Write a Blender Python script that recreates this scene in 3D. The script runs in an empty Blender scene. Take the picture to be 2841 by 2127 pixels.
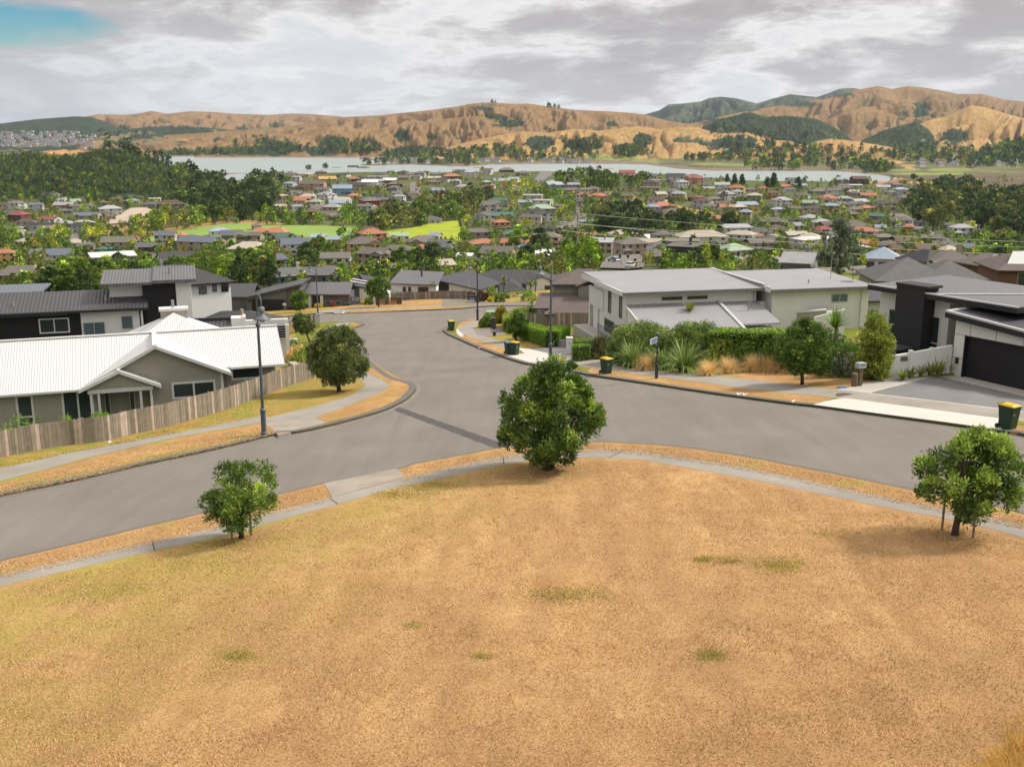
import bpy, bmesh, math, random
import numpy as np
from mathutils import Vector
random.seed(7); rng = np.random.default_rng(11)
S = bpy.context.scene; COL = S.collection

# ------------------------------------------------------------------ camera, world, sun, exposure
F_, YH, CX, CY = 2900.0, 370.0, 1420.5, 1063.5
PITCH = math.atan((CY - YH) / F_)
cd = bpy.data.cameras.new('camera'); cam = bpy.data.objects.new('camera', cd); COL.objects.link(cam)
cd.sensor_width = 36.0; cd.lens = 36.0 * F_ / 2841.0; cd.clip_start = 0.5; cd.clip_end = 30000
cam.rotation_euler = (math.pi / 2 - PITCH, 0, 0); S.camera = cam
S.view_settings.view_transform = 'Standard'; S.view_settings.look = 'None'
S.view_settings.exposure = 0.78; S.view_settings.gamma = 1.0
SUN_EL, SUN_AZ = math.radians(43), math.radians(76)      # azimuth clockwise from +Y
sd = bpy.data.lights.new('sun', 'SUN'); sd.energy = 3.2; sd.angle = math.radians(10); sd.color = (1.0, 0.93, 0.83)
sun = bpy.data.objects.new('sun', sd); COL.objects.link(sun)
sv = Vector((math.sin(SUN_AZ) * math.cos(SUN_EL), math.cos(SUN_AZ) * math.cos(SUN_EL), math.sin(SUN_EL)))
sun.rotation_euler = sv.to_track_quat('Z', 'Y').to_euler()

def build_world():
    w = bpy.data.worlds.new('World'); S.world = w; w.use_nodes = True
    nt = w.node_tree; N = nt.nodes; L = nt.links; N.clear()
    def n(t, **k):
        x = N.new(t)
        for a, b in k.items(): setattr(x, a, b)
        return x
    def mth(op, a, b=None):
        m = n('ShaderNodeMath', operation=op)
        for i, q in enumerate((a, b)):
            if q is None: continue
            if isinstance(q, (int, float)): m.inputs[i].default_value = q
            else: L.new(q, m.inputs[i])
        return m.outputs[0]
    sky = n('ShaderNodeTexSky', sky_type='NISHITA', sun_disc=False)
    sky.sun_elevation = SUN_EL; sky.sun_rotation = SUN_AZ; sky.ozone_density = 1.5
    tc = n('ShaderNodeTexCoord'); sp = n('ShaderNodeSeparateXYZ'); L.new(tc.outputs['Generated'], sp.inputs[0])
    X, Y, Z = sp.outputs
    zz = mth('ADD', mth('MAXIMUM', Z, 0.0), 0.24)
    px, py = mth('DIVIDE', X, zz), mth('DIVIDE', Y, zz)
    cb = n('ShaderNodeCombineXYZ'); L.new(px, cb.inputs[0]); L.new(mth('MULTIPLY', py, 1.0), cb.inputs[1])
    def noise(scale, det, rough, dist=0.0, off=0.0):
        mp = n('ShaderNodeMapping'); mp.inputs['Location'].default_value = (off, off * 1.7, off * 0.3)
        L.new(cb.outputs[0], mp.inputs[0])
        t = n('ShaderNodeTexNoise'); t.inputs['Scale'].default_value = scale; t.inputs['Detail'].default_value = det
        t.inputs['Roughness'].default_value = rough; t.inputs['Distortion'].default_value = dist
        L.new(mp.outputs[0], t.inputs['Vector']); return t.outputs['Fac']
    big = noise(0.95, 6, 0.55, 0.25, 3.1); fine = noise(3.4, 8, 0.6, 0.3, 8.4); huge = noise(0.32, 3, 0.5, 0, 1.3)
    dens = mth('ADD', mth('ADD', mth('MULTIPLY', big, 0.95), mth('MULTIPLY', fine, 0.62)), mth('MULTIPLY', huge, 0.3))
    rmp = n('ShaderNodeValToRGB'); e = rmp.color_ramp.elements
    e[0].position = 0.76; e[0].color = (0.44, 0.44, 0.45, 1)
    e[1].position = 1.02; e[1].color = (0.25, 0.235, 0.235, 1)
    for p_, c_ in ((0.835, (0.53, 0.515, 0.51, 1)), (0.885, (0.40, 0.385, 0.38, 1)), (0.94, (0.285, 0.27, 0.27, 1))):
        q = e.new(p_); q.color = c_
    L.new(dens, rmp.inputs[0])
    # thin, bluish veil low over the horizon and to the left
    hz = n('ShaderNodeMapRange'); hz.inputs[1].default_value = 0.0; hz.inputs[2].default_value = 0.14
    hz.inputs[3].default_value = 0.75; hz.inputs[4].default_value = 0.0; L.new(Z, hz.inputs[0])
    lf = n('ShaderNodeMapRange'); lf.inputs[1].default_value = 0.12; lf.inputs[2].default_value = -0.45
    lf.inputs[3].default_value = 0.35; lf.inputs[4].default_value = 1.0; L.new(X, lf.inputs[0])
    veil = mth('MULTIPLY', hz.outputs[0], lf.outputs[0])
    vm = n('ShaderNodeMixRGB'); L.new(veil, vm.inputs[0]); L.new(rmp.outputs[0], vm.inputs[1])
    vcol = n('ShaderNodeValToRGB'); ve = vcol.color_ramp.elements
    ve[0].position = 0.3; ve[0].color = (0.27, 0.305, 0.36, 1); ve[1].position = 0.62; ve[1].color = (0.47, 0.485, 0.51, 1)
    L.new(fine, vcol.inputs[0]); L.new(vcol.outputs[0], vm.inputs[2])
    # opening with blue sky, upper left
    dx = mth('SUBTRACT', X, -0.445); dz = mth('SUBTRACT', Z, 0.088)
    dd = mth('ADD', mth('POWER', mth('MULTIPLY', dx, 11.0), 2.0), mth('POWER', mth('MULTIPLY', dz, 62.0), 2.0))
    dd = mth('ADD', dd, mth('MULTIPLY', mth('SUBTRACT', fine, 0.5), 3.0))
    hole = n('ShaderNodeMapRange'); hole.inputs[1].default_value = 0.7; hole.inputs[2].default_value = 1.7
    hole.inputs[3].default_value = 1.0; hole.inputs[4].default_value = 0.0; L.new(dd, hole.inputs[0])
    hsv = n('ShaderNodeHueSaturation'); hsv.inputs['Saturation'].default_value = 2.3; L.new(sky.outputs[0], hsv.inputs['Color'])
    b1 = n('ShaderNodeBackground'); b1.inputs[1].default_value = 0.062; L.new(hsv.outputs[0], b1.inputs[0])
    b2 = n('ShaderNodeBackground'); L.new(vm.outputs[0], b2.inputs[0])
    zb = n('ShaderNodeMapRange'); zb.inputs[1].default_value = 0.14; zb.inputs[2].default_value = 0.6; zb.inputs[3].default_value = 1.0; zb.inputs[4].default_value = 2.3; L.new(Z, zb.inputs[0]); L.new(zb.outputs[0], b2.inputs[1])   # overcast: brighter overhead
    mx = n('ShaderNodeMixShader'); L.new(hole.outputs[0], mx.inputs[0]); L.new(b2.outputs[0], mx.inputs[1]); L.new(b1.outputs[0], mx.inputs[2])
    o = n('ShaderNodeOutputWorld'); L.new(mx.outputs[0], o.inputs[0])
build_world()

# ------------------------------------------------------------------ rays from the photograph into the place
cP, sP = math.cos(PITCH), math.sin(PITCH)
def ray(u, v):
    a, b = (u - CX) / F_, (v - CY) / F_
    return np.array([a, cP - sP * b, -sP - cP * b])
def PY(u, v, y): q = ray(u, v); return q * (y / q[1])
def proj(x, y, z):
    d = y * cP - z * sP
    return CX + F_ * x / d, CY - F_ * (y * sP + z * cP) / d
A0_, AX, AY = -9.0375, 0.05087, -0.09827
def gp(x, y): return A0_ + AX * x + AY * y                # the sloping street plane near the viewer
def G(u, v, o=0.0):
    q = ray(u, v); return q * ((A0_ + o) / (q[2] - AX * q[0] - AY * q[1]))
# zoomed views used to read positions: k(x, y) -> photo pixel
Z1 = lambda x, y: (x / 2.458, 680 + y / 2.458)
Z2 = lambda x, y: (700 + x / 2.458, 680 + y / 2.458)
Z3 = lambda x, y: (1400 + x / 2.458, 680 + y / 2.458)
Z4 = lambda x, y: (1941 + x / 2.458, 680 + y / 2.458)
ZB = lambda x, y: (930 + x / 5.53, 750 + y / 5.53)
ZA = lambda x, y: (680 + x / 6.9125, 780 + y / 6.9125)
ZC = lambda x, y: (1280 + x / 5.53, 820 + y / 5.53)
ZM = [lambda x, y: (x / 2.9493, 480 + y / 2.9493), lambda x, y: (700 + x / 2.9493, 440 + y / 2.9493),
      lambda x, y: (1400 + x / 2.9493, 440 + y / 2.9493), lambda x, y: (2091 + x / 2.9493, 440 + y / 2.9493)]

# ------------------------------------------------------------------ numpy gradient noise
_pm = rng.permutation(256); _pm = np.r_[_pm, _pm]
_ga = np.linspace(0, 2 * math.pi, 256, endpoint=False); _g2 = np.c_[np.cos(_ga), np.sin(_ga)]
def pn(x, y):
    x = np.asarray(x, float); y = np.asarray(y, float)
    xi = np.floor(x).astype(int); yi = np.floor(y).astype(int); xf = x - xi; yf = y - yi; xi &= 255; yi &= 255
    fu = xf ** 3 * (xf * (xf * 6 - 15) + 10); fv = yf ** 3 * (yf * (yf * 6 - 15) + 10)
    def gr(ix, iy, dx, dy):
        h = _pm[_pm[ix & 255] + (iy & 255)]; return _g2[h, 0] * dx + _g2[h, 1] * dy
    a = gr(xi, yi, xf, yf); b = gr(xi + 1, yi, xf - 1, yf); c = gr(xi, yi + 1, xf, yf - 1); d = gr(xi + 1, yi + 1, xf - 1, yf - 1)
    return (a + fu * (b - a) + fv * ((c + fu * (d - c)) - (a + fu * (b - a)))) * 1.4
def sst(a, b, x): t = np.clip((x - a) / (b - a), 0, 1); return t * t * (3 - 2 * t)

# ------------------------------------------------------------------ mesh helpers
class MB:
    """collects faces for one mesh object; world coordinates unless a parent origin is given at link time"""
    def __init__(s): s.v = []; s.f = []; s.uv = {}; s.m = []; s.mi = 0
    def face(s, pts, uv=None):
        b = len(s.v); s.v += [tuple(map(float, p)) for p in pts]
        if uv is not None: s.uv[len(s.f)] = uv
        s.f.append(tuple(range(b, b + len(pts)))); s.m.append(s.mi); return s
    def mesh(s, vs, fs):
        b = len(s.v); s.v += [tuple(map(float, p)) for p in vs]
        for f in fs: s.f.append(tuple(b + i for i in f)); s.m.append(s.mi)
        return s
    def hexa(s, c):                                       # 8 corners: bottom ring 4, top ring 4
        return s.mesh(c, [(3, 2, 1, 0), (4, 5, 6, 7), (0, 1, 5, 4), (1, 2, 6, 5), (2, 3, 7, 6), (3, 0, 4, 7)])
    def prism(s, poly, dz):                               # poly (list of 3D, counter-clockwise from above) thickened by vector or height
        d = np.array([0, 0, dz]) if np.isscalar(dz) else np.asarray(dz); n = len(poly); P = [np.asarray(p, float) for p in poly]
        b = len(s.v); s.v += [tuple(p) for p in P] + [tuple(p + d) for p in P]
        s.f += [tuple(range(b + n - 1, b - 1, -1)), tuple(range(b + n, b + 2 * n))]; s.m += [s.mi] * 2
        for i in range(n):
            j = (i + 1) % n; s.f.append((b + i, b + j, b + n + j, b + n + i)); s.m.append(s.mi)
        return s
    def box(s, x0, x1, y0, y1, z0, z1):
        return s.hexa([(x0, y0, z0), (x1, y0, z0), (x1, y1, z0), (x0, y1, z0), (x0, y0, z1), (x1, y0, z1), (x1, y1, z1), (x0, y1, z1)])
    def tube(s, pts, rad, n=8, cap=True):
        P = [Vector(p) for p in pts]; R = rad if hasattr(rad, '__len__') else [rad] * len(P); b = len(s.v); up = None
        for i, p in enumerate(P):
            t = (P[min(i + 1, len(P) - 1)] - P[max(i - 1, 0)]).normalized()
            if up is None: up = Vector((1, 0, 0)) if abs(t.z) > 0.7 else Vector((0, 0, 1))
            a = t.cross(up).normalized(); c = a.cross(t).normalized(); up = c if abs(t.z) <= 0.7 else up
            for k in range(n):
                q = p + (a * math.cos(2 * math.pi * k / n) + c * math.sin(2 * math.pi * k / n)) * R[i]; s.v.append(tuple(q))
        for i in range(len(P) - 1):
            for k in range(n):
                k2 = (k + 1) % n; s.f.append((b + i * n + k, b + i * n + k2, b + (i + 1) * n + k2, b + (i + 1) * n + k)); s.m.append(s.mi)
        if cap:
            s.f.append(tuple(b + k for k in range(n - 1, -1, -1))); s.f.append(tuple(b + (len(P) - 1) * n + k for k in range(n))); s.m += [s.mi] * 2
        return s
    def lathe(s, prof, c=(0, 0, 0), n=16):
        b = len(s.v)
        for r, z in prof:
            for k in range(n): s.v.append((c[0] + r * math.cos(2 * math.pi * k / n), c[1] + r * math.sin(2 * math.pi * k / n), c[2] + z))
        for i in range(len(prof) - 1):
            for k in range(n):
                k2 = (k + 1) % n; s.f.append((b + i * n + k, b + i * n + k2, b + (i + 1) * n + k2, b + (i + 1) * n + k)); s.m.append(s.mi)
        s.f.append(tuple(b + k for k in range(n - 1, -1, -1))); s.f.append(tuple(b + (len(prof) - 1) * n + k for k in range(n))); s.m += [s.mi] * 2
        return s
def origin_of(parent):
    o = np.zeros(3)
    while parent is not None: o += np.array(parent.location); parent = parent.parent
    return o
def obj(name, mb, mats, parent=None, local=False, smooth=False, bevel=0):
    me = bpy.data.meshes.new(name); V = mb.v
    if parent is not None and not local:
        o = origin_of(parent); V = [(x - o[0], y - o[1], z - o[2]) for x, y, z in V]
    me.from_pydata(V, [], mb.f)
    mats = mats if isinstance(mats, (list, tuple)) else [mats]
    for m in mats: me.materials.append(m)
    if len(mats) > 1: me.polygons.foreach_set('material_index', mb.m)
    if mb.uv:
        uvl = me.uv_layers.new(name='UVMap')
        for fi, uv in mb.uv.items():
            for k, li in enumerate(me.polygons[fi].loop_indices): uvl.data[li].uv = uv[k]
    if smooth: me.polygons.foreach_set('use_smooth', [True] * len(me.polygons))
    me.validate(); ob = bpy.data.objects.new(name, me); COL.objects.link(ob)
    if parent is not None: ob.parent = parent
    if bevel:
        b = ob.modifiers.new('bevel', 'BEVEL'); b.width = bevel; b.segments = 2; b.limit_method = 'ANGLE'
    return ob
def np_mesh(name, V, Fq, mats, mi=None, col=None, parent=None, smooth=False):
    """fast mesh from numpy arrays: V (n,3), Fq (m,k) with constant k"""
    V = np.asarray(V, np.float32); Fq = np.asarray(Fq, np.int32); k = Fq.shape[1]; m = len(Fq)
    me = bpy.data.meshes.new(name); me.vertices.add(len(V)); me.vertices.foreach_set('co', V.ravel())
    me.loops.add(m * k); me.loops.foreach_set('vertex_index', Fq.ravel()); me.polygons.add(m)
    me.polygons.foreach_set('loop_start', np.arange(0, m * k, k, dtype=np.int32))
    for q in (mats if isinstance(mats, (list, tuple)) else [mats]): me.materials.append(q)
    if mi is not None: me.polygons.foreach_set('material_index', np.asarray(mi, np.int32))
    me.update(calc_edges=True)
    if smooth: me.polygons.foreach_set('use_smooth', np.ones(m, bool))
    if col is not None:                                   # per-face tint value
        a = me.attributes.new('tint', 'FLOAT', 'FACE'); a.data.foreach_set('value', np.asarray(col, np.float32))
    ob = bpy.data.objects.new(name, me); COL.objects.link(ob)
    if parent is not None: ob.parent = parent
    return ob
def tag(o, label, cat, group=None):
    o['label'] = label; o['category'] = cat
    if group: o['group'] = group
    return o
def thing(name, loc, label, cat, group=None):
    o = bpy.data.objects.new(name, None); COL.objects.link(o); o.location = tuple(map(float, loc)); o.empty_display_size = 0.3
    return tag(o, label, cat, group)
def struct(o): o['kind'] = 'structure'; return o
def copy_tree(o, parent=None):
    c = o.copy(); COL.objects.link(c)
    if parent is not None: c.parent = parent
    for ch in list(o.children): copy_tree(ch, c)
    return c

# ------------------------------------------------------------------ materials
MC = {}
def mat(name, col, rough=0.8, var=0.12, scale=2.0, bump=0.0, bscale=30.0, spec=0.3, wave=None, metal=0.0, col2=None, uvspace=False, tint=False, rnd=0.0, trans=0.0):
    """principled material with noise variation; wave=(space, axis, period, depth, profile)"""
    if name in MC: return MC[name]
    m = bpy.data.materials.new(name); m.use_nodes = True; nt = m.node_tree; N = nt.nodes; L = nt.links
    b = N['Principled BSDF']; b.inputs['Roughness'].default_value = rough; b.inputs['Metallic'].default_value = metal
    b.inputs['Specular IOR Level'].default_value = spec
    geo = N.new('ShaderNodeNewGeometry'); pos = geo.outputs['Position']
    nz = N.new('ShaderNodeTexNoise'); nz.inputs['Scale'].default_value = scale; nz.inputs['Detail'].default_value = 6; L.new(pos, nz.inputs['Vector'])
    mx = N.new('ShaderNodeMixRGB'); c = np.array(col[:3]) * (1.0 if tint else 0.74)
    d = np.array(col2) if col2 is not None else np.clip(c * (1 - 2.2 * var), 0, 1); c1 = c if col2 is not None else np.clip(c * (1 + 2.2 * var), 0, 1)
    mx.inputs[1].default_value = (*d, 1); mx.inputs[2].default_value = (*c1, 1); L.new(nz.outputs['Fac'], mx.inputs[0]); out = mx.outputs[0]
    if tint or rnd:
        hs = N.new('ShaderNodeHueSaturation'); L.new(out, hs.inputs['Color']); out = hs.outputs[0]
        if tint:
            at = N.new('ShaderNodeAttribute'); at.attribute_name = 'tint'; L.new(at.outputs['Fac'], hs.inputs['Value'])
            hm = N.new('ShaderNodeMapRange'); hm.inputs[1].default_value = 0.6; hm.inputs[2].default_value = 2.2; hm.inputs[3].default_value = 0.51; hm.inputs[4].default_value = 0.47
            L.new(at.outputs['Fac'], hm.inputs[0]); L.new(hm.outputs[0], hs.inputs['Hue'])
        if rnd:
            oi = N.new('ShaderNodeObjectInfo'); h2 = N.new('ShaderNodeHueSaturation'); L.new(out, h2.inputs['Color']); out = h2.outputs[0]
            r1 = N.new('ShaderNodeMapRange'); r1.inputs[3].default_value = 1 - rnd; r1.inputs[4].default_value = 1 + rnd; L.new(oi.outputs['Random'], r1.inputs[0]); L.new(r1.outputs[0], h2.inputs['Value'])
    L.new(out, b.inputs['Base Color'])
    h = None
    if wave:
        space, axis, per, dep, prof = wave
        w = N.new('ShaderNodeTexWave'); w.wave_type = 'BANDS'; w.bands_direction = axis; w.wave_profile = prof; w.inputs['Scale'].default_value = 0.31416 / per; w.inputs['Distortion'].default_value = 0
        if space == 'uv': uvn = N.new('ShaderNodeUVMap'); L.new(uvn.outputs[0], w.inputs['Vector'])
        else: L.new(pos, w.inputs['Vector'])
        bp = N.new('ShaderNodeBump'); bp.inputs['Distance'].default_value = dep; bp.inputs['Strength'].default_value = 1.0; L.new(w.outputs['Fac'], bp.inputs['Height']); h = bp
    if bump:
        n2 = N.new('ShaderNodeTexNoise'); n2.inputs['Scale'].default_value = bscale; n2.inputs['Detail'].default_value = 5; L.new(pos, n2.inputs['Vector'])
        b2 = N.new('ShaderNodeBump'); b2.inputs['Distance'].default_value = bump; b2.inputs['Strength'].default_value = 1.0; L.new(n2.outputs['Fac'], b2.inputs['Height'])
        if h: L.new(h.outputs[0], b2.inputs['Normal'])
        h = b2
    if h: L.new(h.outputs[0], b.inputs['Normal'])
    if trans:
        tr = N.new('ShaderNodeBsdfTranslucent'); L.new(out, tr.inputs[0]); ms = N.new('ShaderNodeMixShader'); ms.inputs[0].default_value = trans
        L.new(b.outputs[0], ms.inputs[1]); L.new(tr.outputs[0], ms.inputs[2]); L.new(ms.outputs[0], N['Material Output'].inputs[0])
    MC[name] = m; return m
glass = mat('window_glass', (0.035, 0.045, 0.05), 0.08, 0.15, 0.6, spec=0.6)
glass_teal = mat('tinted_glass', (0.10, 0.15, 0.16), 0.1, 0.2, 0.6, spec=0.6)
white = mat('white_paint', (0.72, 0.71, 0.68), 0.6, 0.03)
black = mat('black_metal', (0.022, 0.022, 0.025), 0.5, 0.1)
darkgrey = mat('dark_grey_metal', (0.05, 0.06, 0.075), 0.5, 0.1)
steel = mat('galvanised_steel', (0.42, 0.42, 0.42), 0.4, 0.1, metal=0.5)
concrete = mat('pale_concrete', (0.46, 0.43, 0.38), 0.9, 0.10, 0.7, 0.004, 60)
path_c = mat('footpath_concrete', (0.31, 0.285, 0.24), 0.95, 0.15, 0.5, 0.004, 50)
kerb_c = mat('kerb_concrete', (0.15, 0.135, 0.115), 0.95, 0.12, 0.8, 0.003, 50)
timber = mat('weathered_timber', (0.24, 0.20, 0.155), 0.9, 0.15, 1.5, 0.004, 25)
bark = mat('bark', (0.10, 0.075, 0.055), 0.95, 0.2, 4, 0.01, 30)
rubber = mat('rubber', (0.02, 0.02, 0.02), 0.8, 0.1)

# ------------------------------------------------------------------ terrain: street slope, town basin, inlet, hills
def s2u(s): return CX + F_ / 0.976 * s
WZ = -62.0                                                 # water level of the inlet, metres below the viewer
def pl(u, pts): p = np.array(pts, float); return np.interp(u, p[:, 0], p[:, 1])
def tanv(v): return np.tan(np.arctan((CY - v) / F_) - PITCH)   # slope of a pixel row near mid-frame
FAR_SHORE = [(-400, 430), (480, 436), (950, 431), (1060, 437), (1078, 452), (1270, 461), (1330, 458), (1620, 455), (1800, 458), (1890, 470), (2000, 476), (2320, 476), (2440, 486), (2520, 500), (3300, 500)]
# (foot, crest, back distance, [skyline u,v], spur frequency, cover)
RANGES = [
 (4600, 6900, 9000, [(-900, 360), (-300, 345), (107, 344), (258, 322), (283, 317), (356, 319), (400, 314), (429, 308), (472, 316), (537, 309), (601, 311), (661, 316), (751, 319), (812, 315), (872, 317), (945, 323), (1100, 350), (1300, 400)], 26, 'dry'),
 (4000, 5600, 7500, [(-900, 340), (-300, 352), (0, 344), (107, 331), (215, 323), (258, 324), (300, 338), (340, 358), (420, 385), (500, 420)], 20, 'bush'),
 (3300, 4600, 6000, [(-500, 390), (0, 395), (180, 382), (240, 374), (330, 360), (420, 352), (560, 352), (660, 362), (740, 352), (830, 358), (920, 375), (1000, 400)], 22, 'mixed'),
 (2950, 4200, 6000, [(150, 420), (219, 392), (451, 376), (666, 363), (740, 358), (816, 350), (890, 334), (950, 325), (1057, 320), (1110, 314), (1165, 309), (1220, 302), (1272, 295), (1300, 289), (1340, 284), (1380, 285), (1422, 288), (1465, 287), (1530, 297), (1590, 304), (1637, 307), (1690, 309), (1745, 313), (1788, 318), (1843, 333), (1950, 352), (2100, 385)], 30, 'dry'),
 (2450, 3150, 3800, [(1120, 440), (1203, 418), (1270, 400), (1336, 385), (1400, 372), (1444, 364), (1520, 368), (1594, 357), (1660, 362), (1766, 350), (1830, 358), (1900, 351), (1934, 354), (1994, 371), (2071, 368), (2130, 388), (2200, 420)], 34, 'gold'),
 (3600, 5200, 7000, [(1843, 352), (1930, 340), (2007, 321), (2080, 305), (2166, 292), (2230, 282), (2290, 273), (2363, 250), (2400, 243), (2424, 239), (2462, 247), (2505, 239), (2540, 242), (2578, 248), (2643, 261), (2707, 261), (2771, 276), (2841, 284), (3000, 300), (3400, 330)], 24, 'dry'),
 (2900, 3500, 4300, [(1915, 400), (1946, 352), (1994, 330), (2076, 311), (2120, 325), (2166, 321), (2210, 324), (2260, 330), (2320, 358), (2363, 388), (2400, 420)], 40, 'bush'),
 (2900, 3500, 4200, [(2360, 420), (2390, 390), (2450, 360), (2535, 337), (2570, 358), (2604, 395), (2640, 425)], 40, 'bush'),
 (3000, 3900, 4800, [(2480, 420), (2530, 350), (2580, 330), (2620, 322), (2680, 292), (2720, 297), (2790, 318), (2841, 330), (3000, 340), (3400, 360)], 30, 'gold'),
 (6000, 8200, 10000, [(1700, 340), (1765, 322), (1790, 316), (1826, 306), (1850, 290), (1891, 287), (1940, 281), (1960, 272), (1994, 268), (2033, 272), (2070, 281), (2093, 287), (2130, 275), (2183, 261), (2256, 269), (2290, 258), (2316, 246), (2355, 244), (2389, 250), (2450, 262), (2600, 320)], 18, 'blue'),
 (2350, 2700, 3000, [(2085, 430), (2111, 405), (2148, 388), (2190, 391), (2225, 402), (2239, 402), (2270, 390), (2300, 384), (2345, 388), (2400, 396), (2466, 407), (2520, 430)], 40, 'gold'),
 (2200, 2550, 2900, [(2640, 440), (2700, 422), (2760, 402), (2841, 383), (3000, 370), (3400, 360)], 30, 'bush'),
 (2950, 3550, 4300, [(860, 400), (930, 388), (1010, 372), (1070, 352), (1130, 343), (1190, 338), (1250, 328), (1320, 321), (1380, 330), (1440, 350), (1500, 358), (1560, 372), (1620, 390)], 34, 'dry'),
 (2800, 3350, 4000, [(540, 415), (600, 398), (660, 388), (720, 384), (780, 374), (840, 366), (900, 352), (950, 349), (1000, 358), (1060, 376), (1110, 400)], 36, 'dry'),
 (3400, 4250, 5000, [(2120, 390), (2180, 366), (2250, 348), (2300, 326), (2350, 308), (2395, 300), (2440, 306), (2490, 324), (2540, 326), (2590, 316), (2650, 303), (2700, 305), (2760, 318), (2841, 330), (3000, 350)], 30, 'dry'),
 (960, 1280, 1700, [(-900, 440), (-300, 436), (0, 430), (70, 424), (140, 420), (230, 422), (300, 412), (340, 414), (395, 428), (440, 445), (480, 462), (530, 487), (580, 506), (640, 530), (700, 560)], 12, 'bush'),
]
def terrain(x, y, want_cover=False):
    x = np.asarray(x, float); y = np.asarray(y, float); ys = np.maximum(y, 1.0)
    xe = np.where(x > 0, 120 * np.tanh(x / 120), x)
    P = A0_ + AX * np.maximum(xe, -260) + AY * y
    s = np.clip(x / ys, -2, 2); u = s2u(s); r = ys
    base = np.where(True, -58 - 8 * sst(-0.22, -0.42, s), 0)
    rise = (11.5 - 6.0 * sst(0.12, 0.24, s)) * sst(720, 1150, r) * sst(-0.33, -0.16, s) + 7.5 * sst(760, 1020, r) * sst(-0.3, -0.36, s)
    bed = -66.5
    P = P - 9.0 * sst(0.14, 0.34, s) * sst(190, 340, r)
    F = base + rise
    F = F + 1.5 * pn(x / 140, y / 140) * sst(420, 600, r)
    near = pl(u, [(-400, 1500), (500, 1500), (560, 1330), (1000, 1360), (1500, 1400), (1900, 1330), (2050, 1250), (2350, 1220), (2600, 1260), (3300, 1400)])
    dip = sst(0, 130, r - near + 60)
    F = F * (1 - dip) + bed * dip
    vf = pl(u, FAR_SHORE); rf = WZ / tanv(vf)
    wob = 25 * pn(u / 60, u * 0 + 3.3)
    land = sst(-40, 60, r - rf + wob)
    flat = -60.2 + np.clip(r - rf, 0, 4000) * 0.0035 + 1.2 * pn(x / 160, y / 160)
    # right-hand marsh: no water beyond u ~ 2440
    marsh = sst(2420, 2540, u) * sst(1300, 1420, r)
    F = F * (1 - land) + flat * land
    F = F * (1 - marsh) + np.maximum(F, -61.0 + 0.25 * pn(x / 60, y / 60)) * marsh
    # low spit in the inlet
    sp = np.exp(-((r - (WZ / tanv(457.0) + 110 * pn(u / 150, u * 0 + 9))) / 90.0) ** 2) * sst(975, 1010, u) * sst(1400, 1330, u)
    F = np.maximum(F, bed + 6.0 * sp)
    d = P - F; k = 3.0
    Zt = np.where(d > 0, P, F) + k * np.log1p(np.exp(-np.abs(d) / k)) * sst(250, 420, r)
    Zt = np.where(r < 230, P, Zt)
    cover = np.full(x.shape, -1.0); gul = np.ones(x.shape)
    for ri, (df, dc, db, sky, kf, cov) in enumerate(RANGES):
        q = (r > df) & (r < db) & (u > sky[0][0]) & (u < sky[-1][0])
        if not q.any(): continue
        uu = u[q]; rr = r[q]; xx = x[q]; yy = y[q]
        hc = dc * np.tan(np.arctan((CY - pl(uu, sky)) / F_ * 1.0) - PITCH)
        wx = 0.35 * pn(xx / 520 + ri, yy / 520); t = (rr - df) / (dc - df)
        sc = kf / 1400.0
        w2 = 0.5 * pn(xx / 210 + 3 * ri, yy / 300)
        shr = 2.6 * pn(uu * 0.006 + ri * 5.1, uu * 0 + 0.5)
        bl = lambda q: np.sqrt(q * q + 0.0016)
        a1 = np.minimum(bl(pn(uu * sc * 0.36 + 1.5 * wx + shr * t + ri * 7.3, t * 1.1 + ri + wx * 1.5)) * 2.3, 1.0)
        a2 = np.minimum(bl(pn(uu * sc * 0.9 + 2.4 * wx + 0.9 * w2 + 1.9 * shr * t + ri * 3.1, t * 2.0 + ri * 5 + w2)) * 2.2, 1.0)
        a3 = np.minimum(bl(pn(uu * sc * 2.3 + 3 * wx + 1.6 * w2 + 0.6 * t, t * 4.2 + ri)) * 2.2, 1.0)
        a1, a2, a3 = [q * (2 - q) for q in (a1, a2, a3)]
        prof = np.where(t < 1, np.clip(t, 0, 1) ** 0.95, np.clip(1 - (rr - dc) / (db - dc), 0, 1) ** 0.8)
        prof = np.where(t < 1, 0.55 * prof + 0.45 * (1 - (1 - np.clip(t, 0, 1)) ** 1.7), prof)
        b0 = -61.0; amp = (hc - b0)
        w = np.clip(4.2 * t * (1.02 - t), 0, 1); w = np.where(t < 1, w * sst(1.0, 0.86, t), 0.0)
        wl = w if cov != 'bush' else w * 0.55
        h = b0 + amp * prof + np.abs(amp) * wl * (0.38 * (a1 - 0.92) + 0.25 * (a2 - 0.95) + 0.06 * (a3 - 1.0))
        z0 = Zt[q]; up = (h > z0) & (t > 0.0)
        Zt[q] = np.where(up, h, z0); c0 = cover[q]; cover[q] = np.where(up, ri, c0); g0 = gul[q]; gul[q] = np.where(up, 0.42 * a1 + 0.33 * a2 + 0.12 * a3 + 0.4 * sst(0.75, 1, t), g0)
    return (Zt, cover, gul) if want_cover else Zt
_yn = np.geomspace(55, 1750, 150); _yf = np.geomspace(900, 9500, 420)
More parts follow.
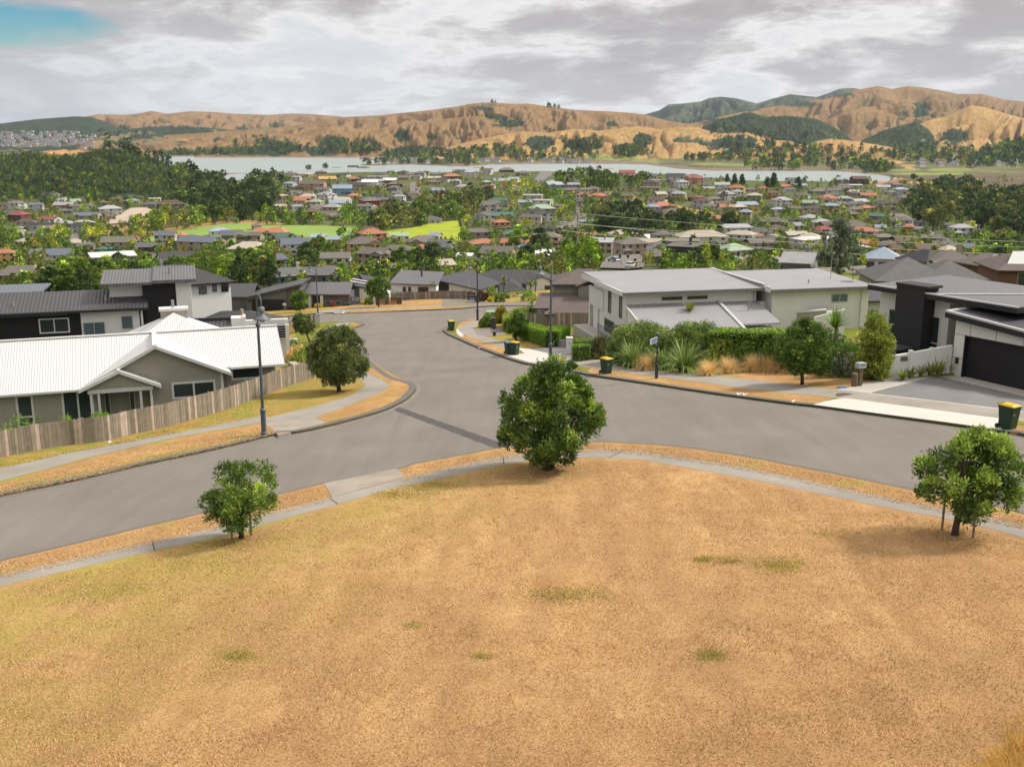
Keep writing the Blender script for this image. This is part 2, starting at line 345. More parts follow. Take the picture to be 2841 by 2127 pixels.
def hit(u, v):
    q = ray(u, v)
    for ym in ((_yn, _yf) if v > 470 or u < 720 else (_yf,)):
        lo = None
        for k in range(2):
            zz = q[2] / q[1] * ym - terrain(q[0] / q[1] * ym, ym); b = zz < 0
            if not b.any(): break
            i = max(int(np.argmax(b)), 1); lo = (ym[i - 1], ym[i], zz[i - 1], zz[i]); ym = np.linspace(lo[0], lo[1], 12)
        if lo: return PY(u, v, lo[0] + (lo[1] - lo[0]) * max(lo[2], 0) / max(lo[2] - lo[3], 1e-6))
    return PY(u, v, 9400)
def inside(u, v, poly):
    c = False; n = len(poly)
    for i in range(n):
        (x1, y1), (x2, y2) = poly[i], poly[i - 1]
        if (y1 > v) != (y2 > v) and u < (x2 - x1) * (v - y1) / (y2 - y1) + x1: c = not c
    return c

# land cover patches on the far land: (u, v, half-width, half-height, cover)
BUSH_P = [(1420, 341, 52, 12), (1375, 326, 26, 8), (1117, 377, 22, 18), (1500, 398, 42, 20), (1783, 388, 26, 20), (1624, 405, 50, 14), (485, 362, 84, 13), (391, 379, 34, 8), (343, 360, 20, 12), (773, 410, 60, 22), (700, 420, 60, 14),
  (670, 357, 20, 6), (769, 349, 22, 6), (2552, 312, 25, 26), (2509, 317, 18, 16), (1150, 425, 90, 18), (930, 395, 40, 18), (1020, 405, 34, 16), (620, 420, 70, 12), (500, 425, 60, 9), (1200, 380, 14, 8), (2650, 380, 40, 22), (2590, 322, 10, 8), (1740, 415, 44, 16), (880, 418, 70, 14),
  (2040, 400, 60, 26), (1345, 300, 30, 7), (1700, 345, 20, 8), (1960, 330, 40, 14), (2060, 300, 50, 10), (2230, 290, 60, 9), (2330, 262, 40, 9)]
GREEN_P = [(1700, 440, 60, 9), (1790, 448, 70, 7), (1650, 432, 25, 7), (2050, 458, 90, 6), (2500, 472, 70, 5), (2650, 472, 90, 6), (2600, 482, 160, 5), (1960, 455, 60, 6)]
GOLD_P = [(2470, 450, 44, 8), (2520, 462, 30, 6), (2215, 456, 22, 6), (170, 424, 60, 10), (130, 428, 30, 8), (2440, 506, 70, 8), (2560, 505, 80, 6)]
MUD_P = [(2700, 492, 220, 9), (2790, 520, 110, 26), (2480, 485, 80, 3), (2900, 500, 120, 30), (1960, 466, 80, 4), (2000, 474, 70, 4), (1200, 459, 120, 2.6)]
COVCOL = {'dry': (0.175, 0.108, 0.047), 'gold': (0.275, 0.172, 0.065), 'bush': (0.018, 0.032, 0.014), 'blue': (0.06, 0.065, 0.035), 'mixed': (0.12, 0.10, 0.05)}
def build_terrain():
    az = np.r_[np.linspace(-1.25, -0.62, 60, endpoint=False), np.linspace(-0.62, 0.62, 1150, endpoint=False), np.linspace(0.62, 1.25, 60)]   # tangent-like fan
    rr = np.r_[-60, -20, 4, 12, 25, np.arange(40, 96, 2.5), 100, 115, 130, 160, 190, np.geomspace(215, 1500, 130), np.geomspace(1520, 9800, 330)]
    X = np.tan(np.clip(az, -1.25, 1.25))[None, :] * np.maximum(rr, 30)[:, None]; Y = np.repeat(rr[:, None], len(az), 1)
    Zt, cov, gul = terrain(X, np.maximum(Y, -60), True)
    Zt = np.where(Y < 200, A0_ + AX * X + AY * Y, Zt)
    Zt = Zt - 0.6 * (1 - sst(220, 270, Y))
    # the white roofed house stands on a platform cut into the slope
    ca, sa = math.cos(math.radians(19)), math.sin(math.radians(19)); lx, ly = (X + 27.0) * ca + (Y - 63.5) * sa, -(X + 27.0) * sa + (Y - 63.5) * ca
    Zt = Zt - 1.7 * sst(-22, -19, lx) * sst(14.5, 12.8, lx) * sst(-7, -3, ly) * sst(14, 11, ly)
    gx_, gy_ = X - 25.24, Y - 58.59; l1, l2 = gx_ * 0.492 - gy_ * 0.870, gx_ * 0.870 + gy_ * 0.492; Zt = Zt - 1.8 * sst(-1.5, 1.5, l1) * sst(22, 14, l1) * sst(-9, -5, l2) * sst(16, 11, l2)   # garage platform
    n, m = Zt.shape; V = np.c_[X.ravel(), Y.ravel(), Zt.ravel()]
    i = np.arange(n - 1)[:, None] * m + np.arange(m - 1)[None, :]; Q = np.stack([i, i + 1, i + m + 1, i + m], -1).reshape(-1, 4)
    x, y, z = V.T; uu, vv = proj(x, np.maximum(y, 1), z); cv = cov.ravel(); gu = gul.ravel()
    c = np.empty((len(V), 3)); base = np.array([0.07, 0.085, 0.032])
    c[:] = base
    n1 = pn(x / 35, y / 35); c[:] = base * (1 + 0.5 * n1[:, None]); c[:, 0] += 0.05 * np.clip(pn(x / 90 + 5, y / 90), 0, 1)
    far = y > 1450; c[far] = np.array([0.10, 0.10, 0.045]) * (1 + 0.5 * pn(x / 120, y / 120)[far][:, None])
    def put(mask, col, noise=0.18): c[mask] = np.array(col) * (1 + noise * pn(x / 90, y / 90) + noise * pn(x / 22, y / 22))[mask][:, None]
    for ri, rg in enumerate(RANGES):
        mk = cv == ri
        if mk.any(): put(mk, COVCOL[rg[5]])
    wob = 0.75 * pn(x / 110, y / 150) + 0.6 * pn(x / 38, y / 60) + 1.2 * (gu - 0.6)
    def patch(lst, col, nz=0.3):
        for (pu, pv, ru, rv) in lst:
            e = ((uu - pu) / ru) ** 2 + ((vv - pv) / rv) ** 2 + wob; put((e < 1) & (y > 950), col, nz)
    hills = (cv >= 0)
    gx, gy = pn(x / 240 + 9, y / 240), pn(x / 60, y / 60)
    put(hills & (np.isin(cv, [0, 3, 5])) & (gx > 0.42) & (gy > -0.2), (0.15, 0.10, 0.045), 0.25)
    put(hills & (np.isin(cv, [2, 9])) & (gx + 0.4 * gy > 0.0), COVCOL['bush'])
    put(hills & (np.isin(cv, [6, 7])) & (gx + 0.5 * gy > 0.55), (0.05, 0.075, 0.03))
    put(hills & np.isin(cv, [0, 3, 4, 5, 8, 12, 13, 14]) & (gu < 0.46) & (gx + 0.7 * gy > 0.2), (0.085, 0.085, 0.042), 0.25)
    put(hills & np.isin(cv, [3, 4, 5, 8, 12, 13, 14]) & (gu < 0.36) & (gx - 0.4 * gy > 0.2), COVCOL['bush'])
    patch(MUD_P, (0.10, 0.07, 0.05), 0.1); patch(GREEN_P, (0.17, 0.19, 0.055), 0.15); patch(GOLD_P, (0.36, 0.20, 0.07)); patch(BUSH_P, COVCOL['bush'])
    shore = (y > 1400) & (z < -59.9) & (z > -63); put(shore & (uu < 2420), (0.16, 0.12, 0.085), 0.15)
    me = bpy.data.meshes.new('ground'); me.vertices.add(len(V)); me.vertices.foreach_set('co', V.astype(np.float32).ravel())
    me.loops.add(Q.size); me.loops.foreach_set('vertex_index', Q.astype(np.int32).ravel()); me.polygons.add(len(Q)); me.polygons.foreach_set('loop_start', np.arange(0, Q.size, 4, dtype=np.int32))
    me.polygons.foreach_set('use_smooth', np.ones(len(Q), bool)); me.update(calc_edges=True)
    a = me.attributes.new('cover', 'FLOAT_COLOR', 'POINT'); a.data.foreach_set('color', np.c_[np.clip(c, 0.004, 1), np.ones(len(c))].astype(np.float32).ravel())
    m = bpy.data.materials.new('land_cover'); m.use_nodes = True; nt = m.node_tree; N = nt.nodes; L = nt.links; b = N['Principled BSDF']
    b.inputs['Roughness'].default_value = 0.95; b.inputs['Specular IOR Level'].default_value = 0.1
    at = N.new('ShaderNodeAttribute'); at.attribute_name = 'cover'; geo = N.new('ShaderNodeNewGeometry')
    nz = N.new('ShaderNodeTexNoise'); nz.inputs['Scale'].default_value = 0.06; nz.inputs['Detail'].default_value = 9; nz.inputs['Roughness'].default_value = 0.7; L.new(geo.outputs['Position'], nz.inputs['Vector'])
    hs = N.new('ShaderNodeHueSaturation'); mr = N.new('ShaderNodeMapRange'); mr.inputs[1].default_value = 0.3; mr.inputs[2].default_value = 0.7; mr.inputs[3].default_value = 0.6; mr.inputs[4].default_value = 1.4
    L.new(nz.outputs['Fac'], mr.inputs[0]); L.new(mr.outputs[0], hs.inputs['Value']); L.new(at.outputs['Color'], hs.inputs['Color']); L.new(hs.outputs[0], b.inputs['Base Color'])
    bp = N.new('ShaderNodeBump'); bp.inputs['Distance'].default_value = 3.0; bp.inputs['Strength'].default_value = 0.6; L.new(nz.outputs['Fac'], bp.inputs['Height']); L.new(bp.outputs[0], b.inputs['Normal'])
    me.materials.append(m); o = bpy.data.objects.new('ground', me); COL.objects.link(o); struct(o)
build_terrain()
wb = MB(); wb.face([(-6000, 1150, WZ), (6000, 1150, WZ), (6000, 4300, WZ), (-6000, 4300, WZ)])
struct(obj('water', wb, mat('inlet_water', (0.27, 0.325, 0.305), 0.4, 0.05, 0.004, 0.35, 0.22, spec=0.5)))

# ------------------------------------------------------------------ near street: road, kerbs, verges, paths, drives, lawns
def cr(pts, k=5):
    """smooth curve through points"""
    P = [np.array(p, float) for p in pts]; out = []
    for i in range(len(P) - 1):
        a, b, c, d = P[max(i - 1, 0)], P[i], P[i + 1], P[min(i + 2, len(P) - 1)]
        for j in range(k):
            t = j / k; out.append(0.5 * (2 * b + (c - a) * t + (2 * a - 5 * b + 4 * c - d) * t * t + (3 * b - a - 3 * c + d) * t ** 3))
    out.append(P[-1]); return out
def gx(pts): return [G(*p)[:2] for p in pts]
def slab(name, xy, top, m, th=0.3, kind=True):
    area = sum(xy[i - 1][0] * xy[i][1] - xy[i][0] * xy[i - 1][1] for i in range(len(xy)))
    if area < 0: xy = xy[::-1]
    mb = MB(); mb.prism([(x, y, gp(x, y) + top - th) for x, y in xy], th); o = obj(name, mb, m)
    bm = bmesh.new(); bm.from_mesh(o.data); bmesh.ops.triangulate(bm, faces=[f for f in bm.faces if len(f.verts) > 4]); bm.to_mesh(o.data); bm.free()
    return struct(o) if kind else o
def strip(name, xy, w, top, m, th=0.25, off=0.0):
    """ribbon of width w to the left of a polyline"""
    P = [np.array(p) for p in xy]; mb = MB(); A = []; B = []
    for i in range(len(P)):
        t = P[min(i + 1, len(P) - 1)] - P[max(i - 1, 0)]; t /= max(np.linalg.norm(t), 1e-6); nrm = np.array([-t[1], t[0]]); A.append(P[i] + nrm * off); B.append(P[i] + nrm * (off + w))
    z = lambda q: gp(q[0], q[1]) + top
    for i in range(len(P) - 1):
        a, b, c, d = A[i], A[i + 1], B[i + 1], B[i]
        lo = [(q[0], q[1], z(q) - th) for q in (a, b, c, d)]; hi = [(q[0], q[1], z(q)) for q in (a, b, c, d)]
        if w < 0: lo, hi = lo[::-1], hi[::-1]
        mb.hexa(lo + hi)
    return struct(obj(name, mb, m))

def asphalt():
    m = mat('asphalt', (0.20, 0.180, 0.154), 0.92, 0.10, 0.25, 0.006, 45, spec=0.25); nt = m.node_tree; N = nt.nodes; L = nt.links; b = N['Principled BSDF']
    src = b.inputs['Base Color'].links[0].from_socket; geo = N.new('ShaderNodeNewGeometry')
    sn = N.new('ShaderNodeTexNoise'); sn.inputs['Scale'].default_value = 60; sn.inputs['Detail'].default_value = 3; L.new(geo.outputs['Position'], sn.inputs['Vector'])
    # tyre-worn streaks stretched along the bend
    mp = N.new('ShaderNodeMapping'); mp.inputs['Rotation'].default_value = (0, 0, math.radians(40)); mp.inputs['Scale'].default_value = (1.3, 0.10, 1); L.new(geo.outputs['Position'], mp.inputs[0])
    st = N.new('ShaderNodeTexNoise'); st.inputs['Scale'].default_value = 1.0; st.inputs['Detail'].default_value = 4; st.inputs['Distortion'].default_value = 0.6; L.new(mp.outputs[0], st.inputs['Vector'])
    def mr(s, a, b_, c, d):
        q = N.new('ShaderNodeMapRange'); q.inputs[1].default_value = a; q.inputs[2].default_value = b_; q.inputs[3].default_value = c; q.inputs[4].default_value = d; L.new(s, q.inputs[0]); return q.outputs[0]
    v = N.new('ShaderNodeMath'); v.operation = 'MULTIPLY'; L.new(mr(sn.outputs['Fac'], 0.3, 0.7, 0.86, 1.14), v.inputs[0]); L.new(mr(st.outputs['Fac'], 0.3, 0.7, 0.93, 1.07), v.inputs[1])
    hs = N.new('ShaderNodeHueSaturation'); L.new(src, hs.inputs['Color']); L.new(v.outputs[0], hs.inputs['Value']); L.new(hs.outputs[0], b.inputs['Base Color'])
    return m
def grass_mat(name, dry, dry2, green, gbias, band=None):
    """dry lawn: straw, brown and green patches at three scales; band=(axis vector, a, b) makes one side greener"""
    m = bpy.data.materials.new(name); m.use_nodes = True; nt = m.node_tree; N = nt.nodes; L = nt.links; b = N['Principled BSDF']; b.inputs['Roughness'].default_value = 1.0; b.inputs['Specular IOR Level'].default_value = 0.05
    geo = N.new('ShaderNodeNewGeometry'); pos = geo.outputs['Position']
    def nz(sc, det=5, ro=0.6, scale=(1, 1, 1), rot=0):
        mp = N.new('ShaderNodeMapping'); mp.inputs['Scale'].default_value = scale; mp.inputs['Rotation'].default_value = (0, 0, rot); L.new(pos, mp.inputs[0])
        t = N.new('ShaderNodeTexNoise'); t.inputs['Scale'].default_value = sc; t.inputs['Detail'].default_value = det; t.inputs['Roughness'].default_value = ro; L.new(mp.outputs[0], t.inputs['Vector']); return t.outputs['Fac']
    def mr(s, a, b_, c=0, d=1):
        q = N.new('ShaderNodeMapRange'); q.inputs[1].default_value = a; q.inputs[2].default_value = b_; q.inputs[3].default_value = c; q.inputs[4].default_value = d; L.new(s, q.inputs[0]); return q.outputs[0]
    def mix(f, a, b_):
        q = N.new('ShaderNodeMixRGB')
        for i, z in ((0, f), (1, a), (2, b_)):
            if isinstance(z, tuple): q.inputs[i].default_value = (*z, 1)
            else: L.new(z, q.inputs[i])
        return q.outputs[0]
    big = nz(0.32, 5, 0.65, (1, 0.55, 1), 0.4); mid = nz(1.6, 6, 0.7, (1, 0.5, 1), 0.35); fine = nz(16, 5, 0.75)
    c = mix(mr(mid, 0.33, 0.66), dry, dry2); c = mix(mr(big, 0.42, 0.62, 0, 0.55), c, tuple(np.array(dry2) * np.array((0.78, 0.80, 0.85))))
    stk = nz(1.0, 3, 0.5, (1.1, 0.10, 1), 0.75); c = mix(mr(stk, 0.45, 0.62, 0, 0.5), c, tuple(np.array(dry2) * np.array((0.86, 0.86, 0.9))))   # mower passes
    g = nz(0.55, 6, 0.7); thr = mr(g, gbias, gbias + 0.12)
    if band:
        dp = N.new('ShaderNodeVectorMath'); dp.operation = 'DOT_PRODUCT'; L.new(pos, dp.inputs[0]); dp.inputs[1].default_value = band[0]
        bb = mr(dp.outputs['Value'], band[1], band[2]); ad = N.new('ShaderNodeMath'); ad.operation = 'MULTIPLY'; L.new(bb, ad.inputs[0]); L.new(mr(g, 0.33, 0.6), ad.inputs[1])
        mxn = N.new('ShaderNodeMath'); mxn.operation = 'MAXIMUM'; L.new(thr, mxn.inputs[0]); L.new(ad.outputs[0], mxn.inputs[1]); thr = mxn.outputs[0]
    c = mix(thr, c, green)
    hs = N.new('ShaderNodeHueSaturation'); L.new(c, hs.inputs['Color']); L.new(mr(fine, 0.28, 0.72, 0.74, 1.25), hs.inputs['Value']); L.new(hs.outputs[0], b.inputs['Base Color'])
    bp = N.new('ShaderNodeBump'); bp.inputs['Distance'].default_value = 0.05; bp.inputs['Strength'].default_value = 0.8; L.new(fine, bp.inputs['Height']); L.new(bp.outputs[0], b.inputs['Normal'])
    return m
lawn_m = grass_mat('straw_lawn', (0.45, 0.285, 0.135), (0.33, 0.19, 0.082), (0.28, 0.25, 0.05), 0.66, ((-0.72, 0.30, 0), 8.5, 20.0))
verge_m = grass_mat('parched_verge', (0.42, 0.26, 0.115), (0.32, 0.185, 0.075), (0.26, 0.23, 0.05), 0.56)
vergeL_m = grass_mat('yellowing_verge', (0.36, 0.24, 0.075), (0.29, 0.19, 0.06), (0.20, 0.20, 0.04), 0.47)
green_m = grass_mat('mown_grass', (0.20, 0.19, 0.035), (0.16, 0.16, 0.03), (0.12, 0.15, 0.022), 0.46)
apron_c = mat('new_concrete', (0.60, 0.56, 0.50), 0.9, 0.05, 0.6, 0.003, 50)
drive_g = mat('exposed_aggregate', (0.185, 0.18, 0.175), 0.9, 0.10, 0.8, 0.004, 70)
drive_p = mat('mauve_paving', (0.24, 0.20, 0.20), 0.9, 0.08, 0.8, 0.003, 60)
gravel = mat('gravel', (0.22, 0.19, 0.15), 0.95, 0.2, 2.0, 0.01, 40)
bark_mulch = mat('bark_mulch', (0.12, 0.075, 0.05), 0.95, 0.3, 4.0, 0.03, 12)

K1 = cr(gx([(-700, 1725), (-250, 1622), (0, 1563), (200, 1517), (400, 1468), (560, 1431), (720, 1391), (900, 1347), (1106, 1306), (1138, 1295), (1221, 1279), (1294, 1265), (1391, 1248), (1520, 1236), (1660, 1232), (1750, 1235), (1863, 1243), (1932, 1251), (2095, 1277), (2292, 1316), (2539, 1367), (2700, 1400), (2841, 1432), (3300, 1560)]))
PO1 = cr(gx([(-700, 1782), (-250, 1672), (0, 1604), (124, 1577), (428, 1510), (612, 1467), (746, 1431), (912, 1389), (1010, 1364), (1123, 1333), (1226, 1309), (1328, 1285), (1396, 1272), (1475, 1262), (1560, 1255), (1660, 1252), (1750, 1258), (1800, 1262), (1992, 1291), (2159, 1323), (2475, 1392), (2613, 1419), (2841, 1467), (3300, 1610)]))
PI1 = cr(gx([(-700, 1820), (-250, 1705), (0, 1637), (119, 1609), (428, 1538), (641, 1490), (780, 1450), (935, 1408), (1099, 1360), (1154, 1350), (1217, 1336), (1305, 1315), (1398, 1296), (1500, 1284), (1638, 1277), (1750, 1282), (1800, 1286), (2095, 1341), (2416, 1409), (2608, 1446), (2841, 1504), (3300, 1660)]))
slab('lawn', PI1 + [np.array([60, 20]), np.array([60, 4]), np.array([-60, 4]), np.array([-60, 20])], 0.12, lawn_m)
slab('verge', K1 + PO1[::-1], 0.13, verge_m)
slab('footpath', PO1 + PI1[::-1], 0.124, path_c)
strip('kerb', K1, -0.16, 0.136, kerb_c); strip('gutter', K1, 0.28, 0.006, mat('gutter_concrete', (0.24, 0.215, 0.18), 0.9, 0.12, 1.0), 0.02)
slab('vehicle_crossing', gx([(900, 1349), (1100, 1308), (1126, 1331), (922, 1388)]), 0.139, mat('worn_crossing', (0.33, 0.29, 0.235), 0.95, 0.18, 0.7))

K2px = [(-700, 1560), (-300, 1450), (0, 1378), (200, 1337), (400, 1291), (600, 1248), (760, 1209), (822, 1203), (895, 1188), (960, 1172), (1046, 1148), (1090, 1131), (1127, 1111), (1150, 1089), (1155, 1076), (1147, 1068), (1127, 1062), (1090, 1050), (1054, 1026), (1025, 1001), (1000, 975), (985, 950), (976, 930), (980, 918), (995, 908), (1013, 902), (1005, 898), (985, 896), (950, 897), (890, 898), (800, 903), (700, 912), (520, 930)]
K2 = cr(gx(K2px)); FENCE_PX = [(-420, 1375), (-200, 1322), (0, 1276), (150, 1247), (285, 1230), (370, 1210), (450, 1193), (530, 1170), (640, 1137), (720, 1106), (765, 1087), (820, 1068), (880, 1050)]
FX = cr(gx(FENCE_PX), 4)
e2 = np.array([-math.sin(math.radians(19)), math.cos(math.radians(19))])
hz = G(768, 1075)[:2]
slab('verge', K2 + [np.array([-75, 190.0]), hz + e2 * 30, hz] + [p for p in FX[::-1] if p[0] < hz[0] - 0.2], 0.12, vergeL_m)
GO = G(*Z4(1713, 885)); t60 = math.radians(-60.5); ge1 = np.array([math.cos(t60), math.sin(t60)]); ge2 = np.array([-math.sin(t60), math.cos(t60)])
slab('road', [np.array(q, float) for q in ((-75, 8), (75, 8))] + gx([(3300, 1314), Z4(2600, 1218), Z4(2212, 1168), Z4(1700, 1099), Z4(1155, 1031), Z4(940, 1008), Z4(1280, 930)]) + [GO[:2] + ge1 * 0.3 + ge2 * 0.2, GO[:2] + ge2 * 9 + ge1 * 0.3, GO[:2] + ge2 * 9 + ge1 * 12] + [np.array(q, float) for q in ((75, 120), (75, 215), (-90, 215), (-90, 125), (-60, 112))] + [hz + e2 * 30, hz] + [p for p in FX[::-1] if p[0] < hz[0] - 0.2] + [np.array([-75.0, 25.0])], 0.0, asphalt(), 0.4)
lawn2 = gx([(772, 1052), (800, 985), (830, 905), (930, 893), (975, 900), (955, 925), (930, 960), (900, 1000), (880, 1045)]); slab('lawn', lawn2, 0.128, green_m)
P2o = cr(gx([(-700, 1520), (-250, 1400), (0, 1340), (185, 1293), (430, 1228), (640, 1168), (700, 1153)] + [Z2(*q) for q in ((230, 1090), (440, 1190), (640, 1112), (820, 1042), (915, 992), (937, 965), (890, 930), (800, 888), (735, 840))]), 4)
P2i = cr(gx([(-700, 1480), (-250, 1362), (0, 1304), (115, 1280), (191, 1258), (488, 1205), (732, 1158)] + [Z2(*q) for q in ((100, 1195), (400, 1118), (660, 1042), (770, 978), (745, 930), (700, 880), (690, 840))]), 4)
P2a = gx([(-700, 1520), (-250, 1402), (0, 1342), (228, 1280), (488, 1219), (728, 1177), (780, 1172)]); P2b = gx([(-700, 1480), (-250, 1362), (0, 1304), (115, 1280), (191, 1258), (488, 1205), (732, 1158), (800, 1141), (863, 1135)])
slab('footpath', P2a + [G(*Z2(440, 1188))[:2], G(*Z2(640, 1112))[:2], G(*Z2(820, 1042))[:2], G(*Z2(915, 992))[:2], G(*Z2(937, 965))[:2], G(*Z2(890, 930))[:2], G(*Z2(800, 888))[:2], G(*Z2(735, 850))[:2], G(*Z2(690, 880))[:2], G(*Z2(745, 932))[:2], G(*Z2(770, 978))[:2], G(*Z2(660, 1042))[:2], G(*Z2(400, 1118))[:2], G(*Z2(100, 1192))[:2]] + P2b[::-1][2:], 0.127, path_c)
slab('vehicle_crossing', gx([Z2(*q) for q in ((60, 1225), (420, 1185), (500, 1222), (480, 1246), (300, 1280), (178, 1312), (110, 1250))]), 0.133, mat('worn_crossing', (0.33, 0.29, 0.235)))
slab('verge', gx([Z2(*q) for q in ((445, 1190), (640, 1113), (820, 1043), (918, 992), (938, 965), (890, 928), (800, 886), (796, 800), (830, 815), (900, 862), (1000, 915), (1060, 945), (1070, 985), (1030, 1045), (940, 1095), (850, 1130), (640, 1190), (500, 1221))]), 0.131, verge_m)
slab('verge', gx([(-700, 1527), (-250, 1407), (0, 1346), (228, 1284), (488, 1223), (728, 1181), (752, 1176), (768, 1190), (700, 1208), (600, 1232), (400, 1277), (200, 1322), (0, 1362), (-300, 1432), (-700, 1540)]), 0.131, verge_m)
slab('footpath', gx([Z2(*q) for q in ((470, 592), (580, 540), (680, 533), (640, 556), (590, 583), (540, 625), (500, 660), (420, 640))]), 0.133, path_c)
strip('kerb', K2, 0.45, 0.136, kerb_c); strip('gutter', K2, -0.28, 0.006, mat('gutter_concrete', (0.24, 0.215, 0.18)), 0.02)

K3px = [(3300, 1330), (2990, 1254)] + [Z4(*q) for q in ((2212, 1306), (2050, 1283), (1850, 1252), (1600, 1217), (1250, 1171), (780, 1107))] + [Z3(*q) for q in ((1960, 1091), (1580, 1041), (1300, 1001), (1000, 956), (800, 926), (590, 896))] + [(1585, 1033), (1530, 1021)] + [Z2(*q) for q in ((1880, 818), (1800, 797), (1720, 772), (1600, 727), (1500, 688), (1400, 643), (1340, 617), (1302, 592), (1300, 577), (1318, 563), (1345, 550), (1400, 531), (1500, 516), (1580, 503), (1720, 480), (1900, 452))] + [(1560, 855), (1700, 842)]
K3 = cr(gx(K3px), 4)
GO = G(*Z4(1713, 885)); t60 = math.radians(-60.5); ge1 = np.array([math.cos(t60), math.sin(t60)]); ge2 = np.array([-math.sin(t60), math.cos(t60)])
slab('verge', K3 + [np.array([60.0, 200.0]), np.array([75.0, 120.0]), GO[:2] + ge2 * 9 + ge1 * 12, GO[:2] + ge2 * 9 + ge1 * 0.3, GO[:2] + ge1 * 0.3 + ge2 * 0.2] + gx([Z4(1280, 925), Z4(940, 1003), Z4(1155, 1027), Z4(1700, 1095), Z4(2212, 1163), Z4(2600, 1212), (3300, 1310)]), 0.12, green_m)
strip('kerb', K3, -0.40, 0.136, kerb_c); strip('gutter', K3, 0.25, 0.006, mat('gutter_concrete', (0.24, 0.215, 0.18)), 0.02)
def pz(nm, f, pts, top, m): return slab(nm, gx([f(*q) for q in pts]), top, m)
pz('footpath', ZC, [(-70, 520), (80, 440), (230, 390), (330, 372), (380, 390), (310, 430), (230, 490), (190, 542), (260, 632), (340, 632), (600, 710), (690, 745), (880, 800), (960, 832), (690, 842), (400, 752), (110, 642), (-10, 605)], 0.127, path_c)
pz('verge', ZC, [(-60, 500), (-50, 470), (10, 420), (100, 385), (250, 355), (335, 350), (330, 372), (230, 390), (80, 440), (-70, 522)], 0.126, verge_m)
pz('vehicle_crossing', ZC, [(-80, 545), (-65, 522), (0, 590), (40, 632), (-20, 648), (-70, 600)], 0.131, apron_c)
pz('verge', ZC, [(-40, 625), (0, 640), (110, 642), (400, 752), (690, 842), (960, 912), (640, 932), (630, 920), (290, 795), (0, 690)], 0.130, verge_m)
pz('driveway', ZC, [(190, 543), (660, 503), (660, 622), (255, 634)], 0.130, drive_p)
pz('lawn', ZC, [(190, 540), (230, 490), (310, 430), (460, 430), (660, 425), (660, 503), (480, 512)], 0.124, vergeL_m)
pz('lawn', ZC, [(340, 625), (700, 640), (930, 640), (1350, 792), (1045, 836), (880, 792), (600, 705)], 0.126, vergeL_m)
pz('driveway', ZC, [(1045, 837), (1350, 795), (1410, 785), (1620, 765), (1710, 850), (1710, 990), (1345, 912)], 0.131, drive_g)
pz('vehicle_crossing', ZC, [(640, 952), (700, 932), (970, 912), (868, 832), (965, 832), (1045, 840), (1345, 914), (1520, 960), (1500, 1100), (1330, 1085), (1030, 1060)], 0.134, apron_c)
pz('footpath', Z3, [(450, 745), (640, 790), (800, 845), (1000, 868), (1300, 888), (1450, 902), (1900, 955), (2212, 995), (2520, 1035), (2520, 1092), (2212, 1050), (1900, 1022), (1600, 987), (1300, 942), (1040, 912), (740, 867), (590, 850), (400, 815)], 0.127, path_c)
pz('driveway', Z3, [(560, 800), (640, 785), (735, 768), (850, 760), (860, 790), (800, 838), (700, 820)], 0.131, path_c)
pz('verge', Z3, [(560, 872), (590, 852), (740, 869), (1040, 914), (1300, 944), (1600, 989), (1900, 1024), (2240, 1055), (2110, 1103), (1960, 1083), (1580, 1033), (1300, 993), (1000, 948), (800, 918), (590, 886)], 0.130, verge_m)
pz('lawn', Z4, [(130, 902), (330, 880), (480, 872), (700, 870), (900, 890), (1040, 920), (1230, 935), (938, 1000), (500, 947)], 0.126, verge_m)
pz('footpath', Z4, [(935, 1002), (1155, 1024), (1700, 1092), (2212, 1160), (2212, 1222), (2090, 1202), (1000, 1057), (930, 1050)], 0.1285, path_c)
pz('vehicle_crossing', Z4, [(775, 1104), (860, 1080), (960, 1062), (1000, 1060), (2090, 1205), (2098, 1240), (2050, 1281), (1850, 1250), (1600, 1215), (1250, 1169)], 0.138, apron_c)
lo_ = [np.array([*G(*Z4(*q))[:2], 0]) for q in ((930, 1001), (1157, 1024), (1450, 1059), (1800, 1102), (2212, 1154), (2600, 1203), (3000, 1254))]
for q in lo_: q[2] = gp(q[0], q[1]) + 0.131
hi_ = [np.array([*(GO[:2] + ge1 * a + ge2 * b), GO[2] + 0.03]) for a, b in ((-1.9, -0.9), (-0.2, -1.0), (0.9, -1.0), (2.6, -1.0), (5.0, -1.0), (8.0, -1.0), (11.0, -1.0))]
hi_[0][2] = gp(hi_[0][0], hi_[0][1]) + 0.15
gt_ = [np.array([*(GO[:2] + ge1 * a + ge2 * b), GO[2] + 0.04]) for a, b in ((-1.7, 0.0), (-0.2, 0.22), (0.9, 0.22), (2.6, 0.22), (5.0, 0.22), (8.0, 0.22), (11.0, 0.22))]
def sheet3(nm, rows, m):
    mb = MB()
    for a, b in zip(rows[:-1], rows[1:]):
        for i in range(len(a) - 1): mb.prism([p - (0, 0, .5) for p in (a[i], a[i + 1], b[i + 1], b[i])], 0.5)
    return struct(obj(nm, mb, m))
sheet3('driveway', [lo_[1:], hi_[1:]], drive_g); sheet3('paving', [hi_[1:], gt_[1:]], concrete); sheet3('paving', [lo_[:2], hi_[:2], gt_[:2]], concrete)
pz('paving', Z4, [(1157, 1024), (1700, 1089), (2300, 1163), (2300, 1171), (1700, 1096), (1150, 1031)], 0.136, concrete)
pz('verge', Z4, [(2052, 1282), (2075, 1255), (2100, 1240), (2212, 1252), (2400, 1275), (2400, 1325), (2212, 1302)], 0.130, verge_m)
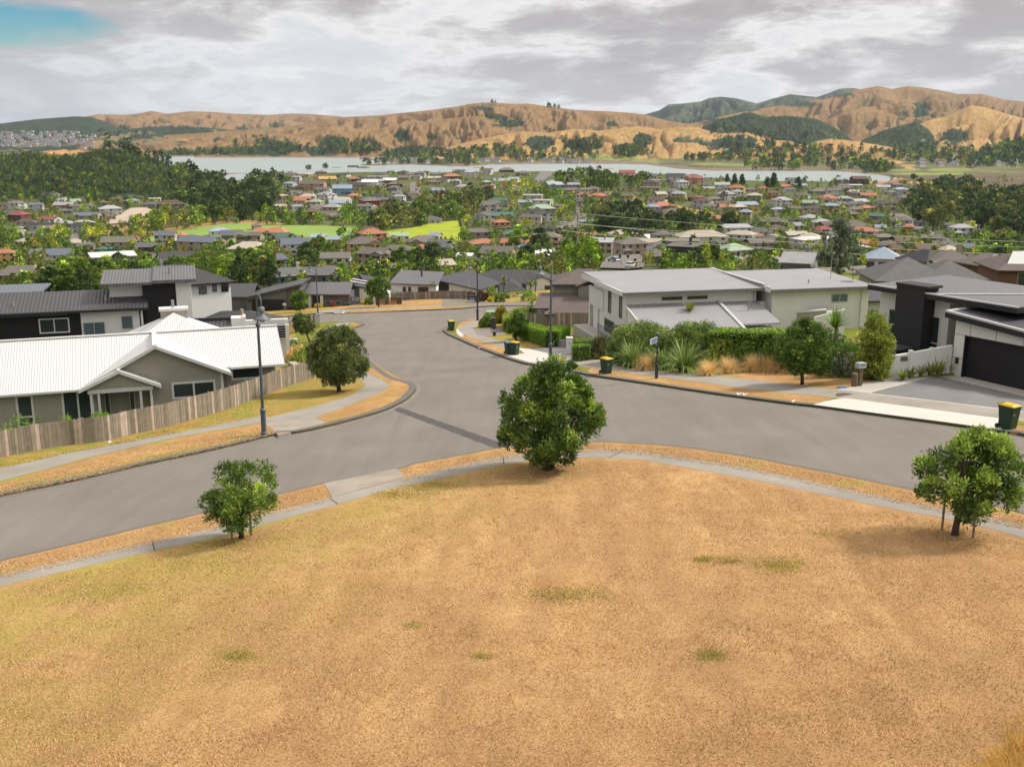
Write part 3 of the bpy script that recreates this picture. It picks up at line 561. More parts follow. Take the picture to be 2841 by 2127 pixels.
K4px = [Z2(*q) for q in ((-600, 640), (-200, 560), (50, 515), (150, 500), (300, 482), (450, 470), (650, 462), (950, 455), (1200, 446), (1400, 437), (1520, 427), (1650, 418), (1800, 410), (1950, 405))] + [(1600, 838), (1720, 826)]
K4 = cr(gx(K4px), 4)
slab('verge', K4 + [np.array([30.0, 212.0]), np.array([-85.0, 212.0])], 0.12, vergeL_m); strip('kerb', K4, 0.35, 0.136, kerb_c)
pz('footpath', ZB, [(-300, 640), (0, 606), (120, 600), (600, 583), (890, 588), (1500, 548), (1900, 528), (2212, 515), (2212, 538), (2050, 545), (1500, 568), (900, 606), (600, 612), (150, 632), (-300, 680)], 0.127, path_c)
pz('vehicle_crossing', ZB, [(-60, 640), (60, 606), (190, 625), (160, 665), (0, 678)], 0.131, path_c)
pz('driveway', ZB, [(1000, 470), (1250, 440), (1620, 420), (1900, 445), (2060, 470), (2212, 480), (2212, 516), (1900, 508), (1800, 475), (1600, 448), (1250, 458), (990, 492)], 0.131, gravel)
pz('lawn', ZB, [(0, 600), (0, 560), (600, 542), (980, 493), (1250, 460), (1600, 450), (1800, 476), (1890, 505), (1500, 547), (890, 585), (600, 580)], 0.126, verge_m)
pz('verge', ZB, [(170, 660), (200, 642), (600, 622), (900, 612), (1500, 573), (2050, 549), (2110, 560), (1500, 607), (900, 635), (500, 652)], 0.130, verge_m)
pz('driveway', ZC, [(-300, 80), (0, 95), (300, 85), (600, 110), (1130, 110), (1130, 160), (600, 165), (0, 180), (-300, 190)], 0.131, gravel)
# strip of newer seal across the road, storm grate, manhole, painted marks
mb = MB(); A = [G(*Z2(*q), 0) for q in ((950, 1118), (990, 1100))]; Bq = [G(*q) for q in ((1390, 1249), (1425, 1240))]
L1 = [A[0] + (Bq[0] - A[0]) * t + np.array([0, 0.05 * math.sin(t * 60) + 0.03 * math.sin(t * 143), 0]) for t in np.linspace(0, 1, 60)]; L2 = [A[1] + (Bq[1] - A[1]) * t + np.array([0, 0.05 * math.sin(t * 71 + 1), 0]) for t in np.linspace(0, 1, 60)]
for i in range(59): mb.face([(q[0], q[1], gp(q[0], q[1]) + 0.005) for q in (L1[i], L1[i + 1], L2[i + 1], L2[i])])
struct(obj('road_patch', mb, mat('new_seal', (0.085, 0.077, 0.075), 0.9, 0.15, 3, 0.006, 60)))
def paint(name, quads, m, top, label, cat, group=None):
    mb = MB()
    for q in quads: mb.face([(p[0], p[1], gp(p[0], p[1]) + top) for p in q])
    o = obj(name, mb, m); return struct(o)
wp = mat('worn_white_paint', (0.66, 0.64, 0.60), 0.8, 0.1, 8)
def stroke(f, a, b, w):
    a = G(*f(*a))[:2]; b = G(*f(*b))[:2]; t = (b - a) / np.linalg.norm(b - a); n = np.array([-t[1], t[0]]) * w / 2; return [a - n, b - n, b + n, a + n]
paint('road_marking', [stroke(Z3, (1585, 1020), (1592, 1038), 0.09), stroke(Z3, (1592, 1038), (1615, 1022), 0.09), stroke(Z3, (1625, 1025), (1632, 1042), 0.09), stroke(Z3, (1632, 1042), (1652, 1027), 0.09)], wp, 0.143, '', '')
paint('road_marking', [stroke(Z3, (1960, 1088), (1978, 1072), 0.10)], wp, 0.143, '', '')
paint('road_marking', [stroke(Z1, (748, 1365), (752, 1352), 0.16)], wp, 0.143, '', '')
paint('road_marking', [stroke(ZA, (1865, 640), (1905, 600), 0.2)], wp, 0.143, '', ''); paint('road_marking', [stroke(ZC, (265, 832), (300, 815), 0.1)], wp, 0.143, '', '')
# path joints
for f, a, b in ((ZA, (0, 0), (0, 1)),): pass

# ------------------------------------------------------------------ houses along the street
def corr(nm, c, per=0.22, dep=0.035, var=0.06, rough=0.5): return mat(nm, c, rough, var, 0.5, wave=('uv', 'X', per, dep, 'SIN'), spec=0.4)
def tiles(nm, c, per=0.36, dep=0.05, var=0.10): return mat(nm, c, 0.75, var, 1.2, wave=('uv', 'Y', per, dep, 'SAW'), spec=0.25)
def boards(nm, c, per=0.2, dep=0.03, var=0.035): return mat(nm, c, 0.7, var, 0.6, wave=('pos', 'Z', per, dep, 'SAW'), spec=0.25)
R_white = corr('white_corrugated', (0.64, 0.635, 0.62), 0.16, 0.02, 0.02); R_dark = corr('charcoal_corrugated', (0.062, 0.06, 0.064), 0.30, 0.05)
R_grey = corr('grey_corrugated', (0.32, 0.315, 0.325), 0.20, 0.035); R_mid = corr('slate_corrugated', (0.13, 0.128, 0.135), 0.25, 0.04); R_navy = corr('ink_corrugated', (0.050, 0.046, 0.055), 0.3, 0.03)
T_dark = tiles('charcoal_tiles', (0.065, 0.062, 0.064)); T_brown = tiles('brown_tiles', (0.155, 0.125, 0.115)); T_grey = tiles('grey_tiles', (0.14, 0.135, 0.13)); T_shing = tiles('shingle', (0.075, 0.072, 0.076), 0.2, 0.02, 0.2)
W_taupe = boards('taupe_boards', (0.43, 0.395, 0.33)); W_white = boards('white_boards', (0.80, 0.79, 0.75), 0.22); W_pale = boards('pale_grey_boards', (0.80, 0.80, 0.78), 0.25, 0.035); W_black = boards('black_boards', (0.026, 0.024, 0.027), 0.18)
W_slate = boards('slate_boards', (0.145, 0.145, 0.155), 0.22); W_plain = mat('white_plaster', (0.78, 0.77, 0.74), 0.8, 0.03); W_grey = boards('warm_grey_boards', (0.30, 0.285, 0.25)); W_blackp = mat('black_cladding', (0.028, 0.026, 0.029), 0.7, 0.1)
W_cream = mat('cream_panel', (0.80, 0.78, 0.73), 0.75, 0.03); door_dk = mat('dark_garage_door', (0.018, 0.016, 0.018), 0.55, 0.1, wave=('pos', 'Z', 0.5, 0.02, 'SAW')); trim_grey = mat('grey_fascia', (0.50, 0.51, 0.50), 0.6, 0.03)
class H:
    """one building: local frame (x right, y back, z up) at a place on the slope"""
    def __init__(s, name, label, O, th=0, sc=1.0, cat='house', group=None, floor=None):
        s.O = np.array(O, float); t = math.radians(th); s.e = np.array([[math.cos(t), math.sin(t), 0], [-math.sin(t), math.cos(t), 0], [0, 0, 1.0]]); s.sc = sc
        s.fl = floor if floor is not None else gp(s.O[0], s.O[1]) - s.O[2]
        s.root = thing(name, s.O + np.array([0, 0, s.fl]), label, cat, group)
    def w(s, x, y, z): return s.O + s.sc * (np.array([x, y, z], float) @ s.e)
    def box(s, name, x0, x1, y0, y1, z0, z1, m, parent=None, bevel=0):
        c = [s.w(*q) for q in ((x0, y0, z0), (x1, y0, z0), (x1, y1, z0), (x0, y1, z0), (x0, y0, z1), (x1, y0, z1), (x1, y1, z1), (x0, y1, z1))]
        return obj(name, MB().hexa(c), m, parent or s.root, bevel=bevel)
    def prism(s, name, pts, vec, m, parent=None):           # pts local, thickened by local vector
        P = [s.w(*p) for p in pts]; v = s.sc * (np.array(vec, float) @ s.e); return obj(name, MB().prism(P, v), m, parent or s.root)
    def roof(s, planes, m, th=0.14, name='roof', parent=None):
        mb = MB()
        for pl_ in planes:
            P = [s.w(*p) for p in pl_]; u = P[1] - P[0]; u /= np.linalg.norm(u); n = np.cross(P[1] - P[0], P[2] - P[1])
            if n[2] < 0: P = P[::-1]; n = -n
            n /= np.linalg.norm(n); v = np.cross(n, u); d = np.array([0, 0, -th]); k = len(P)
            mb.face(P, [((p - P[0]) @ u, (p - P[0]) @ v) for p in P]); mb.face([p + d for p in P[::-1]])
            for i in range(k): j = (i + 1) % k; mb.face([P[i] + d, P[j] + d, P[j], P[i]])
        return obj(name, mb, m, parent or s.root)
    def win(s, a, b, z0, z1, n=1, fr=white, gl=glass, w=0.07, name='window', hbar=None, proud=0.05):
        """window on the wall line a->b (local xy), frame with glass child; outward side is to the right of a->b"""
        a = np.array(a, float); b = np.array(b, float); t = (b - a) / np.linalg.norm(b - a); nn = np.array([t[1], -t[0]]); Lw = np.linalg.norm(b - a)
        def bar(mb, s0, s1, q0, q1, d):
            c = []
            for z in (q0, q1):
                for sx, dd in ((s0, d), (s1, d), (s1, 0), (s0, 0)): p = a + t * sx + nn * dd; c.append(s.w(p[0], p[1], z))
            mb.hexa(c)
        f = MB(); bar(f, -w, Lw + w, z0 - w, z0, proud); bar(f, -w, Lw + w, z1, z1 + w, proud); bar(f, -w, 0, z0, z1, proud); bar(f, Lw, Lw + w, z0, z1, proud)
        for i in range(1, n): bar(f, Lw * i / n - w * 0.4, Lw * i / n + w * 0.4, z0, z1, proud * 0.9)
        if hbar: bar(f, 0, Lw, z0 + (z1 - z0) * hbar - w * 0.4, z0 + (z1 - z0) * hbar + w * 0.4, proud * 0.85)
        fo = obj(name, f, fr, s.root); g = MB(); bar(g, 0, Lw, z0, z1, proud * 0.4); obj('pane', g, gl, fo); return fo
    def pipe(s, name, x, y, z0, z1, r, m, parent=None): return obj(name, MB().tube([s.w(x, y, z0), s.w(x, y, z1)], r, 10), m, parent or s.root, smooth=False)
def hip(x0, x1, y0, y1, ze, zr, o=0.4, ridge=None):
    x0 -= o; x1 += o; y0 -= o; y1 += o; w, d = x1 - x0, y1 - y0; h = min(w, d) / 2
    if w >= d: a, b = (x0 + h, (y0 + y1) / 2, zr), (x1 - h, (y0 + y1) / 2, zr)
    else: a, b = ((x0 + x1) / 2, y0 + h, zr), ((x0 + x1) / 2, y1 - h, zr)
    A, B, C, D = (x0, y0, ze), (x1, y0, ze), (x1, y1, ze), (x0, y1, ze)
    if abs(w - d) < 0.02: return [[A, B, a], [B, C, a], [C, D, a], [D, A, a]]
    return [[A, B, b, a], [B, C, b], [C, D, a, b], [D, A, a]] if w >= d else [[A, B, a], [B, C, b, a], [C, D, b], [D, A, a, b]]
def gable(x0, x1, y0, y1, ze, zr, axis='x', o=0.4):
    x0 -= o; x1 += o; y0 -= o; y1 += o
    if axis == 'x': m = (y0 + y1) / 2; return [[(x0, y0, ze), (x1, y0, ze), (x1, m, zr), (x0, m, zr)], [(x1, y1, ze), (x0, y1, ze), (x0, m, zr), (x1, m, zr)]]
    m = (x0 + x1) / 2; return [[(x0, y1, ze), (x0, y0, ze), (m, y0, zr), (m, y1, zr)], [(x1, y0, ze), (x1, y1, ze), (m, y1, zr), (m, y0, zr)]]

def white_house():
    h = H('white_roofed_house', 'single-storey taupe weatherboard house with white corrugated gabled roof behind the curved timber fence', np.array([-25.78, 60.49, -14.8]) * 1.06, 19, 1.06, floor=-2.6)
    F = -2.7
    h.box('wall', -12, 0.9, 0.5, 8, F, -0.05, W_taupe); h.box('wall', 8.3, 11.6, 1.45, 8, F, 0.55, W_taupe)
    h.prism('wall', [(4.0, 0.3, F), (8.3, 0.3, F), (8.3, 0.3, 0.40), (4.44, 0.3, 2.15), (0.9, 0.3, 0.35), (0.9, 0.3, 0.0), (4.0, 0.3, 0.0)], (0, 6, 0), W_taupe)
    h.box('porch_wall', 0.9, 4.0, 1.35, 1.6, F, 0.3, W_taupe)
    r = h.roof([[(-12.5, 0, 0), (4.4, 0, 0), (4.4, 4.4, 2.35), (-12.5, 4.4, 2.35)], [(4.4, 0.95, 0.507), (12.2, 0.95, 0.507), (12.2, 4.4, 2.35), (4.4, 4.4, 2.35)],
            [(12.2, 8.8, 0), (-12.5, 8.8, 0), (-12.5, 4.4, 2.35), (12.2, 4.4, 2.35)]], R_white)
    h.roof([[(4.44, -0.12, 2.34), (4.44, 4.35, 2.34), (0.0, 0.1, -0.02), (0.0, -0.12, -0.02)], [(4.44, 4.35, 2.34), (4.44, -0.12, 2.34), (8.8, -0.12, 0.34), (8.8, 0.85, 0.34)]], R_white, name='gable_roof')
    h.roof([[(2.28, -0.5, 1.05), (2.28, 1.9, 1.05), (0.0, 0.0, 0.03), (0.0, -0.5, 0.0)], [(2.28, 1.9, 1.05), (2.28, -0.5, 1.05), (4.6, -0.5, -0.03), (4.6, 1.0, -0.03)]], R_white, name='porch_roof')
    h.prism('porch_gable', [(0.5, -0.3, -0.05), (4.1, -0.3, -0.05), (4.1, -0.3, 0.1), (2.28, -0.3, 0.9), (0.5, -0.3, 0.12)], (0, 0.15, 0), W_taupe)
    h.box('lintel', 0.45, 4.15, -0.33, -0.12, -0.30, -0.06, white)
    def bb(a, b, m=white, nm='bargeboard'):
        A, B = np.array(a), np.array(b); h.prism(nm, [A, B, B + (0, 0, 0.2), A + (0, 0, 0.2)], (0, 0.06, 0), m)
    bb((-0.02, -0.2, -0.18), (4.44, -0.2, 2.17)); bb((4.44, -0.2, 2.17), (8.84, -0.2, 0.17)); bb((-0.02, -0.58, -0.16), (2.28, -0.58, 0.88)); bb((2.28, -0.58, 0.88), (4.64, -0.58, -0.19))
    h.box('gutter', -12.5, -0.05, -0.12, 0.0, -0.14, -0.01, white); h.box('gutter', 8.85, 12.25, 0.82, 0.95, 0.36, 0.49, white)
    h.box('ridge_cap', -12.5, 4.3, 4.28, 4.52, 2.34, 2.42, white); h.box('ridge_cap', 4.58, 12.2, 4.28, 4.52, 2.34, 2.42, white); h.box('ridge_cap', 4.30, 4.58, -0.14, 4.5, 2.32, 2.41, white); h.box('ridge_cap', 2.2, 2.36, -0.52, 1.9, 1.03, 1.10, white)
    for x in (0.55, 0.98, 3.35, 3.95): h.box('porch_column', x, x + 0.14, -0.28, -0.14, F, -0.28, white)
    h.box('corner_board', 8.16, 8.32, 0.24, 0.32, F, 0.36, white); h.box('corner_board', 11.50, 11.66, 1.39, 1.47, F, 0.5, white)
    d = h.box('front_door', 1.62, 2.72, 1.27, 1.36, F, -0.12, mat('grey_door', (0.34, 0.31, 0.27), 0.6, 0.04)); obj('door_handle', MB().tube([h.w(2.55, 1.2, -1.6), h.w(2.55, 1.2, -1.0)], 0.025, 6), steel, d)
    for x in (1.32, 2.76): h.win((x, 1.35), (x + 0.22, 1.35), F + 0.15, -0.2, gl=glass, w=0.05, name='sidelight')
    h.win((-3.45, 0.5), (-2.75, 0.5), -2.1, -0.35, fr=white, w=0.13, hbar=0.3); h.win((-0.95, 0.5), (0.6, 0.5), -2.2, -0.2, n=2, w=0.13, hbar=None); h.win((-8.9, 0.5), (-7.4, 0.5), -1.6, -0.5, n=2, w=0.12)
    h.win((5.35, 0.3), (7.7, 0.3), -1.02, -0.22, n=2, w=0.13); h.win((9.0, 1.45), (10.7, 1.45), -0.35, 0.32, w=0.12)
    h.roof([[(0.8, 5.0, 0.0), (10.8, 5.0, 0.0), (5.8, 9.6, 2.75)], [(10.8, 5.0, 0), (10.8, 14.4, 0), (5.8, 9.6, 2.75)], [(10.8, 14.4, 0), (0.8, 14.4, 0), (5.8, 9.6, 2.75)], [(0.8, 14.4, 0), (0.8, 5, 0), (5.8, 9.6, 2.75)]], R_white, name='rear_roof')
    h.box('wall', 1.4, 10.2, 8, 13.8, F, 0.0, W_taupe)
    c = h.box('chimney', 4.95, 6.72, 9.7, 10.6, 1.5, 2.85, W_taupe); h.box('chimney_cap', 4.86, 6.8, 9.62, 10.68, 2.85, 3.02, white, c); h.pipe('flue', 5.8, 10.1, 3.02, 3.55, 0.11, steel, c)
    o = obj('vent_pipe', MB().tube([h.w(-4.8, 2.1, 1.1), h.w(-4.85, 2.1, 1.55)], 0.03, 6), darkgrey, h.root)
white_house()

def dark_house():
    h = H('black_and_white_house', 'two-level black and white house with charcoal ribbed roof, behind the white roofed house', (-35.65, 84, -14.01), 17)
    F = h.fl - 0.4
    h.box('wall', -12, 0.45, 0.5, 7, F, 0.0, W_black); h.box('wall', 0.45, 5.2, 0.48, 7, F, 0.0, W_plain); h.prism('gable_wall', [(5.2, 0.5, 0), (5.2, 7, 0), (5.2, 3.7, 0.95)], (-0.2, 0, 0), W_plain)
    h.roof([[(-12.4, 0, 0), (5.75, 0, 0), (5.75, 3.75, 1.12), (-12.4, 3.75, 1.12)], [(5.75, 7.5, 0), (-12.4, 7.5, 0), (-12.4, 3.75, 1.12), (5.75, 3.75, 1.12)]], R_dark)
    h.box('gutter', -12.4, -0.55, -0.16, 0.02, -0.3, -0.02, black); h.box('gutter', -0.55, 5.8, -0.14, 0.02, -0.2, -0.02, black)
    h.box('tower', 5.35, 8.02, 1.5, 5.2, F, 1.8, W_black); h.box('tower_wall', 8.02, 9.25, 1.35, 5.2, F, 1.9, W_plain); h.box('clerestory_wall', 2.7, 5.35, 2.2, 5.0, 0.5, 1.75, W_plain)
    h.roof([[(2.1, 0.9, 1.95), (6.2, 0.9, 1.95), (6.2, 5.6, 2.55), (2.1, 5.6, 2.55)]], R_mid, 0.22, 'upper_roof'); h.roof([[(6.2, 0.75, 2.1), (9.7, 0.75, 2.1), (9.7, 5.6, 2.7), (6.2, 5.6, 2.7)]], R_mid, 0.26, 'upper_roof')
    h.win((-2.65, 0.5), (-0.55, 0.5), -1.75, -0.72, n=2, fr=white, w=0.1); h.win((0.62, 0.48), (2.2, 0.48), -2.4, -1.15, n=2, fr=trim_grey, gl=glass_teal, w=0.06); h.win((3.6, 0.48), (4.4, 0.48), -1.75, -0.75, fr=trim_grey, gl=glass_teal, w=0.06)
    h.win((5.2, 1.2), (5.2, 2.0), -1.6, -0.4, fr=trim_grey, w=0.06)
    h.pipe('downpipe', 5.05, 0.4, F, -0.1, 0.05, black); h.pipe('roof_vent', -4.6, 1.2, 0.3, 0.75, 0.09, steel); h.pipe('roof_vent', 2.4, 1.6, 0.45, 0.9, 0.09, steel); h.pipe('flue', 7.6, 3, 2.3, 2.95, 0.12, steel)
    obj('aerial', MB().tube([h.w(4.6, 2.2, 2.0), h.w(4.6, 2.2, 3.1)], 0.02, 5).tube([h.w(4.2, 2.2, 2.95), h.w(5.2, 2.2, 2.75)], 0.015, 5), steel, h.root)
    g = H('slate_roofed_house', 'low roof of slate blue corrugated steel rising at the left edge behind the black house', PY(*Z1(-240, 332), 100), 17)
    g.box('wall', 0, 6.4, 0, 4.6, g.fl, -0.1, W_plain); g.roof([[(-0.5, -0.5, 0), (6.9, -0.5, 0), (7.5, 2.2, 0.45), (-0.5, 2.2, 0.45)], [(6.9, 5, 0.0), (-0.5, 5, 0.0), (-0.5, 2.2, 0.45), (7.5, 2.2, 0.45)]], mat('slate_blue_corrugated', (0.15, 0.165, 0.19), 0.5, 0.05, 0.5, wave=('uv', 'X', 0.25, 0.04, 'SIN')))
dark_house()
def rear_left_houses():
    h = H('white_upper_storey_house', 'white two-storey house with charcoal tiled hip roof and three small windows, behind the black tower', PY(*Z1(1310, 340), 104), 34)
    F = h.fl - 0.4; h.box('wall', -6, 4.0, 0, 7, F, 1.15, W_plain); h.roof(hip(-6, 4.0, 0, 7, 1.1, 2.75, 0.45), T_dark)
    h.win((0.75, 0), (1.45, 0), 0.05, 0.72, gl=glass_teal, fr=darkgrey, w=0.05); h.win((2.15, 0), (2.5, 0), 0.2, 0.85, gl=glass_teal, fr=darkgrey, w=0.05); h.win((3.05, 0), (3.7, 0), 0.1, 0.9, fr=darkgrey, w=0.05); h.pipe('roof_vent', -2, 3, 2.3, 3.2, 0.1, steel)
    h = H('low_tiled_house', 'low house with dark tiled hip roofs, between the black tower and the black metal fence', PY(*Z1(1330, 566), 98), 6)
    F = h.fl - 0.3; h.box('wall', 0.4, 7.8, 0.4, 5, F, -0.05, W_plain); h.roof(hip(0.4, 7.9, 0.3, 5.2, 0.0, 1.0, 0.4), T_dark); h.roof(hip(0.2, 5.4, 5.6, 8.2, -0.1, 0.5, 0.4), T_dark, name='rear_roof'); h.box('wall', 0.4, 5.2, 5.8, 8, F, -0.15, W_plain)
    h.pipe('flue', 4.2, 1.6, 0.6, 1.5, 0.16, mat('terracotta_flue', (0.45, 0.35, 0.28), 0.8, 0.1))
    h = H('courtyard_building', 'low flat building with charcoal ribbed lean-to roof and white parapets, just behind the white roof', PY(*Z1(1300, 650), 80), 14)
    F = h.fl - 0.2
    h.box('wall', 0.2, 3.1, 0.3, 3, F, 0.0, W_plain); h.roof([[(0, 0, 0.02), (3.1, 0, 0.02), (3.1, 3.0, 0.95), (0, 3.0, 0.95)]], R_dark); h.box('fascia', -0.3, 3.0, 3.0, 3.3, 0.82, 1.2, black)
    h.box('parapet', 3.1, 4.0, 2.2, 3.4, F, 1.25, W_plain); h.box('parapet', 4.0, 4.22, 2.0, 3.4, F, 1.35, white)
    h.box('wall', 4.22, 7.6, 2.6, 3.0, F, 0.95, W_plain)
    f = thing('slat_balustrade', h.w(4.3, 2.0, F), 'black horizontal slat balustrade between white posts, just behind the white roof', 'balustrade')
    for x in (4.3, 7.3): obj('post', MB().hexa([h.w(*q) for q in ((x, 1.85, F), (x + 0.3, 1.85, F), (x + 0.3, 2.15, F), (x, 2.15, F), (x, 1.85, 0.6), (x + 0.3, 1.85, 0.6), (x + 0.3, 2.15, 0.6), (x, 2.15, 0.6))]), white, f)
    mb = MB()
    for k in range(5): z = -0.45 + 0.2 * k; mb.hexa([h.w(*q) for q in ((4.6, 1.95, z), (7.3, 1.95, z), (7.3, 2.0, z), (4.6, 2.0, z), (4.6, 1.95, z + 0.15), (7.3, 1.95, z + 0.15), (7.3, 2.0, z + 0.15), (4.6, 2.0, z + 0.15))])
    obj('slat_panel', mb, black, f)
rear_left_houses()
def grey_house():
    h = H('slate_grey_house', 'slate grey house with black double garage door and charcoal skillion roof, across the side street', (-39.48, 157.11, -26.49), 0)
    F = -0.5
    h.prism('wall', [(-0.75, 0, F), (5.3, 0, F), (5.3, 0, 3.55), (-0.75, 0, 2.15)], (0, 7, 0), W_slate); h.prism('wall', [(5.3, 0.25, F), (7.3, 0.25, F), (7.3, 0.25, 4.05), (5.3, 0.25, 3.55)], (0, 6.5, 0), W_slate)
    h.roof([[(-0.95, -0.45, 2.4), (7.75, -0.45, 4.45), (7.75, 7.3, 4.45), (-0.95, 7.3, 2.4)]], R_dark, 0.3)
    h.box('garage_door', 0, 4.8, -0.06, 0.0, -0.1, 2.0, door_dk); h.box('wall_lamp', -0.45, -0.25, -0.15, 0, 1.6, 1.95, black); h.box('wall_lamp', 5.0, 5.2, -0.15, 0, 1.6, 1.95, black)
    h.box('wall', 7.3, 14.4, 3.3, 9, F, 2.35, W_slate)
    h.roof([[(7.2, 2.7, 2.4), (14.5, 2.7, 2.4), (14.5, 6.2, 3.8), (7.9, 6.2, 3.8)], [(14.5, 10, 3.2), (7.2, 10, 3.2), (7.9, 6.2, 3.8), (14.5, 6.2, 3.8)]], R_mid, 0.18, 'main_roof')
    for x in (8.0, 9.85): h.box('porch_column', x, x + 0.45, 2.85, 3.3, F, 2.3, W_white)
    h.box('front_door', 8.75, 9.75, 3.24, 3.3, 0.1, 1.9, door_dk)
    for x in (10.65, 11.45, 12.25): h.win((x, 3.3), (x + 0.65, 3.3), 0.72, 1.22, fr=mat('beige_frame', (0.4, 0.38, 0.33)), w=0.06)
    h.box('wall', -5.5, -0.75, 3, 9, F, 2.0, W_slate); h.roof(gable(-5.5, -0.9, 3, 9, 2.0, 3.6, 'x', 0.4), R_dark, 0.2, 'rear_roof')
grey_house()
def px_roof(h, cs, ys, m, th=0.25, name='roof'):
    """flat roof plane through photo corners; first three get distances, the rest follow the plane"""
    P = [PY(*cs[i], ys[i]) for i in range(3)]; n = np.cross(P[1] - P[0], P[2] - P[0])
    for c in cs[3:]: q = ray(*c); P.append(q * ((P[0] @ n) / (q @ n)))
    mb = MB(); Q = P if np.cross(P[1] - P[0], P[2] - P[1])[2] > 0 else P[::-1]; u = Q[1] - Q[0]; u /= np.linalg.norm(u); nn = np.cross(Q[1] - Q[0], Q[2] - Q[1]); nn /= np.linalg.norm(nn); v = np.cross(nn, u); d = np.array([0, 0, -th])
    mb.face(Q, [((p - Q[0]) @ u, (p - Q[0]) @ v) for p in Q]); mb.face([p + d for p in Q[::-1]])
    for i in range(len(Q)): j = (i + 1) % len(Q); mb.face([Q[i] + d, Q[j] + d, Q[j], Q[i]])
    obj(name, mb, m, h.root); return P
def wall_run(h, a, b, za, zb, z0, m, th=0.2, name='wall'):
    """upright wall piece between world points a and b (plan), tops za, zb"""
    a = np.array(a, float); b = np.array(b, float); t = (b[:2] - a[:2]) / np.linalg.norm(b[:2] - a[:2]); n = np.array([-t[1], t[0]]) * th
    A, B, C, D = a[:2], b[:2], b[:2] + n, a[:2] + n
    return obj(name, MB().hexa([(*A, z0), (*B, z0), (*C, z0), (*D, z0), (*A, za), (*B, zb), (*C, zb), (*D, za)]), m, h.root)
def lerp(a, b, t): return np.array(a) + (np.array(b) - np.array(a)) * t
def centre_houses():
    h = H('skillion_house', 'white and slate house with striped skillion roof and low grey roof, behind the slatted gate', (-25.95, 165.61, -26.63), 0)
    F = -0.5
    P = px_roof(h, [Z2(640, 268), Z2(795, 293), Z2(725, 194), Z2(957, 242)], [165.0, 165.6, 169.5], R_navy, 0.2)
    h.prism('wall', [(0, 0, F), (1.62, 0, F), (1.62, 0, 2.75), (0, 0, 3.05)], (0, 4, 0), W_slate); h.prism('wall', [(1.62, -0.05, F), (6.3, -0.05, F), (6.3, -0.05, 1.9), (1.62, -0.05, 2.72)], (0, 4, 0), W_white)
    for k in (0.28, 0.47):
        a, b, c, d = lerp(P[0], P[2], k), lerp(P[1], P[3], k), lerp(P[1], P[3], k + 0.07), lerp(P[0], P[2], k + 0.07)
        obj('roof_light', MB().prism([a + (0, 0, .03), b + (0, 0, .03), c + (0, 0, .03), d + (0, 0, .03)], 0.03), trim_grey, h.root)
    h.box('wall', 6.3, 13.6, 3.4, 9, F, 2.78, W_plain); h.roof([[(6.0, 2.9, 3.05), (13.9, 2.9, 2.75), (14.6, 9.5, 4.0), (7.2, 10.5, 4.25)]], R_mid, 0.18, 'main_roof')
    for x, w_ in ((8.2, 0.45), (9.1, 0.4), (10.7, 0.5), (11.3, 1.0)): h.win((x, 3.4), (x + w_, 3.4), 1.6, 2.3, fr=darkgrey, w=0.05)
    h.pipe('flue', 11.0, 7, 3.4, 4.9, 0.16, darkgrey)
    d = h.box('satellite_mount', 13.3, 13.4, 3.2, 3.3, 2.5, 3.1, steel); obj('satellite_dish', MB().lathe([(0.02, 0), (0.3, 0.03), (0.5, 0.12), (0.47, 0.12), (0.28, 0.05), (0.02, 0.03)], h.w(13.2, 2.8, 3.1), 14), darkgrey, d)
    h2 = H('rhombus_roofed_house', 'house with large diamond-shaped charcoal roof, black and white walls, behind the long timber fence', (-5.3, 170, gp(-5.3, 170)), -20)
    P = px_roof(h2, [Z2(1215, 228), Z2(1557, 304), Z2(1697, 258), Z2(1488, 170)], [178.0, 169.0, 174.0], R_navy, 0.22)
    z0 = gp(-5, 172) - 1.0; L_, T_, R_ = [lerp(p, P[3], 0.06) for p in P[:3]]
    a, b = lerp(L_, T_, 0.07), lerp(L_, T_, 0.35)
    wall_run(h2, a, b, a[2] - 0.25, b[2] - 0.25, z0, W_blackp); wall_run(h2, b, T_, b[2] - 0.25, T_[2] - 0.25, z0, W_plain)
    c = lerp(T_, R_, 0.36); wall_run(h2, T_, c, T_[2] - 0.25, c[2] - 0.25, z0, W_plain); wall_run(h2, c, R_, c[2] - 0.25, R_[2] - 0.25, z0, W_blackp)
    wa, wb_ = lerp(c, R_, 0.25), lerp(c, R_, 0.8); tt = (R_ - c)[:2]; tt /= np.linalg.norm(tt); nn = np.array([tt[1], -tt[0]]) * 0.06; zt = R_[2] - 0.9
    f = obj('window', MB().hexa([(*(wa[:2] + nn), zt - 0.62), (*(wb_[:2] + nn), zt - 0.62), (*wb_[:2], zt - 0.62), (*wa[:2], zt - 0.62), (*(wa[:2] + nn), zt), (*(wb_[:2] + nn), zt), (*wb_[:2], zt), (*wa[:2], zt)]), white, h2.root)
    wa2, wb2 = lerp(wa, wb_, 0.08), lerp(wa, wb_, 0.92); n2 = nn * 1.4; obj('pane', MB().hexa([(*(wa2[:2] + n2), zt - 0.54), (*(wb2[:2] + n2), zt - 0.54), (*wb2[:2], zt - 0.54), (*wa2[:2], zt - 0.54), (*(wa2[:2] + n2), zt - 0.08), (*(wb2[:2] + n2), zt - 0.08), (*wb2[:2], zt - 0.08), (*wa2[:2], zt - 0.08)]), glass, f)
    h3 = H('shingle_roofed_house', 'sprawling house under dark grey shingle hip roofs with white gable end, centre of the view', PY(*Z2(1740, 305), 178), 0)
    F = h3.fl - 0.4
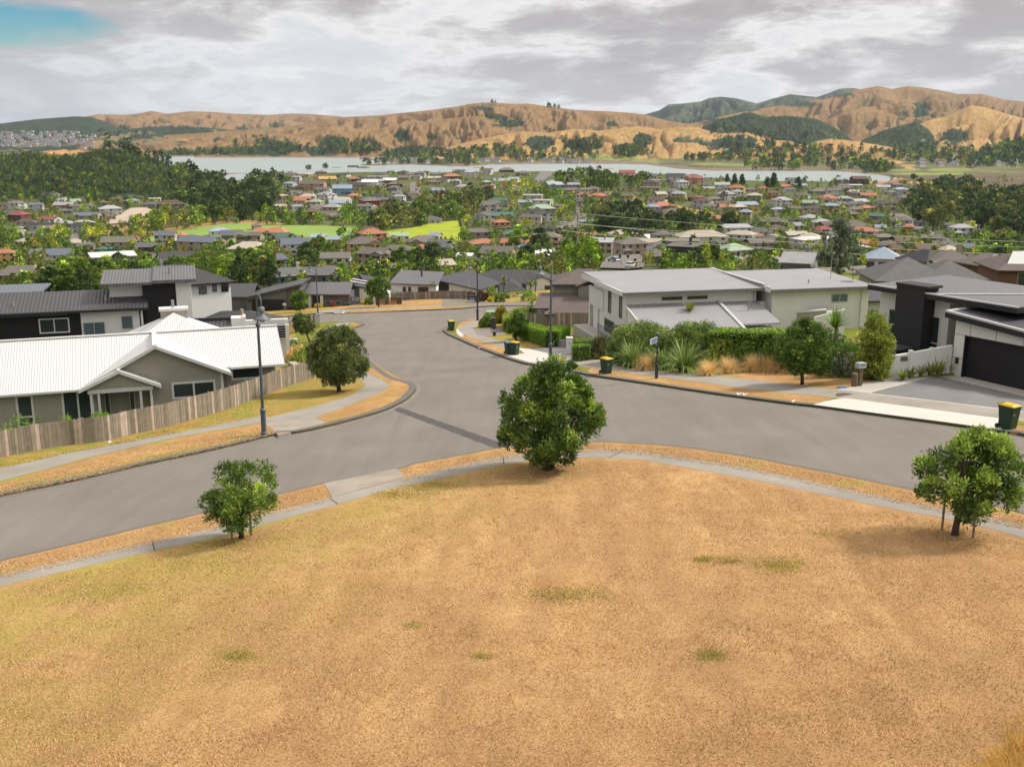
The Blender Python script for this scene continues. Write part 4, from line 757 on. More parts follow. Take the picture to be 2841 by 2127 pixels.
    h3.box('wall', -7.0, 8.6, 3.2, 12.6, F, 0.1, W_plain); h3.roof(hip(-7.5, 9.0, 3, 13, 0.1, 2.5, 0.5), T_shing); h3.roof(hip(-2.5, 3.4, -1.6, 7, -0.4, 1.5, 0.5), T_shing, name='front_roof'); h3.box('wall', -2.0, 2.6, -1.7, 5, F, -0.5, W_plain)
    h3.prism('gable_wall', [(3.2, 1.2, F), (8.6, 1.2, F), (8.6, 1.2, 0.9), (5.9, 1.2, 2.1), (3.2, 1.2, 0.9)], (0, 3, 0), W_plain); h3.roof(gable(3.2, 8.6, 1.2, 9, 0.8, 2.35, 'y', 0.4), T_shing, name='gable_roof'); h3.win((6.4, 1.2), (7.4, 1.2), -0.6, 0.6, w=0.08)
    h3.pipe('roof_vent', 1.0, 2.5, 1.0, 2.3, 0.09, steel)
    h4 = H('brown_tiled_house', 'two-storey beige house with stepped brown tiled roofs, left behind the big pale grey house', np.array([3.09, 121.15, -20.79]) * 0.873, 0, 0.873)
    F = h4.fl / 0.873 - 0.4
    h4.box('wall', 1.9, 9, 3, 9, F, 3.25, W_grey); h4.roof(hip(1.9, 9.6, 3, 9, 3.3, 4.75, 0.35), T_brown, name='upper_roof'); h4.box('wall', 4.8, 9, 2.2, 3, F, 3.2, W_grey); h4.roof(gable(4.8, 9, 2.2, 7, 3.15, 4.2, 'y', 0.35), T_brown, name='upper_roof')
    h4.box('wall', 0, 8.5, -0.5, 3, F, 0.4, W_grey); h4.roof([[(0.7, -1.2, 0.35), (9, -1.2, 0.35), (5.1, 1.9, 1.75)], [(0.7, -1.2, 0.35), (5.1, 1.9, 1.75), (4.2, 3.0, 2.2), (0.7, 3.0, 2.2)], [(9, -1.2, 0.35), (9, 3, 2.2), (4.2, 3.0, 2.2), (5.1, 1.9, 1.75)], [(-0.5, -0.5, 0.95), (1.2, -0.5, 0.95), (1.9, 3.0, 2.25), (0.1, 3.0, 2.25)]], T_brown)
    h4.box('gutter', 0.7, 9, -1.3, -1.2, 0.2, 0.36, darkgrey); h4.box('gutter', 1.5, 4.7, 2.5, 2.64, 3.05, 3.2, darkgrey)
centre_houses()

def big_grey_house():
    h = H('pale_grey_house', 'big two-storey pale grey house with broad grey corrugated flat-pitched roofs and corner balcony', np.array([7.45, 65.91, -9.8]) * 1.26, 13, 1.26)
    F = h.fl / 1.26 - 0.4
    h.prism('wall', [(0, 0.3, -1.0), (8.9, 0.3, -1.0), (8.9, 0.3, -0.12), (0, 0.3, -0.12)], (0, 7.2, 0), W_cream)
    h.box('wall', 0, 9.6, 0.32, 7.5, F, -0.98, W_cream); sl = h.prism('side_wall', [(-0.06, 0.3, F), (-0.06, 5.0, F), (-0.06, 5.0, 0.0), (-0.06, 0.3, -0.15)], (0.06, 0, 0), W_pale)
    h.roof([[(-0.5, -0.15, 0.0), (9.35, -0.15, 0.0), (9.35, 8.6, 0.22), (-0.5, 8.6, 0.22)]], R_grey, 0.16)
    h.box('gutter', -0.5, 9.4, -0.28, -0.15, -0.17, 0.0, mat('zinc_grey', (0.2, 0.2, 0.2), 0.5)); h.box('bargeboard', -0.58, -0.5, -0.2, 8.6, -0.22, 0.08, white); h.box('ridge_cap', 9.2, 9.45, -0.1, 8.6, 0.02, 0.24, trim_grey)
    # right-hand wing
    h.box('wall', 9.6, 16.6, -0.6, 6.5, F, -0.10, W_pale); h.roof([[(9.3, -1.0, 0.0), (16.9, -1.0, 0.0), (16.9, 7.0, 0.18), (9.3, 7.0, 0.18)]], R_grey, 0.2, 'wing_roof'); h.box('gutter', 9.3, 16.95, -1.12, -1.0, -0.2, -0.01, mat('zinc_grey', (0.2, 0.2, 0.2))); h.box('bargeboard', 9.2, 9.3, -1.0, 7, -0.2, 0.16, white)
    h.win((13.9, -0.6), (15.0, -0.6), -1.02, -0.56, n=2, fr=trim_grey, gl=glass_teal, w=0.05); h.pipe('downpipe', 16.0, -0.72, F, -0.2, 0.05, trim_grey); h.pipe('downpipe', 8.7, 0.2, -1.2, -0.1, 0.05, trim_grey)
    # lean-to below
    h.roof([[(-0.15, -4.3, -2.05), (6.2, -4.3, -2.05), (6.2, 0.3, -0.86), (-0.15, 0.3, -0.86)], [(6.2, -3.1, -1.78), (9.0, -3.1, -1.78), (9.0, 0.3, -0.9), (6.2, 0.3, -0.9)]], R_grey, 0.14, 'lean_to_roof')
    h.box('gutter', -0.15, 6.25, -4.42, -4.3, -2.2, -2.06, mat('zinc_grey', (0.2, 0.2, 0.2))); h.prism('roof_flashing', [(6.1, -4.3, -2.04), (6.3, -4.3, -2.04), (6.3, 0.3, -0.82), (6.1, 0.3, -0.82)], (0, 0, 0.06), trim_grey)
    h.prism('bargeboard', [(-0.22, -4.3, -2.15), (-0.22, 0.3, -0.98), (-0.22, 0.3, -0.78), (-0.22, -4.3, -1.97)], (0.07, 0, 0), white)
    h.box('lean_to_wall', 0.0, 8.6, -3.8, 0.3, F, -2.1, W_cream); h.prism('lean_to_wall', [(0.0, -3.8, F), (0.0, 0.3, F), (0.0, 0.3, -1.05), (0.0, -3.8, -2.1)], (0.1, 0, 0), W_cream); h.pipe('flue', 7.7, -1.2, -1.3, -0.35, 0.05, steel)
    for x in (2.3, 4.05): h.win((x, 0.3), (x + 1.42, 0.3), -0.66, -0.44, fr=white, w=0.05)
    h.win((-0.06, 1.6), (-0.06, 1.15), -1.85, -0.5, n=1, fr=mat('taupe_frame', (0.25, 0.24, 0.22)), w=0.04, hbar=0.35); h.win((-0.06, 3.9), (-0.06, 3.4), -1.9, -0.5, n=1, fr=mat('taupe_frame', (0.25, 0.24, 0.22)), w=0.04, hbar=0.35); h.win((-0.06, 4.6), (-0.06, 2.6), F + 0.6, -2.45, n=3, fr=mat('taupe_frame', (0.25, 0.24, 0.22)), w=0.04)
    # balcony on posts
    b = h.box('balcony', -0.1, 2.6, 5.0, 8.2, -2.0, -1.85, W_pale); h.box('parapet', -0.12, 0.0, 5.0, 8.2, -2.0, -0.75, W_pale, b); h.box('parapet', 0.0, 2.6, 8.1, 8.2, -2.0, -0.75, W_pale, b); h.box('handrail', -0.16, 0.04, 5.0, 8.24, -0.75, -0.69, white, b)
    for y in (6.1, 8.0): h.box('balcony_post', -0.1, 0.12, y, y + 0.3, F, -2.0, W_pale)
    h.box('wall', 0.6, 9.6, 7.5, 8.6, F, -0.05, W_pale); h.box('deck', -1.2, -0.07, 3.0, 8.5, F - 1.5, F + 0.35, concrete)
    mb = MB()
    for k in range(14): y = 1.0 + k * 0.2; mb.tube([h.w(-0.9, y, F + 0.45), h.w(-0.9, y, F + 1.25)], 0.015, 4)
    mb.tube([h.w(-0.9, 0.95, F + 1.25), h.w(-0.9, 3.7, F + 1.25)], 0.025, 5); obj('railing', mb, darkgrey, h.root)
    d = h.box('satellite_mount', 16.4, 16.45, 1.2, 1.25, 0.1, 0.5, steel); obj('satellite_dish', MB().lathe([(0.02, 0), (0.35, 0.04), (0.55, 0.16), (0.52, 0.17), (0.33, 0.07), (0.02, 0.03)], h.w(16.4, 1.0, 0.45), 16), darkgrey, d); h.pipe('aerial', 15.2, 2.0, 0.1, 1.9, 0.025, steel); h.pipe('roof_vent', 12.9, 0.8, 0, 0.3, 0.06, steel)
big_grey_house()

def right_house():
    O = G(*Z4(1713, 885))
    h = H('black_and_cream_garage_house', 'modern cream panelled house with black double garage, black chimney and flat charcoal roofs, far right', O, -60.5, floor=0.0)
    F = -0.5
    h.box('wall', 0, 0.68, 0, 7, F, 3.3, W_cream); h.box('wall', 0.68, 9, 0.0, 0.3, 2.44, 3.2, W_cream); h.box('wall', 5.9, 9, 0, 7, F, 2.44, W_cream); h.box('wall', 0.68, 9, 0.3, 7, 2.44, 3.1, W_cream)
    for z0, z1 in ((1.05, 1.07), (2.42, 2.44)): h.box('panel_joint', 0, 0.68, -0.012, 0, z0, z1, darkgrey)
    for x in (0.98, 2.62, 4.3): h.box('panel_joint', x, x + 0.02, -0.012, 0, 2.44, 3.3, darkgrey)
    d = h.box('garage_door', 0.75, 5.8, 0.22, 0.28, F, 2.4, door_dk); h.box('door_frame', 0.68, 0.75, -0.03, 0.3, F, 2.44, black); h.box('door_frame', 0.75, 5.9, -0.03, 0.3, 2.38, 2.44, black)
    h.box('wall_lamp', 0.28, 0.42, -0.14, 0, 0.75, 1.1, black)
    zf = lambda x, y: 3.68 - 0.075 * x + 0.012 * y
    def slabz(x0, x1, y0, y1, dz0, dz1, m, nm):
        c = [(x0, y0), (x1, y0), (x1, y1), (x0, y1)]; return obj(nm, MB().hexa([h.w(x, y, zf(x, y) + dz0) for x, y in c] + [h.w(x, y, zf(x, y) + dz1) for x, y in c]), m, h.root)
    slabz(-0.4, 9.2, -0.5, 8.4, -0.36, -0.05, black, 'fascia'); h.roof([[(-0.3, -0.35, zf(-.3, -.35) + .02), (9.2, -0.35, zf(9.2, -.35) + .02), (9.2, 8.4, zf(9.2, 8.4) + .02), (-0.3, 8.4, zf(-.3, 8.4) + .02)]], R_navy, 0.07)
    slabz(-0.4, -0.2, -0.5, 8.4, -0.05, 0.06, trim_grey, 'roof_edge'); slabz(-0.2, 9.2, -0.5, -0.3, -0.05, 0.06, trim_grey, 'roof_edge')
    # living wing
    h.box('wall', -3.9, -2.05, 2.0, 8, F, 3.95, W_white); h.box('wall', -7.25, -5.1, 2.0, 8, F, 3.95, W_white); h.box('wall', -5.1, -3.9, 2.2, 8, F, 3.95, W_white); h.box('wall', -2.05, 2.5, 4.5, 8, F, 3.95, W_blackp)
    h.box('chimney', -5.2, -3.1, 1.0, 2.2, F, 4.52, W_blackp); h.box('chimney_cap', -5.25, -2.85, 0.95, 2.25, 4.52, 4.66, black)
    h.box('fascia', -7.5, 3.0, 1.05, 8.4, 3.92, 4.22, black); h.roof([[(-7.45, 1.15, 4.26), (3.0, 1.15, 4.26), (3.0, 8.4, 4.36), (-7.45, 8.4, 4.36)]], R_mid, 0.05, 'living_roof'); h.box('roof_edge', -7.5, 3.0, 1.0, 1.16, 4.22, 4.30, trim_grey)
    h.prism('roof_flashing', [(-2.5, 1.2, 4.28), (-2.2, 1.2, 4.28), (2.6, 8.4, 4.38), (2.3, 8.4, 4.38)], (0, 0, 0.03), trim_grey)
    h.win((-3.55, 2.0), (-2.65, 2.0), 0.2, 2.75, fr=white, w=0.08, hbar=0.38); h.win((-6.4, 2.0), (-5.4, 2.0), 0.2, 2.75, fr=white, w=0.08, hbar=0.38)
    s = thing('spa_pool', h.w(-4.4, -0.6, 0.0), 'black covered spa pool by the black chimney behind the white wall', 'spa pool'); obj('tub', MB().hexa([h.w(*q) for q in ((-5.6, -1.3, -.4), (-3.4, -1.3, -.4), (-3.4, 0.7, -.4), (-5.6, 0.7, -.4), (-5.6, -1.3, .85), (-3.4, -1.3, .85), (-3.4, 0.7, .85), (-5.6, 0.7, .85))]), black, s, bevel=0.08); obj('cover', MB().hexa([h.w(*q) for q in ((-5.68, -1.38, .85), (-3.32, -1.38, .85), (-3.32, 0.78, .85), (-5.68, 0.78, .85), (-5.68, -1.38, .97), (-3.32, -1.38, .97), (-3.32, 0.78, .97), (-5.68, 0.78, .97))]), darkgrey, s, bevel=0.04)
    # low dark house between, hip roofed house behind
    g = H('low_ink_roofed_house', 'low white house with ink dark roof, between the pale grey and black chimney houses', PY(*Z4(985, 380), 102), 5)
    F = g.fl - 0.3; g.box('wall', 0.3, 7, 0.3, 6, F, -0.15, W_white); g.roof([[(-0.3, -0.3, 0), (7, -0.3, 0), (7, 3.2, 0.55), (1.2, 3.2, 0.55)], [(-0.3, -0.3, 0), (1.2, 3.2, 0.55), (1.2, 6.5, 0.1), (-0.3, 6.5, 0.1)]], R_navy, 0.2); g.win((0.45, 0.3), (0.8, 0.3), -1.9, -0.6, fr=white, w=0.06)
    k = H('grey_tiled_house', 'house with big grey tiled hip roof, directly behind the black chimney house', (38.44, 110, -15.18), -5)
    F = k.fl - 0.3; k.box('wall', 0.4, 8.6, 0.4, 9, F, -0.05, W_grey); k.roof(hip(0.4, 8.2, 0.4, 8.2, 0, 2.1, 0.5), T_grey); k.roof(hip(6, 12, 2.4, 9, 0.0, 1.7, 0.4), T_grey, name='wing_roof'); k.box('wall', 6, 11.5, 2.8, 8.5, F, 0, W_grey)
    n = H('solar_roofed_house', 'brown tiled house with white solar panel on its roof at the right edge', hit(*ZM[3](2000, 1075)), -6, floor=0.0)
    n.box('wall', 0, 14, 0, 8, -1, 2.5, mat('brown_brick', (0.16, 0.085, 0.06), 0.9, 0.15, 3)); n.roof(hip(0, 14, 0, 8, 2.5, 4.6, 0.6), T_brown)
    for x in (2.2, 4.2, 7.0): n.win((x, 0), (x + 1.1, 0), 0.6, 2.1, fr=mat('tan_frame', (0.45, 0.36, 0.24)), w=0.08)
    n.prism('solar_panel', [(1.0, 0.7, 3.1), (4.2, 0.7, 3.1), (5.2, 3.2, 4.4), (2.4, 3.2, 4.4)], (0, 0, 0.08), mat('pale_panel', (0.62, 0.62, 0.6), 0.2, 0.03))
right_house()

# ------------------------------------------------------------------ foliage builders
def unit(a): return a / np.maximum(np.linalg.norm(a, axis=-1, keepdims=True), 1e-9)
def leaves(C, A, n, ln, wd, spread=0.9, jit=0.06, r=rng):
    """n diamond leaves around each cluster centre C, pointing roughly along A"""
    m = len(C); c = np.repeat(C, n, 0) + r.normal(0, jit, (m * n, 3)); a = unit(np.repeat(A, n, 0) + spread * unit(r.normal(0, 1, (m * n, 3))))
    s = unit(np.cross(a, unit(r.normal(0, 1, (m * n, 3))))); L = ln * r.uniform(0.7, 1.25, (m * n, 1)); W = wd * r.uniform(0.75, 1.2, (m * n, 1))
    V = np.stack([c, c + a * L * 0.5 + s * W * 0.5, c + a * L, c + a * L * 0.5 - s * W * 0.5], 1).reshape(-1, 3)
    return V, np.arange(m * n * 4).reshape(-1, 4)
def leaf_mat(nm, c, trans=0.22, spec=0.35, rough=0.5, rnd=0.0): return mat(nm, c, rough, 0.10, 1.5, spec=spec, tint=True, trans=trans, rnd=rnd)
L_poh = leaf_mat('dark_leaf', (0.095, 0.165, 0.026)); L_round = leaf_mat('olive_leaf', (0.105, 0.14, 0.036)); L_bright = leaf_mat('bright_leaf', (0.16, 0.28, 0.022), 0.3); L_mid = leaf_mat('mid_green_leaf', (0.11, 0.19, 0.028))
L_yel = leaf_mat('yellow_green_leaf', (0.24, 0.29, 0.045), 0.3); L_grey = leaf_mat('grey_green_leaf', (0.145, 0.21, 0.042)); L_straw = leaf_mat('straw_blade', (0.68, 0.49, 0.22), 0.35, 0.05, 0.9); L_flax = leaf_mat('flax_blade', (0.16, 0.23, 0.045), 0.15, 0.4); L_red = leaf_mat('pink_bloom', (0.40, 0.10, 0.11)); L_gold = leaf_mat('yellow_bloom', (0.62, 0.48, 0.02)); L_plum = leaf_mat('plum_leaf', (0.07, 0.035, 0.03))
def prof(p, t): p = np.array(p); return np.interp(t, p[:, 0], p[:, 1])
def crown(base, Ht, pr, n_lobe, lobe_r, n_cl, nl, ln, wd, r, tips=0.3, lean=(0, 0), sx=1.0, core=0.25, jit=0.06):
    """leaf clusters grouped in lobes inside a profile of radius pr(t), t = height fraction"""
    t = np.sqrt(r.uniform(0, 1, n_lobe * 6)) if False else r.uniform(pr[0][0], pr[-1][0], n_lobe * 8); R = prof(pr, t); keep = r.uniform(0, max(q[1] for q in pr), len(t)) < R; t = t[keep][:n_lobe]; R = R[keep][:n_lobe]
    th = r.uniform(0, 2 * np.pi, len(t)); rad = R * np.where(r.uniform(0, 1, len(t)) < core, r.uniform(0.1, 0.6, len(t)), r.uniform(0.72, 1.0, len(t))) - lobe_r * 0.55; rad = np.maximum(rad, 0)
    LC = np.stack([rad * np.cos(th) * sx + lean[0] * t, rad * np.sin(th) + lean[1] * t, t * Ht], 1) + np.array(base)
    lr = lobe_r * r.uniform(0.65, 1.3, len(t)); m = len(LC)
    D = unit(r.normal(0, 1, (m, n_cl, 3)) + np.array([0, 0, 0.35])); out = unit(LC - np.array(base) - np.array([0, 0, Ht * 0.45]))
    D = unit(D + 0.45 * out[:, None, :]); C = LC[:, None, :] + D * (lr[:, None, None] * r.uniform(0.55, 1.0, (m, n_cl, 1)))
    A = unit(D + 0.5 * np.array([0, 0, 1.0])); V, Fq = leaves(C.reshape(-1, 3), A.reshape(-1, 3), nl, ln, wd, 0.8, jit, r)
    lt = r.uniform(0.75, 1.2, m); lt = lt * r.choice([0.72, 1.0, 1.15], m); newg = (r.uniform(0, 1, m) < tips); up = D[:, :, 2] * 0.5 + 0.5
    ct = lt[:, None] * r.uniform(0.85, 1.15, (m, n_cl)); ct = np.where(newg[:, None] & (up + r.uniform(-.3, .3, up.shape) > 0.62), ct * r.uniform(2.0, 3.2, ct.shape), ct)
    return V, Fq, np.repeat(ct.reshape(-1), nl) * r.uniform(0.85, 1.15, m * n_cl * nl), LC
def tree(name, label, base, Ht, pr, leafm, n_lobe=70, lobe_r=0.42, n_cl=20, nl=12, ln=0.12, wd=0.06, seed=1, tips=0.3, trunk_r=0.09, trunk_t=0.3, lean=(0, 0), sx=1.0, group=None, cat='tree', limbs=9, stems=1, core=0.25):
    r = np.random.default_rng(seed); root = thing(name, base, label, cat, group)
    V, Fq, tn, LC = crown((0, 0, 0), Ht, pr, n_lobe, lobe_r, n_cl, nl, ln, wd, r, tips, lean, sx, core)
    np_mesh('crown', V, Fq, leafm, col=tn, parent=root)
    mb = MB(); top = Vector((lean[0] * trunk_t, lean[1] * trunk_t, Ht * trunk_t))
    for sidx in range(stems):
        o = Vector((0.12 * sidx * math.cos(sidx * 2.4), 0.12 * sidx * math.sin(sidx * 2.4), -0.05)) if sidx else Vector((0, 0, -0.05))
        mid = o.lerp(top, 0.5) + Vector((0.05 * r.normal(), 0.05 * r.normal(), 0)); mb.tube([o, mid, top], [trunk_r * 1.25, trunk_r * 0.95, trunk_r * 0.8], 9)
    for i in range(min(limbs, len(LC))):
        e = Vector(LC[i * len(LC) // limbs]); s0 = top.lerp(Vector((0, 0, Ht * trunk_t * 0.6)), r.uniform(0, 0.6)); m1 = s0.lerp(e, 0.5) + Vector((0, 0, 0.08 * Ht * r.uniform(-.2, .6))); mb.tube([s0, m1, e], [trunk_r * 0.6, trunk_r * 0.4, trunk_r * 0.12], 6)
    obj('trunk', mb, bark, root, local=True, smooth=True); return root
def shrub(name, label, base, rx, ry, rz, leafm, n=500, nl=8, ln=0.10, wd=0.05, seed=1, tips=0.2, cat='shrub', group=None, lump=0.25, tn0=1.0):
    r = np.random.default_rng(seed); d = unit(r.normal(0, 1, (n, 3))); d[:, 2] = np.abs(d[:, 2]) - 0.15; d = unit(d); k = r.uniform(0.72, 1.0, (n, 1)) * (1 + lump * pn(d[:, 0] * 2.3 + seed, d[:, 1] * 2.3 + d[:, 2] * 1.9)[:, None])
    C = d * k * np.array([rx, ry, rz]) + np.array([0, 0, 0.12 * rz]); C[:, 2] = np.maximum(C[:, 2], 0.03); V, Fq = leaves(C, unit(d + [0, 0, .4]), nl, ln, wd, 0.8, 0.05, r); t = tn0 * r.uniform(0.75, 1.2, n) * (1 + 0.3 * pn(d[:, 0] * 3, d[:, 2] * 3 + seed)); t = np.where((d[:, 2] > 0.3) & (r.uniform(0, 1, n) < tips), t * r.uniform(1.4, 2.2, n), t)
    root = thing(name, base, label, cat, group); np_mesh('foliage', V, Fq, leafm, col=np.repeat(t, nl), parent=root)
    mb = MB()
    for i in range(5): a = i * 1.26 + seed; mb.tube([(0, 0, 0), (rx * 0.5 * math.cos(a), ry * 0.5 * math.sin(a), rz * 0.75)], [0.04, 0.015], 5)
    obj('stem', mb, bark, root, local=True); return root
def hedge(name, label, pts, w, h, leafm, seed=1, ln=0.09, wd=0.05, dens=110, tips=0.25, group=None):
    """clipped hedge along ground points"""
    r = np.random.default_rng(seed); root = thing(name, pts[0], label, 'hedge', group); o = np.array(pts[0]); Cs = []; Ns = []; core = MB()
    for a, b in zip(pts[:-1], pts[1:]):
        a, b = np.array(a) - o, np.array(b) - o; L = np.linalg.norm((b - a)[:2]); t = (b - a) / L; nn = np.array([-t[1], t[0], 0]) / np.linalg.norm(t[:2])
        n = int(dens * L * (2 * h + w)); s = r.uniform(-0.06 * w, L + 0.06 * w, n); q = r.uniform(0, 2 * h + w, n); side = np.where(q < h, -1, np.where(q < h + w, 0, 1)); off = np.where(side == 0, q - h - w / 2, side * w / 2); z = np.where(side == 0, h, np.where(side < 0, q, q - h - w)); bul = 0.06 * pn(s * 1.3 + seed, z * 1.5 + off)
        Cs.append(a + t * s[:, None] + nn * (off + side * bul)[:, None] + np.array([0, 0, 1.0]) * (z + (side == 0) * bul)[:, None]); Ns.append(nn * side[:, None] + np.array([0, 0, 1.0]) * ((side == 0) * 1.0 + 0.35)[:, None])
        for end in (0, 1):
            m = int(dens * h * w); p = a if end == 0 else b; x = r.uniform(-w / 2, w / 2, m); z = r.uniform(0, h, m); Cs.append(p + nn * x[:, None] + np.array([0, 0, 1.0]) * z[:, None]); Ns.append(np.repeat((t * (1 if end else -1))[None], m, 0) + [0, 0, .3])
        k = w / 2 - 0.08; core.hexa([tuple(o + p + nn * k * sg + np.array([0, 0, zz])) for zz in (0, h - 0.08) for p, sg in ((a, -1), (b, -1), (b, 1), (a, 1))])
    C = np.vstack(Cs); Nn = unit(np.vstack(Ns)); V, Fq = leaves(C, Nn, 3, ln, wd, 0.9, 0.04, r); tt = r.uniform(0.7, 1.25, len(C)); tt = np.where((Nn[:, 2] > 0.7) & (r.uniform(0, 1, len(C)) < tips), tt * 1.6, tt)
    np_mesh('foliage', V, Fq, leafm, col=np.repeat(tt, 3), parent=root); obj('dark_core', core, mat('hedge_core', (0.02, 0.03, 0.01), 1.0), root); return root  # added dark solid core, keeps the hedge from being seen through
def blades(n, L, w, r, tilt=(0.2, 1.1), droop=0.9, segs=5, stiff=False, c=(0, 0, 0), br=0.1):
    th = r.uniform(0, 2 * np.pi, n); ti = r.uniform(*tilt, n); ll = L * r.uniform(0.7, 1.15, n); V = []; F = []
    b0 = np.array(c) + np.stack([br * np.cos(th) * r.uniform(0, 1, n), br * np.sin(th) * r.uniform(0, 1, n), np.zeros(n)], 1); p = b0.copy(); side = np.stack([-np.sin(th), np.cos(th), np.zeros(n)], 1); a = ti * 0.45
    rows = [(p, 1.0)]
    for k in range(segs):
        d = np.stack([np.cos(th) * np.sin(a), np.sin(th) * np.sin(a), np.cos(a)], 1); p = p + d * (ll / segs)[:, None]; a = a + ti * droop / segs * (1.3 if not stiff else 0.25); rows.append((p, 1.0 - ((k + 1) / segs) ** 2 * 0.95))
    for p, s in rows: V.append(p - side * w * s / 2); V.append(p + side * w * s / 2)
    m = len(rows); Vv = np.stack(V, 1).reshape(-1, 3); b = np.arange(n)[:, None] * (2 * m)
    F = np.concatenate([b + np.array([2 * k, 2 * k + 1, 2 * k + 3, 2 * k + 2]) for k in range(m - 1)], 0); return Vv, F.reshape(-1, 4), m - 1
def tussock(name, label, base, n, L, w, leafm, seed, cat, group=None, **k):
    r = np.random.default_rng(seed); V, Fq, sg = blades(n, L, w, r, **k); t = r.uniform(0.65, 1.4, n); o = np_mesh(name, V, Fq, leafm, col=np.tile(t, sg)); o.location = tuple(map(float, base)); return tag(o, label, cat, group)

